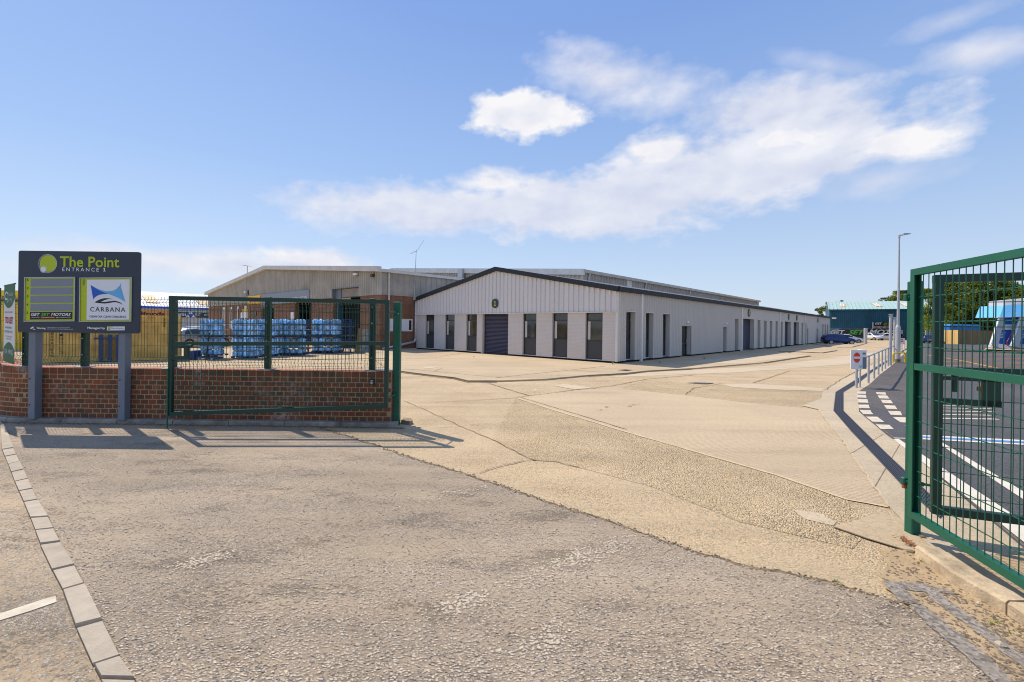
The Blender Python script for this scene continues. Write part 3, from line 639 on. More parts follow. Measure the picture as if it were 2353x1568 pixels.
# expansion joints across the edging
for a, b in (((1891, 903), (1970, 904)), ((1887, 946), (1975, 947)), ((1955, 1045), (2030, 1000)), ((2010, 1122), (2070, 1020))): strip(GP([a, b]), .008, .0168, 'joint', 'crack_dirt', ed, .001, 51)
pav = [v.xy for v in GP(RO)]+[Vector((14, -3)), Vector((60, -3)), Vector((150, 110)), G(2150, 779).xy]
path = struct(sheet(pav, .016, 'car_park', 'bay_tarmac'))
sheet([v.xy for v in GP([(2116, 787), (2093, 801), (2064, 826), (2048, 842), (2022, 862), (1999, 884), (1972, 903), (1976, 930), (2094, 960), (2120, 900), (2128, 800), (2122, 786)])], .018, 'path_surface', 'path_tarmac', path)
c3 = lambda l: [(1941.8+x*.12457, 792.8+y*.12457) for x, y in l]
for l in ([(215, 915), (232, 870), (388, 874), (385, 917)], [(210, 985), (218, 933), (383, 936), (396, 992)], [(234, 1078), (232, 1013), (412, 1018), (432, 1084)], [(256, 1182), (243, 1118), (433, 1120), (458, 1188)],
          [(335, 1295), (268, 1218), (470, 1222), (485, 1260), (527, 1300)], [(505, 1436), (380, 1342), (595, 1345), (724, 1443)], [(660, 1575), (565, 1488), (815, 1496), (900, 1575)],
          [(585, 922), (570, 888), (745, 890), (757, 936)], [(635, 1002), (600, 944), (775, 950), (817, 1007)], [(698, 1090), (655, 1028), (840, 1034), (886, 1095)], [(770, 1197), (715, 1128), (920, 1136), (965, 1205)],
          [(842, 1307), (788, 1235), (1018, 1244), (1057, 1320)], [(1020, 1448), (880, 1352), (1120, 1358), (1240, 1460)], [(1190, 1560), (1100, 1505), (1350, 1512), (1430, 1580)]):
    sheet(GP(c3(l)), .021, 'crossing_mark', 'road_white', path)
W = lambda l, m_='road_white_bright', z=.022, nm='bay_line': sheet(GP(l), z, nm, m_, path)
strip(GP([(2055, 1010), (2095, 1011)]), .04, .0225, 'bay_line', 'road_white_bright', path)
W([(2120, 1003), (2500, 1022), (2500, 1034), (2120, 1013)]); W([(2120, 1006.5), (2500, 1026), (2500, 1031), (2120, 1009.5)], 'road_blue', .026)
W([(2148, 1017), (2155, 1014), (2420, 1176), (2420, 1198)]); W([(2052, 1012), (2065, 1012), (2353, 1205), (2420, 1250), (2420, 1295), (2353, 1252)])
for y_, x0, x1, w_ in ((934, 2150, 2270, .05), (940, 2150, 2278, .06), (947, 2150, 2285, .07), (955, 2150, 2275, .08), (964, 2150, 2292, .1)): strip(GP([(x0, y_), (x1, y_+2)]), w_, .0225, 'bay_line', 'road_white', path, 0, 1, 5, 0)
for i in range(16):
    y_ = 806+i*3.0; strip(GP([(2140, y_-1), (2440, y_+2)]), .06+.004*(16-i), .022, 'hatch_line', 'road_orange' if i % 3 else 'road_yellow', path, 0, 1, 50, 0)
strip(GP([(2130, 816), (2152, 821), (2200, 828), (2313, 852), (2400, 874)]), .1, .026, 'hatch_line', 'road_yellow', path, 0, 1, 50, 0)
strip(GP([(2140, 799), (2230, 799), (2290, 803), (2440, 812)]), .14, .026, 'bay_line', 'road_yellow', path, 0, 1, 50, 0)
strip(GP([(2140, 792.5), (2400, 796)]), .2, .022, 'bay_line', 'road_white', path, 0, 1, 50, 0)
# ---- raised aprons in front of the units
AZ = .05
cA = GP([(900, 850), (917, 852), (979, 860), (1044, 867), (1076, 874.5), (1142, 874.5), (1252, 871), (1350, 862), (1436, 857.5), (1486, 852), (1588, 846.5), (1755, 833), (1862, 817)], AZ)
A0 = G(1417, 838).xy; side_far = A0+D1*58
apron_poly = [v.xy for v in cA]+[v.xy for v in GP([(1840, 815), (1790, 808)], AZ)]+[A0+D1*30+D2*2, A0+D2*17, Vector((-8.6, 29))-D1*1, G(880, 840, AZ).xy]
ap = struct(MB().prism(wobble(apron_poly[:12], .3, .015, 60)+apron_poly[12:], -.01, AZ).build('apron', 'apron_concrete'))
cB = GP([(1779, 806), (1830, 808), (1889, 810.5), (1923, 805)], AZ)
struct(MB().prism([v.xy for v in cB]+[G(1905, 800, AZ).xy, A0+D1*45, A0+D1*31], -.01, AZ).build('apron', 'apron_concrete'))
cC = GP([(1925, 797.5), (1957, 797.5), (1992, 788.7)], AZ)
struct(MB().prism([v.xy for v in cC]+[G(1960, 785.5, AZ).xy, A0+D1*58, A0+D1*46], -.01, AZ).build('apron', 'slab_plain'))
# exposed kerb faces on the apron
for pts, w_ in ((cA[1:6], .10), (cA[7:11], .10), (cA[11:13], .12), (cB, .12), (cC[1:], .12)):
    strip([v.xy for v in pts], .035, AZ+.001, 'apron_edge', 'kerb_concrete', ap, .006, 61); strip([v.xy-Vector((0, .09)) for v in pts], w_*.8, .012, 'kerb_foot', 'crack_dirt', ap, .02, 62)
sheet(GP([(1560, 833), (1650, 824), (1770, 818), (1858, 817), (1760, 829), (1690, 836)], AZ), AZ+.003, 'concrete_patch', 'slab_pale', ap)
for pp in ([(930, 848), (990, 853), (1080, 862), (1150, 868)], [(1140, 869), (1200, 862), (1300, 852), (1390, 842)], [(917, 826), (1000, 822), (1060, 812)], [(1290, 850), (1330, 852), (1380, 855)], [(1000, 852), (1018, 846)]):
    strip([v.xy for v in GP(pp, AZ)], .03, AZ+.004, 'joint', 'crack_dirt', ap, .02, 63)
sheet(GP([(967, 846), (985, 843), (1008, 843), (990, 847.5)], AZ), AZ+.006, 'concrete_patch', 'slab_pale', ap)
gm = MB()
gq = GP([(1418, 851), (1437, 849.5), (1455, 851), (1440, 853)], AZ)
gcv = thing('drain_cover', 'rectangular slotted iron drain cover set in the apron at the corner of the front unit', 'drain cover')
sheet(gq, AZ+.004, 'cover_bed', 'black_rubber', gcv)
for j in range(7):
    t = (j+.15)/7; t2 = (j+.6)/7; gm.add([(*gq[0].lerp(gq[1], t).xy, AZ+.007), (*gq[0].lerp(gq[1], t2).xy, AZ+.007), (*gq[3].lerp(gq[2], t2).xy, AZ+.007), (*gq[3].lerp(gq[2], t).xy, AZ+.007)], [(0, 1, 2, 3)])
gm.build('cover_bars', 'drain_iron', gcv)
c5 = GP([(1578, 881), (1600, 880), (1640, 881.5), (1622, 884)])
dc = MB().prism([v.xy for v in c5], .0, .014).build('drain_cover', 'drain_iron'); tag(dc, 'dark iron drain cover sunk in the open yard beyond the ribbed slab', 'drain cover')
for i, (px, py, s_) in enumerate(((1395, 936, .12), (1382, 943, .1), (1460, 930, .06), (1447, 934, .05), (1640, 895, .06))):
    worn(((px-10, py+2), (px+8, py-1), .03, 14), .011+.0004*i, 'crack_dirt', yd, 'tar_spot', 70+i)

worn(((2070, 1238), (2100, 1262), .02, 120), .0215, 'rust', ed, 'rust_stain', 90)
# small green weeds rooted in joints and along the kerbs
wd = MB(); rr = random.Random(77)
for px, py, n, sp in ((2150, 1300, 10, .05), (2230, 1350, 8, .06), (1905, 1338, 5, .04), (2290, 1445, 6, .05), (1276, 866, 6, .12), (1145, 869, 4, .08), (2350, 1420, 8, .08)):
    for i in range(n):
        c = G(px, py); c.x += rr.gauss(0, sp); c.y += rr.gauss(0, sp); c.z = .012 if py > 900 else AZ
        for j in range(4):
            a = rr.random()*6.28; l = rr.uniform(.012, .035); d = Vector((math.cos(a), math.sin(a), 0)); nn_ = Vector((-d.y, d.x, 0))*.004
            wd.add([c-nn_, c+nn_, c+d*l+Vector((0, 0, l*rr.uniform(.3, 1)))], [(0, 1, 2)])
stuff(wd.build('joint_weeds', 'leaf_b', yd))
# ============================================================ BUILDINGS
def mfac(loc, d):
    """facade frame: x to the viewer's right along d, -y outward, z up (in world)"""
    return Matrix.Translation((loc[0], loc[1], 0)) @ Matrix.Rotation(frame_rot(d), 4, 'Z')
def put(o, M): o.matrix_local = M; return o
def wall(x0, x1, z0, z1, ops, th, y=0.0, step=None):
    mb = MB(); xs = sorted(set([x0, x1]+[v for o in ops for v in o[:2] if x0 < v < x1]))
    for a, b in zip(xs, xs[1:]):
        c = (a+b)/2; segs = [(z0, z1)]
        for o in ops:
            if o[0] <= c <= o[1]:
                new = []
                for s0, s1 in segs:
                    if o[2] > s0: new.append((s0, min(s1, o[2])))
                    if o[3] < s1: new.append((max(s0, o[3]), s1))
                segs = new
        for s0, s1 in segs:
            if s1-s0 > .005: mb.box(a, b, y, y+th, s0, s1)
    return mb
def clad_run(mb, x0, x1, zb, zt, pitch, depth, y, flat=.55, phase=0.0):
    """profiled sheet between x0 and x1; ribs stand out towards -y"""
    fb = zb if callable(zb) else (lambda x: zb); ft = zt if callable(zt) else (lambda x: zt)
    pts = []; i0 = math.floor((x0-phase)/pitch)
    for i in range(i0, int((x1-phase)/pitch)+2):
        b = phase+i*pitch
        for u, d in ((0, 0), (flat*pitch, 0), (flat*pitch+.18*pitch, 1), (pitch-.14*pitch, 1)): pts.append((b+u, d))
    def yat(x):
        for (a, da), (b, db) in zip(pts, pts[1:]):
            if a <= x <= b: return da+(db-da)*((x-a)/(b-a) if b > a else 0)
        return 0
    xs = [x0]+[p[0] for p in pts if x0 < p[0] < x1]+[x1]; vs = []
    for x in xs:
        yy = y-depth*yat(x); vs += [(x, yy, fb(x)), (x, yy, ft(x))]
    mb.add(vs, [(2*i, 2*i+2, 2*i+3, 2*i+1) for i in range(len(xs)-1)])
def clad_open(x0, x1, z0, z1, ops, pitch, depth, y):
    mb = MB(); xs = sorted(set([x0, x1]+[v for o in ops for v in o[:2] if x0 < v < x1]))
    for a, b in zip(xs, xs[1:]):
        c = (a+b)/2; lo = [(z0, z1)]
        for o in ops:
            if o[0] <= c <= o[1]: lo = [(s, e) for s, e in ((z0, o[2]), (o[3], z1)) if e-s > .02]
        for s, e in lo: clad_run(mb, a, b, s, e, pitch, depth, y)
    return mb
def window(M, parent, x0, x1, z0, z1, y, tr=.17, md=.60, fw=.05, name='window', panel=True, label=None, blind=True):
    h = z1-z0; zt = z1-tr*h; zm = z1-md*h; mb = MB()
    mb.box(x0, x0+fw, y, y+.07, z0, z1); mb.box(x1-fw, x1, y, y+.07, z0, z1)
    mb.box(x0+fw, x1-fw, y, y+.07, z1-fw, z1); mb.box(x0+fw, x1-fw, y, y+.07, z0, z0+fw)
    mb.box(x0+fw, x1-fw, y-.003, y+.067, zt-fw/2, zt+fw/2)
    if panel: mb.box(x0+fw, x1-fw, y-.003, y+.067, zm-fw/2, zm+fw/2)
    w_ = put(mb.build(name, 'frame_dark', parent, label=label), M)
    q = MB(); q.box(x0+fw, x1-fw, y+.035, y+.045, zt+fw/2, z1-fw); q.build('pane', 'glass', w_)
    q = MB(); q.box(x0+fw, x1-fw, y+.035, y+.045, zm+fw/2 if panel else z0+fw, zt-fw/2); q.build('pane', 'glass', w_)
    if panel: q = MB(); q.box(x0+fw, x1-fw, y+.02, y+.05, z0+fw, zm-fw/2); q.build('lower_panel', 'panel_dark', w_)
    if blind:
        q = MB(); q.box(x0+fw+.005, x0+fw+(x1-x0)*.16, y+.028, y+.034, zm+fw/2+.02, zt-fw/2-.02); q.build('inner_reveal', 'clad_side', w_)
    s_ = MB(); s_.box(x0-.01, x1+.01, y-.03, y+.02, z0-.025, z0+.012); s_.build('sill', 'trim_pale' if panel else 'frame_dark', w_)
    return w_
def roller(M, parent, x0, x1, z0, z1, y, m='shutter_dark', p=.078, label=None, name='roller_door'):
    mb = MB(); n = int((z1-z0)/p); vs = []
    for i in range(n+1):
        z = z0+i*p
        for dz, dy in ((0, .9), (.25, -.6), (.5, -1), (.75, -.6)): vs += [(x0, y+dy*.03, min(z1, z+dz*p)), (x1, y+dy*.03, min(z1, z+dz*p))]
    mb.add(vs, [(2*i, 2*i+1, 2*i+3, 2*i+2) for i in range(len(vs)//2-1)])
    o = put(mb.build(name, m, parent, label=label), M)
    q = MB(); q.box(x0-.05, x0, y-.04, y+.05, z0, z1); q.build('guide_rail', 'frame_dark', o)
    q = MB(); q.box(x1, x1+.05, y-.04, y+.05, z0, z1); q.build('guide_rail', 'frame_dark', o)
    q = MB(); q.box(x0, x1, y-.03, y+.02, z0, z0+.06); q.build('bottom_bar', 'frame_dark', o)
    return o
def oval_sign(M, parent, cx, cz, r, y, num):
    o = put(disc(MB(), cx, cz, r, y-.012, y, 36).build('number_sign', 'sign_navy', parent), M)
    text(num, cx-r*.34, cx+r*.34, cz-r*.55, cz+r*.55, y-.013, 'sign_lime', o, 'numeral', bold=.03)
    return o
# ---- the grey terrace of units
rz1 = frame_rot(D1)
U = thing('unit_building', 'long low grey clad terrace of small units with a broad gable and numbered roller doors', 'building', (A0.x, A0.y, 0), rz1)
WF = 15.6; ZE = 3.42; ZR = 4.92; ZL = 2.44; LEN = 58.0
Mf = Matrix(((0, 1, 0, 0), (-1, 0, 0, WF), (0, 0, 1, 0), (0, 0, 0, 1)))   # front facade in building axes
Ms = Matrix.Identity(4)
fx = lambda px: WF-onwall(px, 750, A0, D2)[0]
fz = lambda px, py: onwall(px, py, A0, D2)[1]
c4 = lambda v: 919.2+v*.21974
fo = [(265, 357), (470, 570), (692, 803), (850, 1131), (1283, 1425), (1592, 1752), (1938, 2118)]
ops = [(fx(c4(a)), fx(c4(b)), .12, ZL) for a, b in fo]; ops[3] = (*ops[3][:2], 0.0, ZL)
xs_p = [0]+[v for o in ops for v in o[:2]]+[WF-.02]
for a, b in zip(xs_p[::2], xs_p[1::2]):
    if b > a+.02: q = MB(); q.box(a, b, 0, .24, .13, ZL-.03); put(q.build('painted_brick_pier', 'painted_brickwork', U), Mf)
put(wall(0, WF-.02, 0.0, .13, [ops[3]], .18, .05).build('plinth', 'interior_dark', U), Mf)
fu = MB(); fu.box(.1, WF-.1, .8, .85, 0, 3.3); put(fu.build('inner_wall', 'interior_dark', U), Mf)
for i, o in enumerate(ops):
    if i == 3: roller(Mf, U, o[0]+.16, o[1]-.03, .06, ZL-.02, .2)
    else: window(Mf, U, o[0]+.005, o[1]-.005, .15, ZL-.03, .10)
tr = MB(); tr.box(ops[3][0], ops[3][0]+.11, -.004, .2, .0, ZL-.031); put(tr.build('door_jamb', 'clad_side', U), Mf)
slope = (ZR-ZE)/(WF/2); ztop = lambda x: ZE+.02+slope*(WF/2-abs(x-WF/2))
npn = 52; pw = WF/npn
for i in range(npn):
    mb = MB(); a = i*pw; b = a+pw; r0 = a+pw*.66; prof = [(a+.002, -.045), (r0, -.045), (r0+.045, -.10), (r0+.08, -.10), (b-.002, -.05)]
    vs = [];
    for x, y in prof: vs += [(x, y, ZL+.0), (x, y, ztop(x))]
    mb.add(vs, [(2*j, 2*j+2, 2*j+3, 2*j+1) for j in range(len(prof)-1)])
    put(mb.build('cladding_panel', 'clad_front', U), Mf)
bk = MB(); bk.plate([(0, ZL), (WF, ZL), (WF, ZE), (WF/2, ZR), (0, ZE)], -.03, .1); put(bk.build('gable_backing', 'clad_side', U), Mf)
dt = MB(); dt.box(-.0, WF+.05, -.11, .0, ZL-.045, ZL-.004); put(dt.build('drip_trim', 'trim_pale', U), Mf)
fb = MB()
for s in (-1, 1):
    e = (WF/2+s*(WF/2+.12), ZE-slope*.12); fb.bar((e[0], -.14, e[1]+.06), (WF/2, -.14, ZR+.06), .12, .24, (0, 0, 1))
fs = put(fb.build('gable_fascia', 'fascia_dark', U), Mf)
cs = MB(); cs.box(WF-.06, WF+.03, -.05, .06, .12, ZE); put(cs.build('corner_flashing', 'trim_pale', U), Mf)
# side elevation
sx = lambda px: onwall(px, 750, A0, D1)[0]; sz = lambda px, py: onwall(px, py, A0, D1)[1]
c5x = lambda v: 1378.8+v*.23193; c5y = lambda v: 631.9+v*.23193
so_w = [(245, 340), (440, 520), (610, 685), (1327, 1365), (1553, 1582), (1617, 1645), (1675, 1700), (1731, 1755), (1990, 2008), (2025, 2040), (2197, 2210), (2220, 2233), (2243, 2256)]
so_d = [(803, 893), (1215, 1253), (2048, 2062), (2143, 2156)]; so_r = [(1413, 1520), (1828, 1887), (1915, 1970)]; so_n = [(1783, 1803)]
oW = [(sx(c5x(a)), sx(c5x(b)), .14, 2.46) for a, b in so_w+so_n]; oD = [(sx(c5x(a)), sx(c5x(b)), .02, 1.84) for a, b in so_d]; oR = [(sx(c5x(a)), sx(c5x(b)), .02, 2.5) for a, b in so_r]
allo = oW+oD+oR
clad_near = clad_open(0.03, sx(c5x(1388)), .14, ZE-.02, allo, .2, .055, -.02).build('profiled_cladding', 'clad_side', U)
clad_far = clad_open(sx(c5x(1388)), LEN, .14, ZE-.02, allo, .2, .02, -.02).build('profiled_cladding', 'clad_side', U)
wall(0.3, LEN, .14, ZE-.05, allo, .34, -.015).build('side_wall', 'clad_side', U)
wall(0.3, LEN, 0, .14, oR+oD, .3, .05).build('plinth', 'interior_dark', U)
for o in oW:
    window(Ms, U, o[0]+.01, o[1]-.01, .17, 2.43, .2)
    q = MB(); q.box(o[0]-.03, o[1]+.03, -.075, -.0, o[3], o[3]+.03); q.box(o[1], o[1]+.028, -.07, -.0, .14, o[3]); q.box(o[0]-.028, o[0], -.07, -.0, .14, o[3]); q.build('window_flashing', 'trim_pale', U)
for i, o in enumerate(oD):
    f = MB(); x0, x1, z0, z1 = o; y = .2
    f.box(x0, x0+.06, y, y+.06, z0, z1); f.box(x1-.06, x1, y, y+.06, z0, z1); f.box(x0+.06, x1-.06, y, y+.06, z1-.06, z1); f.box(x0+.06, x1-.06, y, y+.06, z0, z0+.05); f.box(x0+.06, x1-.06, y+.002, y+.058, .75, .85)
    dd = f.build('door', 'frame_dark', U)
    q = MB()
    if i == 0: q.box(x0+.06, x1-.06, y+.03, y+.04, .07, .75); q.box(x0+.06, x1-.06, y+.03, y+.04, .85, z1-.06); q.build('pane', 'glass', dd)
    else: q.box(x0+.06, x1-.06, y+.02, y+.05, .07, z1-.06); q.build('door_leaf', 'panel_dark', dd)
    q = MB(); q.tube((x1-.14, y-.04, .85), (x1-.14, y-.04, 1.05), .012, 6); q.build('handle', 'steel', dd)
    l = MB(); xc = (x0+x1)/2; l.cbox(xc-.09, xc+.12, -.17, -.06, 2.02, 2.14, .02); ll = l.build('bulkhead_light', 'white_paint', U)
for o in oR:
    roller(Ms, U, o[0]+.06, o[1]-.06, .06, 2.46, .3)
for cx_, pyc, n_ in ((1468, 377, '2'), (1862, 418, '3'), (1944, 427, '4'), (2153, 450, '5')):
    oval_sign(Ms, U, sx(c5x(cx_)), sz(c5x(cx_), c5y(pyc)), .30, -.06, n_)
xs_, zs_ = fx(1139.6), fz(1139.6, 697.9); oval_sign(Mf, U, xs_, zs_, .27, -.095, '1')
for v in (397, 1390, 1770, 2020):
    x_ = sx(c5x(v)); q = MB(); q.box(x_-.07, x_+.07, -.13, -.02, .05, ZE-.02); q.build('downpipe', 'trim_pale', U)
gt = MB(); gt.box(-.12, LEN+.1, -.2, -.03, ZE-.06, ZE+.15); gt.box(-.14, -.12, -.21, -.02, ZE-.08, ZE+.17); gt.build('gutter', 'fascia_dark', U)
rf = MB()
zr = lambda y: ZE+.13+slope*(WF/2-abs(y-WF/2))
rf.add([(-.05, -.08, zr(-.08)), (LEN, -.08, zr(-.08)), (LEN, WF/2, zr(WF/2)), (-.05, WF/2, zr(WF/2)), (LEN, WF+.1, zr(WF+.1)), (-.05, WF+.1, zr(WF+.1))], [(0, 1, 2, 3), (3, 2, 4, 5)])
for i in range(int(LEN/.3)): x = .1+i*.3; rf.bar((x, -.1, zr(-.1)+.02), (x, WF/2, zr(WF/2)+.02), .05, .04)
rf.build('roof', 'roof_sheet', U)
ew = MB(); ew.plate([(0, 0), (WF, 0), (WF, ZE), (WF/2, ZR), (0, ZE)], .0, .2); put(ew.build('end_wall', 'clad_side', U), Matrix.Translation((LEN-.02, 0, 0)) @ Matrix.Rotation(math.pi/2, 4, 'Z'))
# weeds by the plinth
def weed(px, py, h, seed, label, z=AZ):
    rr = random.Random(seed); c = G(px, py, z); mb = MB()
    for i in range(16):
        a = rr.random()*6.28; l = h*rr.uniform(.5, 1.1); d = Vector((math.cos(a), math.sin(a), 0)); t = rr.uniform(.3, .9); w_ = .018
        n_ = Vector((-d.y, d.x, 0))*w_; p1 = c+d*l*t*.5+Vector((0, 0, l*.6)); p2 = c+d*l*t+Vector((0, 0, l*(.95-t*.3)))
        mb.add([c-n_*.4, c+n_*.4, p1+n_, p1-n_, p2], [(0, 1, 2, 3), (3, 2, 4)])
    tag(mb.build('weed', 'leaf_b'), label, 'plant')
weed(1408, 838, .12, 1, 'tuft of green weeds at the foot of the front corner of the grey unit')
weed(1618, 826, .14, 2, 'scrawny weed growing from the slab outside the first glazed side door'); weed(1515, 834, .07, 3, 'low weeds along the plinth below the second and third side windows')
weed(1089, 798.5+23, .07, 4, 'tiny weed standing alone on the apron before the roller door')
# ---- brick and clad workshop to the left
B0 = Vector((-8.61, 29.7)); WB = 40.0; BE = 5.15; BRg = 6.8; ZC = 3.68
Bd = thing('workshop_building', 'older workshop with red brick base, ribbed beige cladding above and a shallow gable', 'building', (B0.x, B0.y, 0), rz1)
Mb = Matrix(((0, 1, 0, 0), (-1, 0, 0, WB), (0, 0, 1, 0), (0, 0, 0, 1)))
bx_ = lambda px: WB-onwall(px, 750, B0, D2)[0]; bz_ = lambda px, py: onwall(px, py, B0, D2)[1]
c7 = lambda v: 476.8+v*.15138; c7y = lambda v: 597.5+v*.15138
zro = bz_(825, 659.5); bo = [(bx_(c7(815)), bx_(c7(1005)), 0, 3.1), (bx_(c7(1320)), bx_(c7(1575)), 0, 3.45), (bx_(c7(1905)), bx_(c7(2315)), 0, zro)]
bw_ = [(bx_(c7(a)), bx_(c7(b)), 1.0, 3.5) for a, b in ((208, 262), (322, 368), (428, 474), (540, 590))]; bo2 = bo+bw_
xs_p = sorted([0, WB]+[v for o in bo for v in o[:2]]); tops = sorted(bo)
for a, b in zip(xs_p[::2], xs_p[1::2]):
    put(wall(a, b, 0, ZC, [o for o in bw_ if a <= o[0] < b], .35).build('brick_wall', 'red_brickwork', Bd), Mb)
for o in bo[:2]: q = MB(); q.box(o[0], o[1], 0, .35, o[3], ZC); put(q.build('lintel', 'frame_dark', Bd), Mb)
for a, b, z0, z1 in bw_:
    q = MB(); q.box(a, b, .08, .12, z0, z1); o = put(q.build('window', 'white_paint', Bd), Mb)
    q = MB(); q.box(a+(b-a)*.4, b-(b-a)*.35, .06, .079, z0+.9, z1-.3); q.build('pane', 'glass', o)
bs = (BRg-BE)/(WB/2); zb_ = lambda x: BE+bs*(WB/2-abs(x-WB/2))
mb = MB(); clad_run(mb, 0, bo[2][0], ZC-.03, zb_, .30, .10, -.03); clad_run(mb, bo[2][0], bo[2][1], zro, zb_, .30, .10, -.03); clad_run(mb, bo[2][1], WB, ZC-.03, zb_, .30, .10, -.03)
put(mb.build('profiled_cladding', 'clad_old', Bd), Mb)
rfx = MB()
for s in (-1, 1):
    e = WB/2+s*(WB/2+.25); rfx.bar((e, -.25, BE+.14), (WB/2, -.25, BRg+.16), .3, .34)
put(rfx.build('gable_fascia', 'fascia_old', Bd), Mb)
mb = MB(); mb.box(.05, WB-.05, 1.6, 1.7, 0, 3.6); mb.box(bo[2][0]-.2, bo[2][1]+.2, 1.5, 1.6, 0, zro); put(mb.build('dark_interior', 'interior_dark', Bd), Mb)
a, b, _, z1 = bo[2]
roller(Mb, Bd, a+(b-a)*.22, b-.02, 3.62, z1-.05, .22, 'shutter_pale', .07, label='pale shutter rolled almost fully up')
q = MB(); q.box(a-.06, a, -.09, .4, ZC-.02, z1+.06); q.box(a-.06, b+.06, -.09, .4, z1, z1+.06); q.box(a, a+(b-a)*.2, .18, .24, 3.3, z1); put(q.build('door_surround', 'post_grey', Bd), Mb)
q = MB(); q.box(a+(b-a)*.16, a+(b-a)*.19, -.01, .3, 0, 3.4); put(q.build('blue_door_edge', 'teal_cladding', Bd), Mb)
q = MB()
for i in range(9): x = a+(b-a)*(.24+.08*i); q.box(x, x+.04, .3, .33, .0, 3.4)
put(q.build('strip_curtain', 'black_rubber', Bd), Mb)
# side wall facing the grey units
LB = 23.2
mb = wall(.36, LB, 0, ZC, [(.3+0, .31, 0, .01)], .35); o = mb.build('brick_wall', 'red_brickwork', Bd)
npb = int(LB/.46)
for i in range(npb):
    mb = MB(); a_ = i*.46; b_ = a_+.46; vs = []
    for x, y in ((a_+.002, -.03), (a_+.36, -.03), (a_+.39, -.08), (a_+.43, -.08), (b_-.002, -.035)): vs += [(x, y, ZC-.03), (x, y, BE)]
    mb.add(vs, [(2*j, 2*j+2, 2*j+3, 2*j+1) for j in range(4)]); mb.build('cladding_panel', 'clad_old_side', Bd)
q = MB(); q.box(-.1, LB, -.28, -.05, BE-.02, BE+.16); q.build('gutter', 'fascia_old', Bd)
q = MB(); q.box(-.06, .05, -.09, .05, ZC-.03, BE+.0); q.build('corner_flashing', 'clad_old', Bd)
q = MB(); zrb = lambda y: BE+.2+bs*(WB/2-abs(y-WB/2))
q.add([(-.1, -.1, zrb(-.1)), (LB, -.1, zrb(-.1)), (LB, WB/2, zrb(WB/2)), (-.1, WB/2, zrb(WB/2)), (LB, WB+.1, zrb(WB)), (-.1, WB+.1, zrb(WB))], [(0, 1, 2, 3), (3, 2, 4, 5)]); q.build('roof', 'roof_sheet', Bd)
q = MB(); q.tube((.55, -.12, BE-.05), (.55, -.12, BE-.35), .06); q.tube((.55, -.12, BE-.35), (.62, -.1, .1), .055); q.build('downpipe', 'fascia_old', Bd)
# notice board on the brick side wall
bsx = lambda px: onwall(px, 750, B0, D1)[0]; bsz = lambda px, py: onwall(px, py, B0, D1)[1]
def on_side(B, d, x, z, name, label, cat): pass
x0, x1 = bsx(893), bsx(946); z0, z1 = bsz(920, 760.7), bsz(920, 734)
nb_ = thing('blank_sign', 'blank white sign board with a black end panel on the brick side wall', 'sign', (B0.x, B0.y, 0), rz1)
q = MB(); q.box(x0, x1, -.05, -.005, z0, z1); q.build('board', 'sign_white', nb_)
q = MB(); q.box(x1-(x1-x0)*.14, x1-(x1-x0)*.03, -.056, -.051, z0+.06, z1-.06); q.build('end_panel', 'print_black', nb_)
q = MB(); q.box(x0-.03, x1+.03, -.06, -.0, z1, z1+.03); q.box(x0-.03, x1+.03, -.06, 0, z0-.03, z0); q.box(x1, x1+.03, -.06, 0, z0, z1); q.build('frame', 'trim_pale', nb_)
# big white downpipe with slanted foot, hopper and aerial at the joint between the two buildings
pw_ = thing('rainwater_pipe', 'white rainwater pipe with a hopper, kinked along the foot of the brick wall', 'pipe', (B0.x, B0.y, 0), rz1)
xp = bsx(952)
q = MB(); q.tube((xp, -.16, 3.45), (xp, -.16, .75), .075, 12); q.tube((xp, -.16, .77), (xp-.12, -.18, .52), .075, 12); q.tube((xp-.12, -.18, .54), (xp-2.6, -.22, .12), .075, 12); q.build('pipe', 'soffit_white', pw_, smooth=True)
q = MB(); q.cbox(xp-.2, xp+.3, -.34, -.06, 3.4, 3.68, .03); q.build('hopper', 'clad_old', pw_)
q = MB(); q.tube((xp-2.2, -.5, .03), (xp-.3, -.7, .03), .03, 6); tag(q.build('length_of_pipe', 'soffit_white'), 'loose length of pale pipe lying on the apron beneath the white downpipe', 'pipe').matrix_world = Matrix.Translation((B0.x, B0.y, AZ)) @ Matrix.Rotation(rz1, 4, 'Z')
ar = thing('aerial', 'tall thin aerial mast with a slanting rod above the hopper at the brick corner', 'aerial', (B0.x, B0.y, 0), rz1)
zt_ = bsz(957, 575); q = MB(); q.tube((xp-.12, -.12, 3.6), (xp, -.12, zt_), .03, 6, .018); q.build('mast', 'galvanised', ar)
q = MB(); q.tube((xp, -.12, zt_-.15), (xp+.35, -.5, zt_+.65), .012, 5); q.tube((xp, -.12, zt_-.1), (xp-.4, -.1, zt_-.32), .02, 5); q.tube((xp-.3, -.3, zt_-.25), (xp-.36, .1, zt_-.28), .012, 5); q.tube((xp-.2, -.3, zt_-.15), (xp-.24, .1, zt_-.2), .012, 5); q.build('antenna', 'galvanised', ar)
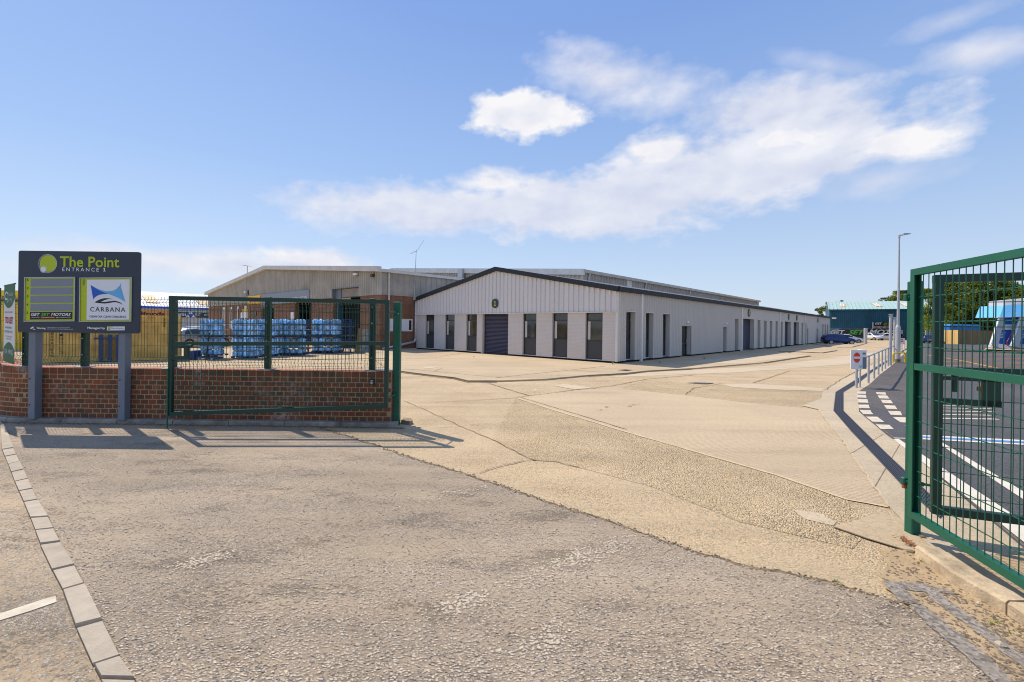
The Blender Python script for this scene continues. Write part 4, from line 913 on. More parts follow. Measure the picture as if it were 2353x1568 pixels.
# fittings on the workshop front
def bworld(u, y, z): return Matrix.Translation((B0.x, B0.y, 0)) @ Matrix.Rotation(rz1, 4, 'Z') @ Mb @ Vector((u, y, z))
MBW = Matrix.Translation((B0.x, B0.y, 0)) @ Matrix.Rotation(rz1, 4, 'Z') @ Mb
def ftng(name, label, cat, u, z): o = thing(name, label, cat); s_ = .62 if cat in ('camera', 'light') else 1; o.matrix_world = MBW @ Matrix.Translation((u, 0, z)) @ Matrix.Scale(s_, 4); return o
cc = ftng('security_camera', 'white security camera on a bracket above the shuttered bay of the workshop', 'camera', bx_(826), bz_(826, 631))
q = MB(); q.cbox(-.75, -.05, -.5, -.25, -.1, .12, .03); q.build('camera_body', 'white_paint', cc); q = MB(); q.bar((0, -.08, -.2), (-.3, -.35, -.1), .06, .06); q.build('bracket', 'frame_dark', cc)
cc = ftng('floodlight', 'dark floodlight under the eaves at the right end of the workshop front', 'light', bx_(863), bz_(863, 634))
q = MB(); q.cbox(-.45, .05, -.5, -.2, -.15, .15, .03); q.build('lamp_head', 'frame_dark', cc); q = MB(); q.bar((.1, -.07, 0), (-.1, -.3, .05), .06, .06); q.build('bracket', 'frame_dark', cc)
cc = ftng('security_camera', 'small white camera on a pole bracket left on the workshop gable, over the yellow sign', 'camera', bx_(571), bz_(571, 672))
q = MB(); q.cbox(-.7, 0, -.6, -.3, -.1, .1, .03); q.build('camera_body', 'white_paint', cc); q = MB(); q.bar((0, -.08, -.3), (-.1, -.4, 0), .07, .07); q.build('bracket', 'frame_dark', cc)
cc = ftng('aerial', 'small television aerial on a pole rising from the left slope of the workshop roof', 'aerial', bx_(569.5), bz_(569.5, 655))
hz = bz_(569.5, 612)-bz_(569.5, 655); q = MB(); q.tube((0, -.12, -.9), (0, -.12, hz), .03, 5); q.build('pole', 'rust', cc)
q = MB(); q.tube((-.9, -.12, hz+.15), (.9, -.12, hz-.12), .02, 5)
for t in (-.8, -.5, -.2, .3): q.tube((t, -.5, hz-.14*t), (t, .25, hz-.14*t), .012, 4)
q.build('antenna', 'galvanised', cc); q = MB(); q.box(-.12, .6, -.2, -.14, -1.1, -.6); q.build('bracket', 'frame_dark', cc)
x0, x1 = bx_(604.7), bx_(714.5); zt, zb0 = bz_(712, 666.5), bz_(712, 694)
sg = ftng('fascia_sign', 'long dark grey fascia sign with a white phone number on the workshop front', 'sign', 0, 0)
q = MB(); q.box(x0, x1, -.2, -.08, zb0, zt); q.build('board', 'sign_grey', sg, label=None)
hh = zt-zb0; text('01296 422226', x0+(x1-x0)*.70, x0+(x1-x0)*.975, zb0+hh*.12, zb0+hh*.47, -.203, 'sign_white', sg); text('Repairs', x0+(x1-x0)*.52, x0+(x1-x0)*.63, zb0+hh*.2, zb0+hh*.5, -.203, 'sign_white', sg); text('Servicing', x0+(x1-x0)*.36, x0+(x1-x0)*.48, zb0+hh*.2, zb0+hh*.5, -.203, 'sign_white', sg)
x0, x1 = bx_(573), bx_(604); zt, zb0 = bz_(590, 680), bz_(590, 698.5)
sg = ftng('yellow_sign', 'yellow sign with red lettering on the workshop front left of the grey fascia', 'sign', 0, 0)
q = MB(); q.box(x0, x1, -.18, -.06, zb0, zt); q.build('board', 'yellow_paint', sg); q = MB(); q.box(x1-.35, x1-.02, -.187, -.181, zb0+.05, zt-.03); q.build('red_band', 'print_red', sg)
q = MB(); q.box(x0+.3, x1-.8, -.187, -.181, zb0+.15, zb0+.5); q.build('red_band', 'print_red', sg)
for (a, b, c_, d, m_, lb) in ((530, 610, 750, 800, 'yellow_paint', 'small yellow notice above a white one between the workshop window and pier'), (508, 610, 800, 885, 'sign_white', 'small white notice on the brick pier right of the white windows')):
    q = MB(); q.box(bx_(c7(a)), bx_(c7(b)), -.05, -.005, bz_(c7(a), c7y(d)), bz_(c7(a), c7y(c_))); o = q.build('notice', m_); o.matrix_world = MBW; tag(o, lb, 'sign')
q = MB(); disc(q, bx_(c7(727)), bz_(c7(727), c7y(815)), .32, -.05, -.005); o = q.build('number_sign', 'sign_navy'); o.matrix_world = MBW; tag(o, 'small dark round number sign on the brick pier of the workshop', 'sign'); text('7', bx_(c7(727))-.12, bx_(c7(727))+.12, bz_(c7(727), c7y(815))-.2, bz_(c7(727), c7y(815))+.2, -.052, 'sign_lime', o)
q = MB(); q.box(bx_(c7(1262)), bx_(c7(1315)), -.05, -.005, bz_(c7(1262), c7y(893)), bz_(c7(1262), c7y(795))); o = q.build('notice', 'sign_white'); o.matrix_world = MBW; tag(o, 'tall narrow white notice on the brick pier between the two dark bays', 'sign')
# ---- the big shed behind
C0 = Vector((7.3, 47.0)); WC = 70.0; CE = 7.35; CR = 10.15; LC = 64.0
Cd = thing('warehouse_building', 'big pale beige clad warehouse whose roof line shows behind the grey terrace', 'building', (C0.x, C0.y, 0), rz1)
Mc = Matrix(((0, 1, 0, 0), (-1, 0, 0, WC), (0, 0, 1, 0), (0, 0, 0, 1)))
cs_ = (CR-CE)/(WC/2); zc_ = lambda x: CE+cs_*(WC/2-abs(x-WC/2))
mb = MB(); clad_run(mb, 0, WC, 0, zc_, .5, .13, 0); put(mb.build('profiled_cladding', 'clad_old', Cd), Mc)
q = MB()
for s in (-1, 1): q.bar((WC/2+s*(WC/2+.3), -.3, CE-.0), (WC/2, -.3, CR+.0), .3, .62)
put(q.build('gable_fascia', 'fascia_old', Cd), Mc)
mb = MB(); clad_run(mb, 0, 9.0, 0, CE, .6, .13, 0); clad_run(mb, 10.2, LC, 0, CE, .6, .13, 0); mb.build('profiled_cladding', 'clad_old_side', Cd)
q = MB(); q.box(9.0, 10.2, -.06, .0, 0, CE-.02); q.build('pale_panel', 'fascia_old', Cd)
q = MB(); q.box(-.2, LC+.2, -.4, -.08, CE-.06, CE+.26); q.build('gutter', 'clad_old', Cd)
for x in (.8, 13.5, 27.5, 41.5, 62): q = MB(); q.tube((x, -.3, CE-.05), (x, -.12, CE-.7), .09, 6); q.tube((x, -.12, CE-.7), (x, -.12, CE-2.5), .08, 6); q.build('downpipe', 'galvanised', Cd)
zrc = lambda y: CE+.28+cs_*(WC/2-abs(y-WC/2)); q = MB()
q.add([(-.2, -.1, zrc(-.1)), (LC, -.1, zrc(-.1)), (LC, WC/2, zrc(WC/2)), (-.2, WC/2, zrc(WC/2)), (LC, WC+.1, zrc(WC)), (-.2, WC+.1, zrc(WC))], [(0, 1, 2, 3), (3, 2, 4, 5)]); q.build('roof', 'roof_sheet', Cd)
q = MB(); q.plate([(0, 0), (WC, 0), (WC, CE), (WC/2, CR), (0, CE)], 0, .3); put(q.build('end_wall', 'clad_old', Cd), Matrix.Translation((LC-.02, 0, 0)) @ Matrix.Rotation(math.pi/2, 4, 'Z'))
s_, _ = onwall(1065, 750, C0, D2); u_ = WC-s_; z0 = onwall(1065, 640, C0, D2)[1]; z1 = onwall(1065, 619, C0, D2)[1]
q = MB(); q.box(u_-.45, u_+.45, -.75, -.46, z0-2, z1); put(q.build('vertical_duct', 'galvanised', Cd), Mc)
# ---- retail shed far left
E0 = Vector((-58.3, 71.4))-D1*12; WE = 62
Ed = thing('retail_building', 'white roofed motor shed with blue gutter and orange and black fascia signs', 'building'); Ed.matrix_world = mfac(E0, D1)
ex = lambda px: onwall(px, 750, E0, D1)[0]; ez = lambda px, py: onwall(px, py, E0, D1)[1]
mb = MB(); clad_run(mb, 0, WE, 0, 4.0, .5, .08, 0); mb.build('wall', 'clad_front', Ed)
q = MB(); q.box(-.3, WE, -.35, -.1, 3.85, 4.15); q.build('gutter', 'print_blue', Ed)
q = MB(); q.add([(-.3, -.3, 4.15), (WE, -.3, 4.15), (WE, 9, 6.9), (-.3, 9, 6.9), (WE, 18, 4.15), (-.3, 18, 4.15), (-.3, 9, 0), (-.3, 0, 0), (-.3, 18, 0)], [(0, 1, 2, 3), (3, 2, 4, 5), (0, 3, 5, 8, 7)])
for i in range(int(WE/.9)): q.bar((i*.9, -.3, 4.17), (i*.9, 9, 6.93), .08, .05)
q.build('roof', 'soffit_white', Ed)
for i in (0, 1, 2, 3): x = 13+i*7.2; q = MB(); q.add([(x, 1.5, 4.78), (x+1.6, 1.5, 4.78), (x+1.6, 6.3, 6.25), (x, 6.3, 6.25)], [(0, 1, 2, 3)]); q.build('skylight', 'skylight_tan', Ed)
xo = ex(392); zt, zb0 = ez(380, 716), ez(380, 728)
q = MB(); q.box(1, xo, -.3, -.12, zb0, zt+.1); og = q.build('orange_fascia', 'orange_sign', Ed); text('halfords', ex(322)-1.2, ex(378), zb0+.1, zt-.12, -.31, 'print_black', og, bold=.03)
xe = ex(520); q = MB(); q.box(xo+.02, xe, -.3, -.12, ez(440, 730), zt-.05); bf = q.build('black_fascia', 'sign_navy', Ed)
za, zb1 = ez(440, 727), ez(440, 720); text('autocentre', ex(394.5), ex(426), za, zb1, -.305, 'sign_white', bf, bold=.02)
q = MB(); q.box(ex(430), ex(443.5), -.312, -.301, ez(436, 729.5), ez(436, 718.5)); q.build('test_badge', 'print_blue', bf)
q = MB(); cxx, czz = (ex(430)+ex(443.5))/2, (za+zb1)/2
for dx, dz in ((-.42, -.25), (.42, -.25), (0, .3)): q.plate([(cxx+dx-.3, czz+dz-.2), (cxx+dx+.3, czz+dz-.2), (cxx+dx, czz+dz+.3)], -.32, -.313)
q.build('test_badge_triangles', 'sign_white', bf)
text('MOT', ex(447), ex(459.5), za, zb1, -.305, 'sign_white', bf); text('servicing', ex(467), ex(493), za, zb1, -.305, 'sign_white', bf)
q = MB(); q.tube((ex(350+152), 4, 4), (ex(350+152), 4, 7.2), .1, 6)
# ---- blue shed at the end of the yard
T0 = P(1905, 782, 95).xy; T1 = P(2140, 782, 86.5).xy; dT = (T1-T0).normalized(); WT = (T1-T0).length
Td = thing('blue_building', 'dark blue clad shed with a pale green roof and tan skylights beyond the parked cars', 'building'); Td.matrix_world = mfac(T0, dT)
tx = lambda px: onwall(px, 750, T0, dT)[0]; tz = lambda px, py: onwall(px, py, T0, dT)[1]
TE = tz(1905, 713.5)
mb = MB(); clad_run(mb, 0, WT, 0, TE, .33, .09, 0); mb.build('profiled_cladding', 'teal_cladding', Td)
q = MB(); q.box(-.1, WT+.1, -.35, -.1, TE-.1, TE+.18); q.build('gutter', 'teal_cladding', Td)
TR = tz(1905, 697.5)*1.02+.35
q = MB(); q.add([(-.15, -.3, TE+.15), (WT+.1, -.3, TE+.15), (WT+.1, 7, TR+.15), (-.15, 7, TR+.15), (WT+.1, 14, TE), (-.15, 14, TE)], [(0, 1, 2, 3), (3, 2, 4, 5)])
for i in range(int(WT/.65)+1): q.bar((i*.65, -.3, TE+.18), (i*.65, 7, TR+.18), .1, .09)
q.build('roof', 'aqua_roof', Td)
q = MB(); q.add([(0, 0, 0), (0, 14, 0), (0, 14, TE), (0, 7, TR), (0, 0, TE), (WT, 0, 0), (WT, 14, 0), (WT, 14, TE), (WT, 7, TR), (WT, 0, TE)], [(0, 1, 2, 3, 4), (5, 6, 7, 8, 9), (1, 6, 7, 2)]); q.build('gable_wall', 'teal_cladding', Td)
for a, b in ((1930.3, 1942.8), (2007.5, 2022), (2075, 2091)):
    xa, xb = tx(a), tx(b)+.2; sh = .5*(1 if a > 2000 else 0)
    q = MB(); f = lambda y: TE+.15+(TR-TE)*(y+.3)/7.3+.07
    q.add([(xa+sh, 1.9, f(1.9)), (xb+sh, 1.9, f(1.9)), (xb, 4.9, f(4.9)), (xa, 4.9, f(4.9))], [(0, 1, 2, 3)])
    q.build('skylight', 'skylight_tan', Td)
    w2 = MB()
    for t in (.3, .68): x = xa+(xb-xa)*t; w2.bar((x+sh, 1.9, f(1.9)+.03), (x, 4.9, f(4.9)+.03), .12, .05)
    w2.build('skylight_bar', 'white_paint', Td)
q = MB(); x = tx(1917); q.box(x-.4, x+.3, -.5, -.1, tz(1917, 733.5), tz(1917, 730)); tag(q.build('floodlight', 'white_paint'), 'small pale floodlight on the left part of the blue shed wall', 'light').matrix_world = mfac(T0, dT)
# ============================================================ LOW WALL, FENCE, SIGN, LEFT GATE
YW = 7.64; KY = 7.50; ZK = .08
wallx = lambda px: ray(px, 900)[0]*YW
XR = ray(899, 900)[0]*YW; XS = ray(72, 900)[0]*YW
# plan path of the wall face, right to left, then bending away
face = [Vector((XR, YW)), Vector((XS, YW))]
cx, cy, rad = XS, YW+1.7, 1.7
arc = [Vector((cx-rad*math.sin(t), cy-rad*math.cos(t))) for t in [math.radians(q) for q in range(4, 44, 4)]]
tail = [arc[-1]+Vector((-math.cos(math.radians(40)), math.sin(math.radians(40))))*q for q in (1, 2, 3.5)]
line = face+arc+tail
def resample(pts, step):
    out = [pts[0].copy()]; acc = 0
    for a, b in zip(pts, pts[1:]):
        d = (b-a).length; t = step-acc
        while t <= d: out.append(a+(b-a)*(t/d)); t += step
        acc = d-(t-step)
    return out
WH = .90; LW = thing('brick_wall', 'low red brick wall curving away at its far end, with a mesh fence on top', 'wall', (0, 0, 0))
BW, BH = .1335, .0808; samp = resample(line, BW/2)
bricks = []
for row in range(9):
    off = row % 2; z = ZK+row*BH
    i = off
    while i+2 < len(samp): bricks.append((samp[i], samp[i+2], z, BH-.014)); i += 2
i = 0
while i+2 < len(samp): bricks.append((samp[i], samp[i+2], ZK+9*BH, .103)); i += 2
seen = [b for b in bricks if (b[0].y < 9.6)]
seen.sort(key=lambda b: (b[0].x+b[1].x)**2/4+b[0].y**2)
me = MB(); me.cbox(-BW/2+.007, BW/2-.007, -.004, .10, 0, BH-.014, .004); bme = me.mesh('brick', 'wall_brick')
me = MB(); me.cbox(-BW/2+.007, BW/2-.007, -.006, .10, 0, .100, .004); tme = me.mesh('brick', 'wall_brick')
rb = random.Random(5); rest = MB(); picked = 0
# one brick in three on the visible run is built singly where nothing stands before it, up to the limit
front = [b for b in seen if b[0].x < ray(385, 900)[0]*YW] ; fset = set(id(b) for b in front[:290])
for b in bricks:
    m_ = (b[0]+b[1])/2; d = (b[0]-b[1]).normalized(); rz = math.atan2(d.y, d.x)
    jit = rb.uniform(-.0035, .0035)
    M_ = Matrix.Translation((m_.x, m_.y+jit, b[2])) @ Matrix.Rotation(rz, 4, 'Z')
    if id(b) in fset:
        o = inst(bme if b[3] < .09 else tme, 'brick', LW); o.matrix_local = M_
    else:
        sh = rb.random(); rest.cbox(-BW/2+.007, BW/2-.007, -.005, .1, 0, b[3] if b[3] < .09 else .1, .004, M_, sh+.001)
stuff(rest.build('brick', 'wall_brick', LW))
core = MB(); n = len(line); TH = .33; vs = []
nrm = []
for i, p in enumerate(line):
    d = (line[min(i+1, n-1)]-line[max(i-1, 0)]).normalized(); nrm.append(Vector((d.y, -d.x))*1)
for p, nn in zip(line, nrm):
    if nn.y < 0 and nn.x == 0: pass
    for off, z in ((.0, 0), (.0, ZK+WH-.075), (TH, ZK+WH-.075), (TH, 0)): vs.append((p.x+nn.x*off, p.y+nn.y*off, z))
core.add(vs, [(4*i+j, 4*i+(j+1) % 4, 4*i+4+(j+1) % 4, 4*i+4+j) for i in range(n-1) for j in range(4)]+[(0, 1, 2, 3), tuple(4*(n-1)+j for j in range(4))]); core.build('mortar_core', 'mortar', LW)
ZT = ZK+9*BH+.1
s2 = resample(line, BW)
cm_ = MB()
cop = MB()
for a, b in zip(s2, s2[1:]):
    m_ = (a+b)/2; d = (a-b).normalized(); M_ = Matrix.Translation((m_.x, m_.y, 0)) @ Matrix.Rotation(math.atan2(d.y, d.x), 4, 'Z')
    cop.cbox(-BW/2+.005, BW/2-.005, .102, TH+.01, ZT-.09, ZT-.0005, .004, M_)
stuff(cop.build('coping_brick', 'brick_coping', LW))
# return end of the wall at the gate post
rb_ = MB()
for row in range(10):
    z = ZK+row*BH; h = BH-.011 if row < 9 else .1; ofs = 0 if row % 2 else .06
    for j in range(3):
        y0 = YW+.02+j*.12-(ofs if j else 0)
        rb_.cbox(XR-.02, XR+.012, y0, y0+.108, z, z+h, .004, None, rb.random())
stuff(rb_.build('brick', 'wall_brick', LW))
# kerb stones and litter along the foot of the wall
kb = thing('kerb_edge', 'weathered grey kerb stones along the foot of the brick wall', 'kerb')
kl = [Vector((XR+.12, KY)), Vector((XS-.1, KY))]+[Vector((cx-.1-(rad+.14)*math.sin(t), cy-(rad+.14)*math.cos(t))) for t in [math.radians(q) for q in range(6, 42, 6)]]+[Vector((cx-.1-(rad+.14)*math.sin(math.radians(38))-2.2*math.cos(math.radians(40)), cy-(rad+.14)*math.cos(math.radians(38))+2.2*math.sin(math.radians(40))))]
ks = resample(kl, .92)
ks = [kl[0]]+ks[1:]
for a, b in zip(ks, ks[1:]):
    d = (b-a).normalized(); kerb(wobble([a+d*.006, b-d*.006], .12, .007, int(a.x*50) % 97), .17, -.01, ZK+rb.uniform(-.006, .006), 'kerb_stone', 'kerb_concrete', kb, .018, side=-1)
lit = MB(); rl = random.Random(8); lit2 = MB()
for i in range(1500):
    t = rl.random(); x = XS-.6+(XR+.3-XS+.6)*t; y = KY-abs(rl.gauss(0, .045))-.005; pebble(lit, (x, y, .01), rl.choice((.004, .006, .009, .014)), rl, .7)
for i in range(300):
    x = XS+(XR-XS)*(1-rl.random()**1.6); y = KY-abs(rl.gauss(0, .05))-.01; a = rl.random()*6.28; s = rl.uniform(.008, .02)
    lit2.add([(x+s*math.cos(a), y+s*math.sin(a), .014), (x+s*.5*math.cos(a+1.6), y+s*.5*math.sin(a+1.6), .014+rl.random()*.015), (x-s*math.cos(a), y-s*math.sin(a), .016), (x-s*.5*math.cos(a+1.6), y-s*.5*math.sin(a+1.6), .013)], [(0, 1, 2, 3)])
stuff(lit.build('grit', 'grit', kb)); stuff(lit2.build('leaf_litter', 'dry_leaf', kb))
# ---- green mesh fence on the wall
YF = YW+.17; ZF0, ZF1 = ZT+.01, 2.13
FN = thing('mesh_fence', 'dark green welded mesh fence panels bolted along the top of the brick wall', 'fence', (0, 0, 0))
fxx = lambda px: ray(px, 800)[0]*YF
posts = [54, 189, 392, 612, 854]
for px in posts+[887]:
    x = fxx(px); q = MB(); q.cbox(x-.045 if px != 887 else x-.03, x+.045 if px != 887 else x+.03, YF+.01, YF+.10, ZT, ZF1+.02 if px != 887 else 1.95, .006)
    p_ = q.build('fence_post', 'green_paint_dark', FN)
    q = MB(); q.box(x-.1, x+.1, YF-.05, YF+.15, ZT, ZT+.012); q.build('base_plate', 'steel', p_)
    q = MB()
    for z in (1.12, 1.4, 1.72, 2.0): q.tube((x, YF-.006, z), (x, YF+.012, z), .012, 6)
    q.build('bolt', 'steel', p_)
def mesh_panel(a, b, ya, yb, name='wire_mesh', par=None):
    L_ = math.hypot(b-a, yb-ya); n = int(L_/.0555); mb = MB(); ux, uy = (b-a)/L_, (yb-ya)/L_; nx, ny = uy, -ux
    zs = [ZF0+.01, ZF0+.05, ZF0+.11, ZF0+.17, ZF1-.21, ZF1-.16, ZF1-.10, ZF1-.05, ZF1]; off = [0, 0, .05, 0, 0, 0, .05, 0, 0]
    for i in range(n+1):
        x = a+(b-a)*i/n; y = ya+(yb-ya)*i/n
        for j in range(len(zs)-1): mb.tube((x+nx*off[j], y+ny*off[j], zs[j]), (x+nx*off[j+1], y+ny*off[j+1], zs[j+1]), .0028, 4, caps=False)
    for z, o_ in [(ZF0+.02, 0), (ZF0+.05, 0), (ZF0+.11, .05), (ZF0+.17, 0), (ZF1-.21, 0), (ZF1-.16, 0), (ZF1-.1, .05), (ZF1-.05, 0)]+[(ZF0+.17+.2*k_, 0) for k_ in range(1, 4)]:
        mb.tube((a+nx*(o_+.004), ya+ny*(o_+.004), z), (b+nx*(o_+.004), yb+ny*(o_+.004), z), .0034, 4, caps=False)
    return mb.build(name, 'green_wire', par or FN)
for a, b in zip([54, 189, 392, 612, 854], [189, 392, 612, 854, 887]): mesh_panel(fxx(a), fxx(b), YF, YF)
# fence bending back at the left with a green windbreak net
c0 = Vector((fxx(54), YF)); c1 = Vector((-9.5, 8.35)); c2_ = Vector((-11.5, 10.0)); c3_ = Vector((-14, 12.1))
FB = thing('netted_fence', 'green fence with windbreak netting turning away behind the letting banner', 'fence')
for i, (p, q_) in enumerate(((c1, c2_), (c2_, c3_))):
    mb = MB(); n = 14; vs = []
    for j in range(n+1):
        c = p.lerp(q_, j/n); w_ = .03*math.sin(j*1.3+i); vs += [(c.x+w_, c.y+w_, ZF0+.05), (c.x-w_*.4, c.y+w_, ZF1+.12)]
    vs2 = [(x+.012, y+.006, z) for x, y, z in vs]; m_ = len(vs)
    mb.add(vs+vs2, [(2*j, 2*j+2, 2*j+3, 2*j+1) for j in range(n)]+[(m_+2*j, m_+2*j+1, m_+2*j+3, m_+2*j+2) for j in range(n)]); mb.build('windbreak_net', 'green_net', FB)
    q2 = MB(); q2.tube((p.x, p.y, ZF1+.13), (q_.x, q_.y, ZF1+.13), .02, 6); q2.build('top_rail', 'green_paint', FB)
for c in (c1, c2_, c3_): q2 = MB(); q2.cbox(c.x-.04, c.x+.04, c.y, c.y+.08, ZT, ZF1+.16, .005); q2.build('fence_post', 'green_paint_dark', FB)
mesh_panel(c1.x, c0.x, c1.y, c0.y)
# ---- letting banner hung on the curved corner
BN = thing('letting_banner', 'narrow green and white upright letting banner tied to the fence at the wall corner', 'banner')
bx0 = P(8, 840, 7.98); bx1 = P(33, 838, 7.74); zt0, zt1 = P(12, 657, 7.98).z, P(33, 652, 7.74).z; zb0_, zb1_ = P(9, 829, 7.98).z, P(30, 838, 7.74).z
def bpt(u, v, o=0.0):
    x = bx0.x+(bx1.x-bx0.x)*u; y = bx0.y+(bx1.y-bx0.y)*u; z = (zb0_+(zt0-zb0_)*v)*(1-u)+(zb1_+(zt1-zb1_)*v)*u
    wv = .014*math.sin(v*9+.6)+.006*math.sin(v*19)+.008*math.sin(u*5+v*4)
    return (x+wv*.8, y-wv*.9-o, z)
def bgrid(u0, u1, v0, v1, m, name, o, nu=8, nv=40, cut=None):
    mb = MB(); vs = []; fs = []
    for j in range(nv+1):
        for i in range(nu+1): vs.append(bpt(u0+(u1-u0)*i/nu, v0+(v1-v0)*j/nv, o))
    for j in range(nv):
        for i in range(nu):
            u = u0+(u1-u0)*(i+.5)/nu; v = v0+(v1-v0)*(j+.5)/nv
            if cut is None or cut(u, v): k_ = j*(nu+1)+i; fs.append((k_, k_+1, k_+nu+2, k_+nu+1))
    mb.add(vs, fs); return mb.build(name, m, BN)
bgrid(0, 1, 0, 1, 'banner_white', 'cloth', 0)
bgrid(0, 1, .68, 1, 'banner_green', 'green_top', .004, 24, 60, lambda u, v: v > .70+.10*(2*abs(u-.45))**2)
bgrid(0, 1, 0, .26, 'banner_green', 'green_foot', .004, 24, 60, lambda u, v: v < .26-.10*(2*abs(u-.5))**2)
def btext(s, u0, u1, v0, v1, m, bold=0.0):
    q = text(s, 0, 1, 0, 1, 0, m, None, mb=MB(), bold=bold, depth=.001); q.v = [bpt(u0+(u1-u0)*x, v0+(v1-v0)*z, .008) for x, y, z in q.v]; q.build('lettering', m, BN)
btext('chandler', .34, .9, .85, .905, 'sign_white'); btext('garvey', .34, .78, .765, .82, 'sign_white'); btext('UNITS AT THE POINT', .1, .85, .635, .655, 'print_black')
btext('TO LET', .12, .82, .50, .585, 'print_red', .03); btext('REFURBISHED', .14, .72, .435, .46, 'print_black'); btext('INDUSTRIAL UNITS', .1, .8, .38, .41, 'print_black')
btext('FOR ENQUIRIES', .15, .8, .325, .34, 'print_black'); btext('CONTACT', .25, .75, .295, .31, 'print_black'); btext('01296 398383', .04, .92, .11, .17, 'sign_white', .02)
q = MB(); vs = []
for i in range(25):
    t = .6+i/24*4.9; vs += [bpt(.24+.16*math.cos(t), .86+.055*math.sin(t), .008), bpt(.24+.11*math.cos(t), .86+.037*math.sin(t), .008)]
q.add(vs, [(2*i, 2*i+1, 2*i+3, 2*i+2) for i in range(24)]); q.build('logo_ring', 'sign_white', BN)
q = MB(); q.tube(bpt(0, 1), bpt(1, 1), .012, 6); q.tube(bpt(1, .63), bpt(1.3, .63), .006, 4); q.tube(bpt(1, .3), bpt(1.3, .3), .006, 4); q.build('tie', 'frame_dark', BN)
# ---- estate sign on two posts
YS = 7.44
SG = thing('estate_sign', 'navy and lime estate entrance sign board on two square grey posts', 'sign', (0, 0, 0))
sl, sr_ = ray(42.5, 670)[0]*YS, ray(322, 670)[0]*YS; zb_s, zt_s = P(182, 765, YS).z, P(182, 578, YS).z
def rrect(x0, x1, z0, z1, r, n=5):
    p = []
    for cx_, cz_, a0 in ((x1-r, z0+r, -90), (x1-r, z1-r, 0), (x0+r, z1-r, 90), (x0+r, z0+r, 180)):
        for i in range(n+1): t = math.radians(a0+90*i/n); p.append((cx_+r*math.cos(t), cz_+r*math.sin(t)))
    return p
q = MB(); q.plate(rrect(sl, sr_, zb_s, zt_s, .035), YS-.006, YS+.02); q.build('board', 'sign_navy', SG)
U0 = 62; V0 = 62; UX = lambda c: sl+(c-U0)/2120*(sr_-sl); VZ = lambda c, x=1100: zt_s-(c-50-(x-75)*.021)/1428*(zt_s-zb_s)
yf = YS-.006
for a, b in ((72.6, 97.6), (277.6, 298.7)):
    xa = ray(a, 860)[0]*(YS+.08); xb = xa+.115
    q = MB(); q.cbox(xa, xb, YS+.022, YS+.145, ZK-.01, zt_s-.08, .006); p_ = q.build('sign_post', 'post_grey', SG)
    q = MB()
    for z in (.31, .74): q.tube((xa+.03, YS+.012, z), (xa+.03, YS+.024, z), .013, 8)
    q.build('bolt', 'rust', p_)
def plate_on(name, pts, m, lay, par=SG): q = MB(); q.plate(pts, yf-.0012*lay-.001, yf-.0012*lay+.0002+.001*0); return q.build(name, m, par)
R_ = lambda x0, y0, x1, y1: [(UX(x0), VZ(y1, x0)), (UX(x1), VZ(y1, x1)), (UX(x1), VZ(y0, x1)), (UX(x0), VZ(y0, x0))]
def circ(cx_, cy_, r, n=48): k_ = (sr_-sl)/2120; return [(UX(cx_)+r*k_*math.cos(6.2832*i/n), VZ(cy_, cx_)+r*k_*math.sin(6.2832*i/n)) for i in range(n)]
def ring(cx_, cy_, r, w_, m, lay, n=64):
    k_ = (sr_-sl)/2120; q = MB(); vs = []
    for i in range(n):
        t = 6.2832*i/n
        for rr_ in (r, r-w_): vs.append((UX(cx_)+rr_*k_*math.cos(t), yf-.0012*lay-.001, VZ(cy_, cx_)+rr_*k_*math.sin(t)))
    q.add(vs, [(2*i, 2*i+1, (2*i+3) % (2*n), (2*i+2) % (2*n)) for i in range(n)]); q.build('logo_ring', m, SG)
plate_on('logo_disc', circ(580, 282, 146), 'sign_lime', 1); ring(572, 284, 168, 5, 'sign_grey', 1); ring(575, 282, 158, 5, 'sign_white', 1.5); plate_on('logo_dot', circ(500, 383, 46), 'sign_white', 3); ring(505, 382, 62, 5, 'sign_white', 2.5)
tx_ = lambda s, x0, y0, x1, y1, m, lay=2, **k_: text(s, UX(x0), UX(x1), VZ(y1, (x0+x1)/2), VZ(y0, (x0+x1)/2), yf-.0012*lay, m, SG, depth=.0012, **k_)
tx_('The Point', 788, 168, 1822, 352, 'sign_lime', bold=.018); tx_('ENTRANCE', 832, 360, 1465, 424, 'sign_white', space=1.5, bold=.004); tx_('1', 1540, 370, 1586, 428, 'sign_white', bold=.02)
def silver(x0, y0, x1, y1):
    q = MB(); a = R_(x0, y0, x1, y1); b = R_(x0+14, y0+14, x1-14, y1-14)
    q.add([(p[0], yf-.001, p[1]) for p in a]+[(p[0], yf-.014, p[1]) for p in a]+[(p[0], yf-.014, p[1]) for p in b]+[(p[0], yf-.004, p[1]) for p in b],
          [(i, (i+1) % 4, 4+(i+1) % 4, 4+i) for i in range(4)]+[(4+i, 4+(i+1) % 4, 8+(i+1) % 4, 8+i) for i in range(4)]+[(8+i, 8+(i+1) % 4, 12+(i+1) % 4, 12+i) for i in range(4)]); q.build('panel_frame', 'steel', SG)
silver(180, 520, 1066, 1300); silver(1140, 535, 2052, 1312)
plate_on('tenant_panel', R_(192, 532, 1054, 1288), 'sign_lime', 1); plate_on('yard_panel', R_(1152, 547, 2040, 1300), 'sign_lime', 1)
for i, (y0, y1) in enumerate(((552, 686), (703, 828), (846, 972), (992, 1114))): plate_on('blank_plate', R_(283, y0, 1020, y1), 'sign_grey', 3)
plate_on('tenant_plate', R_(278, 1130, 1016, 1262), 'print_black', 3)
for i, yy in enumerate((548, 692, 836, 980, 1124)): tx_(str(i+1), 218, yy, 246, yy+38, 'print_black', 4)
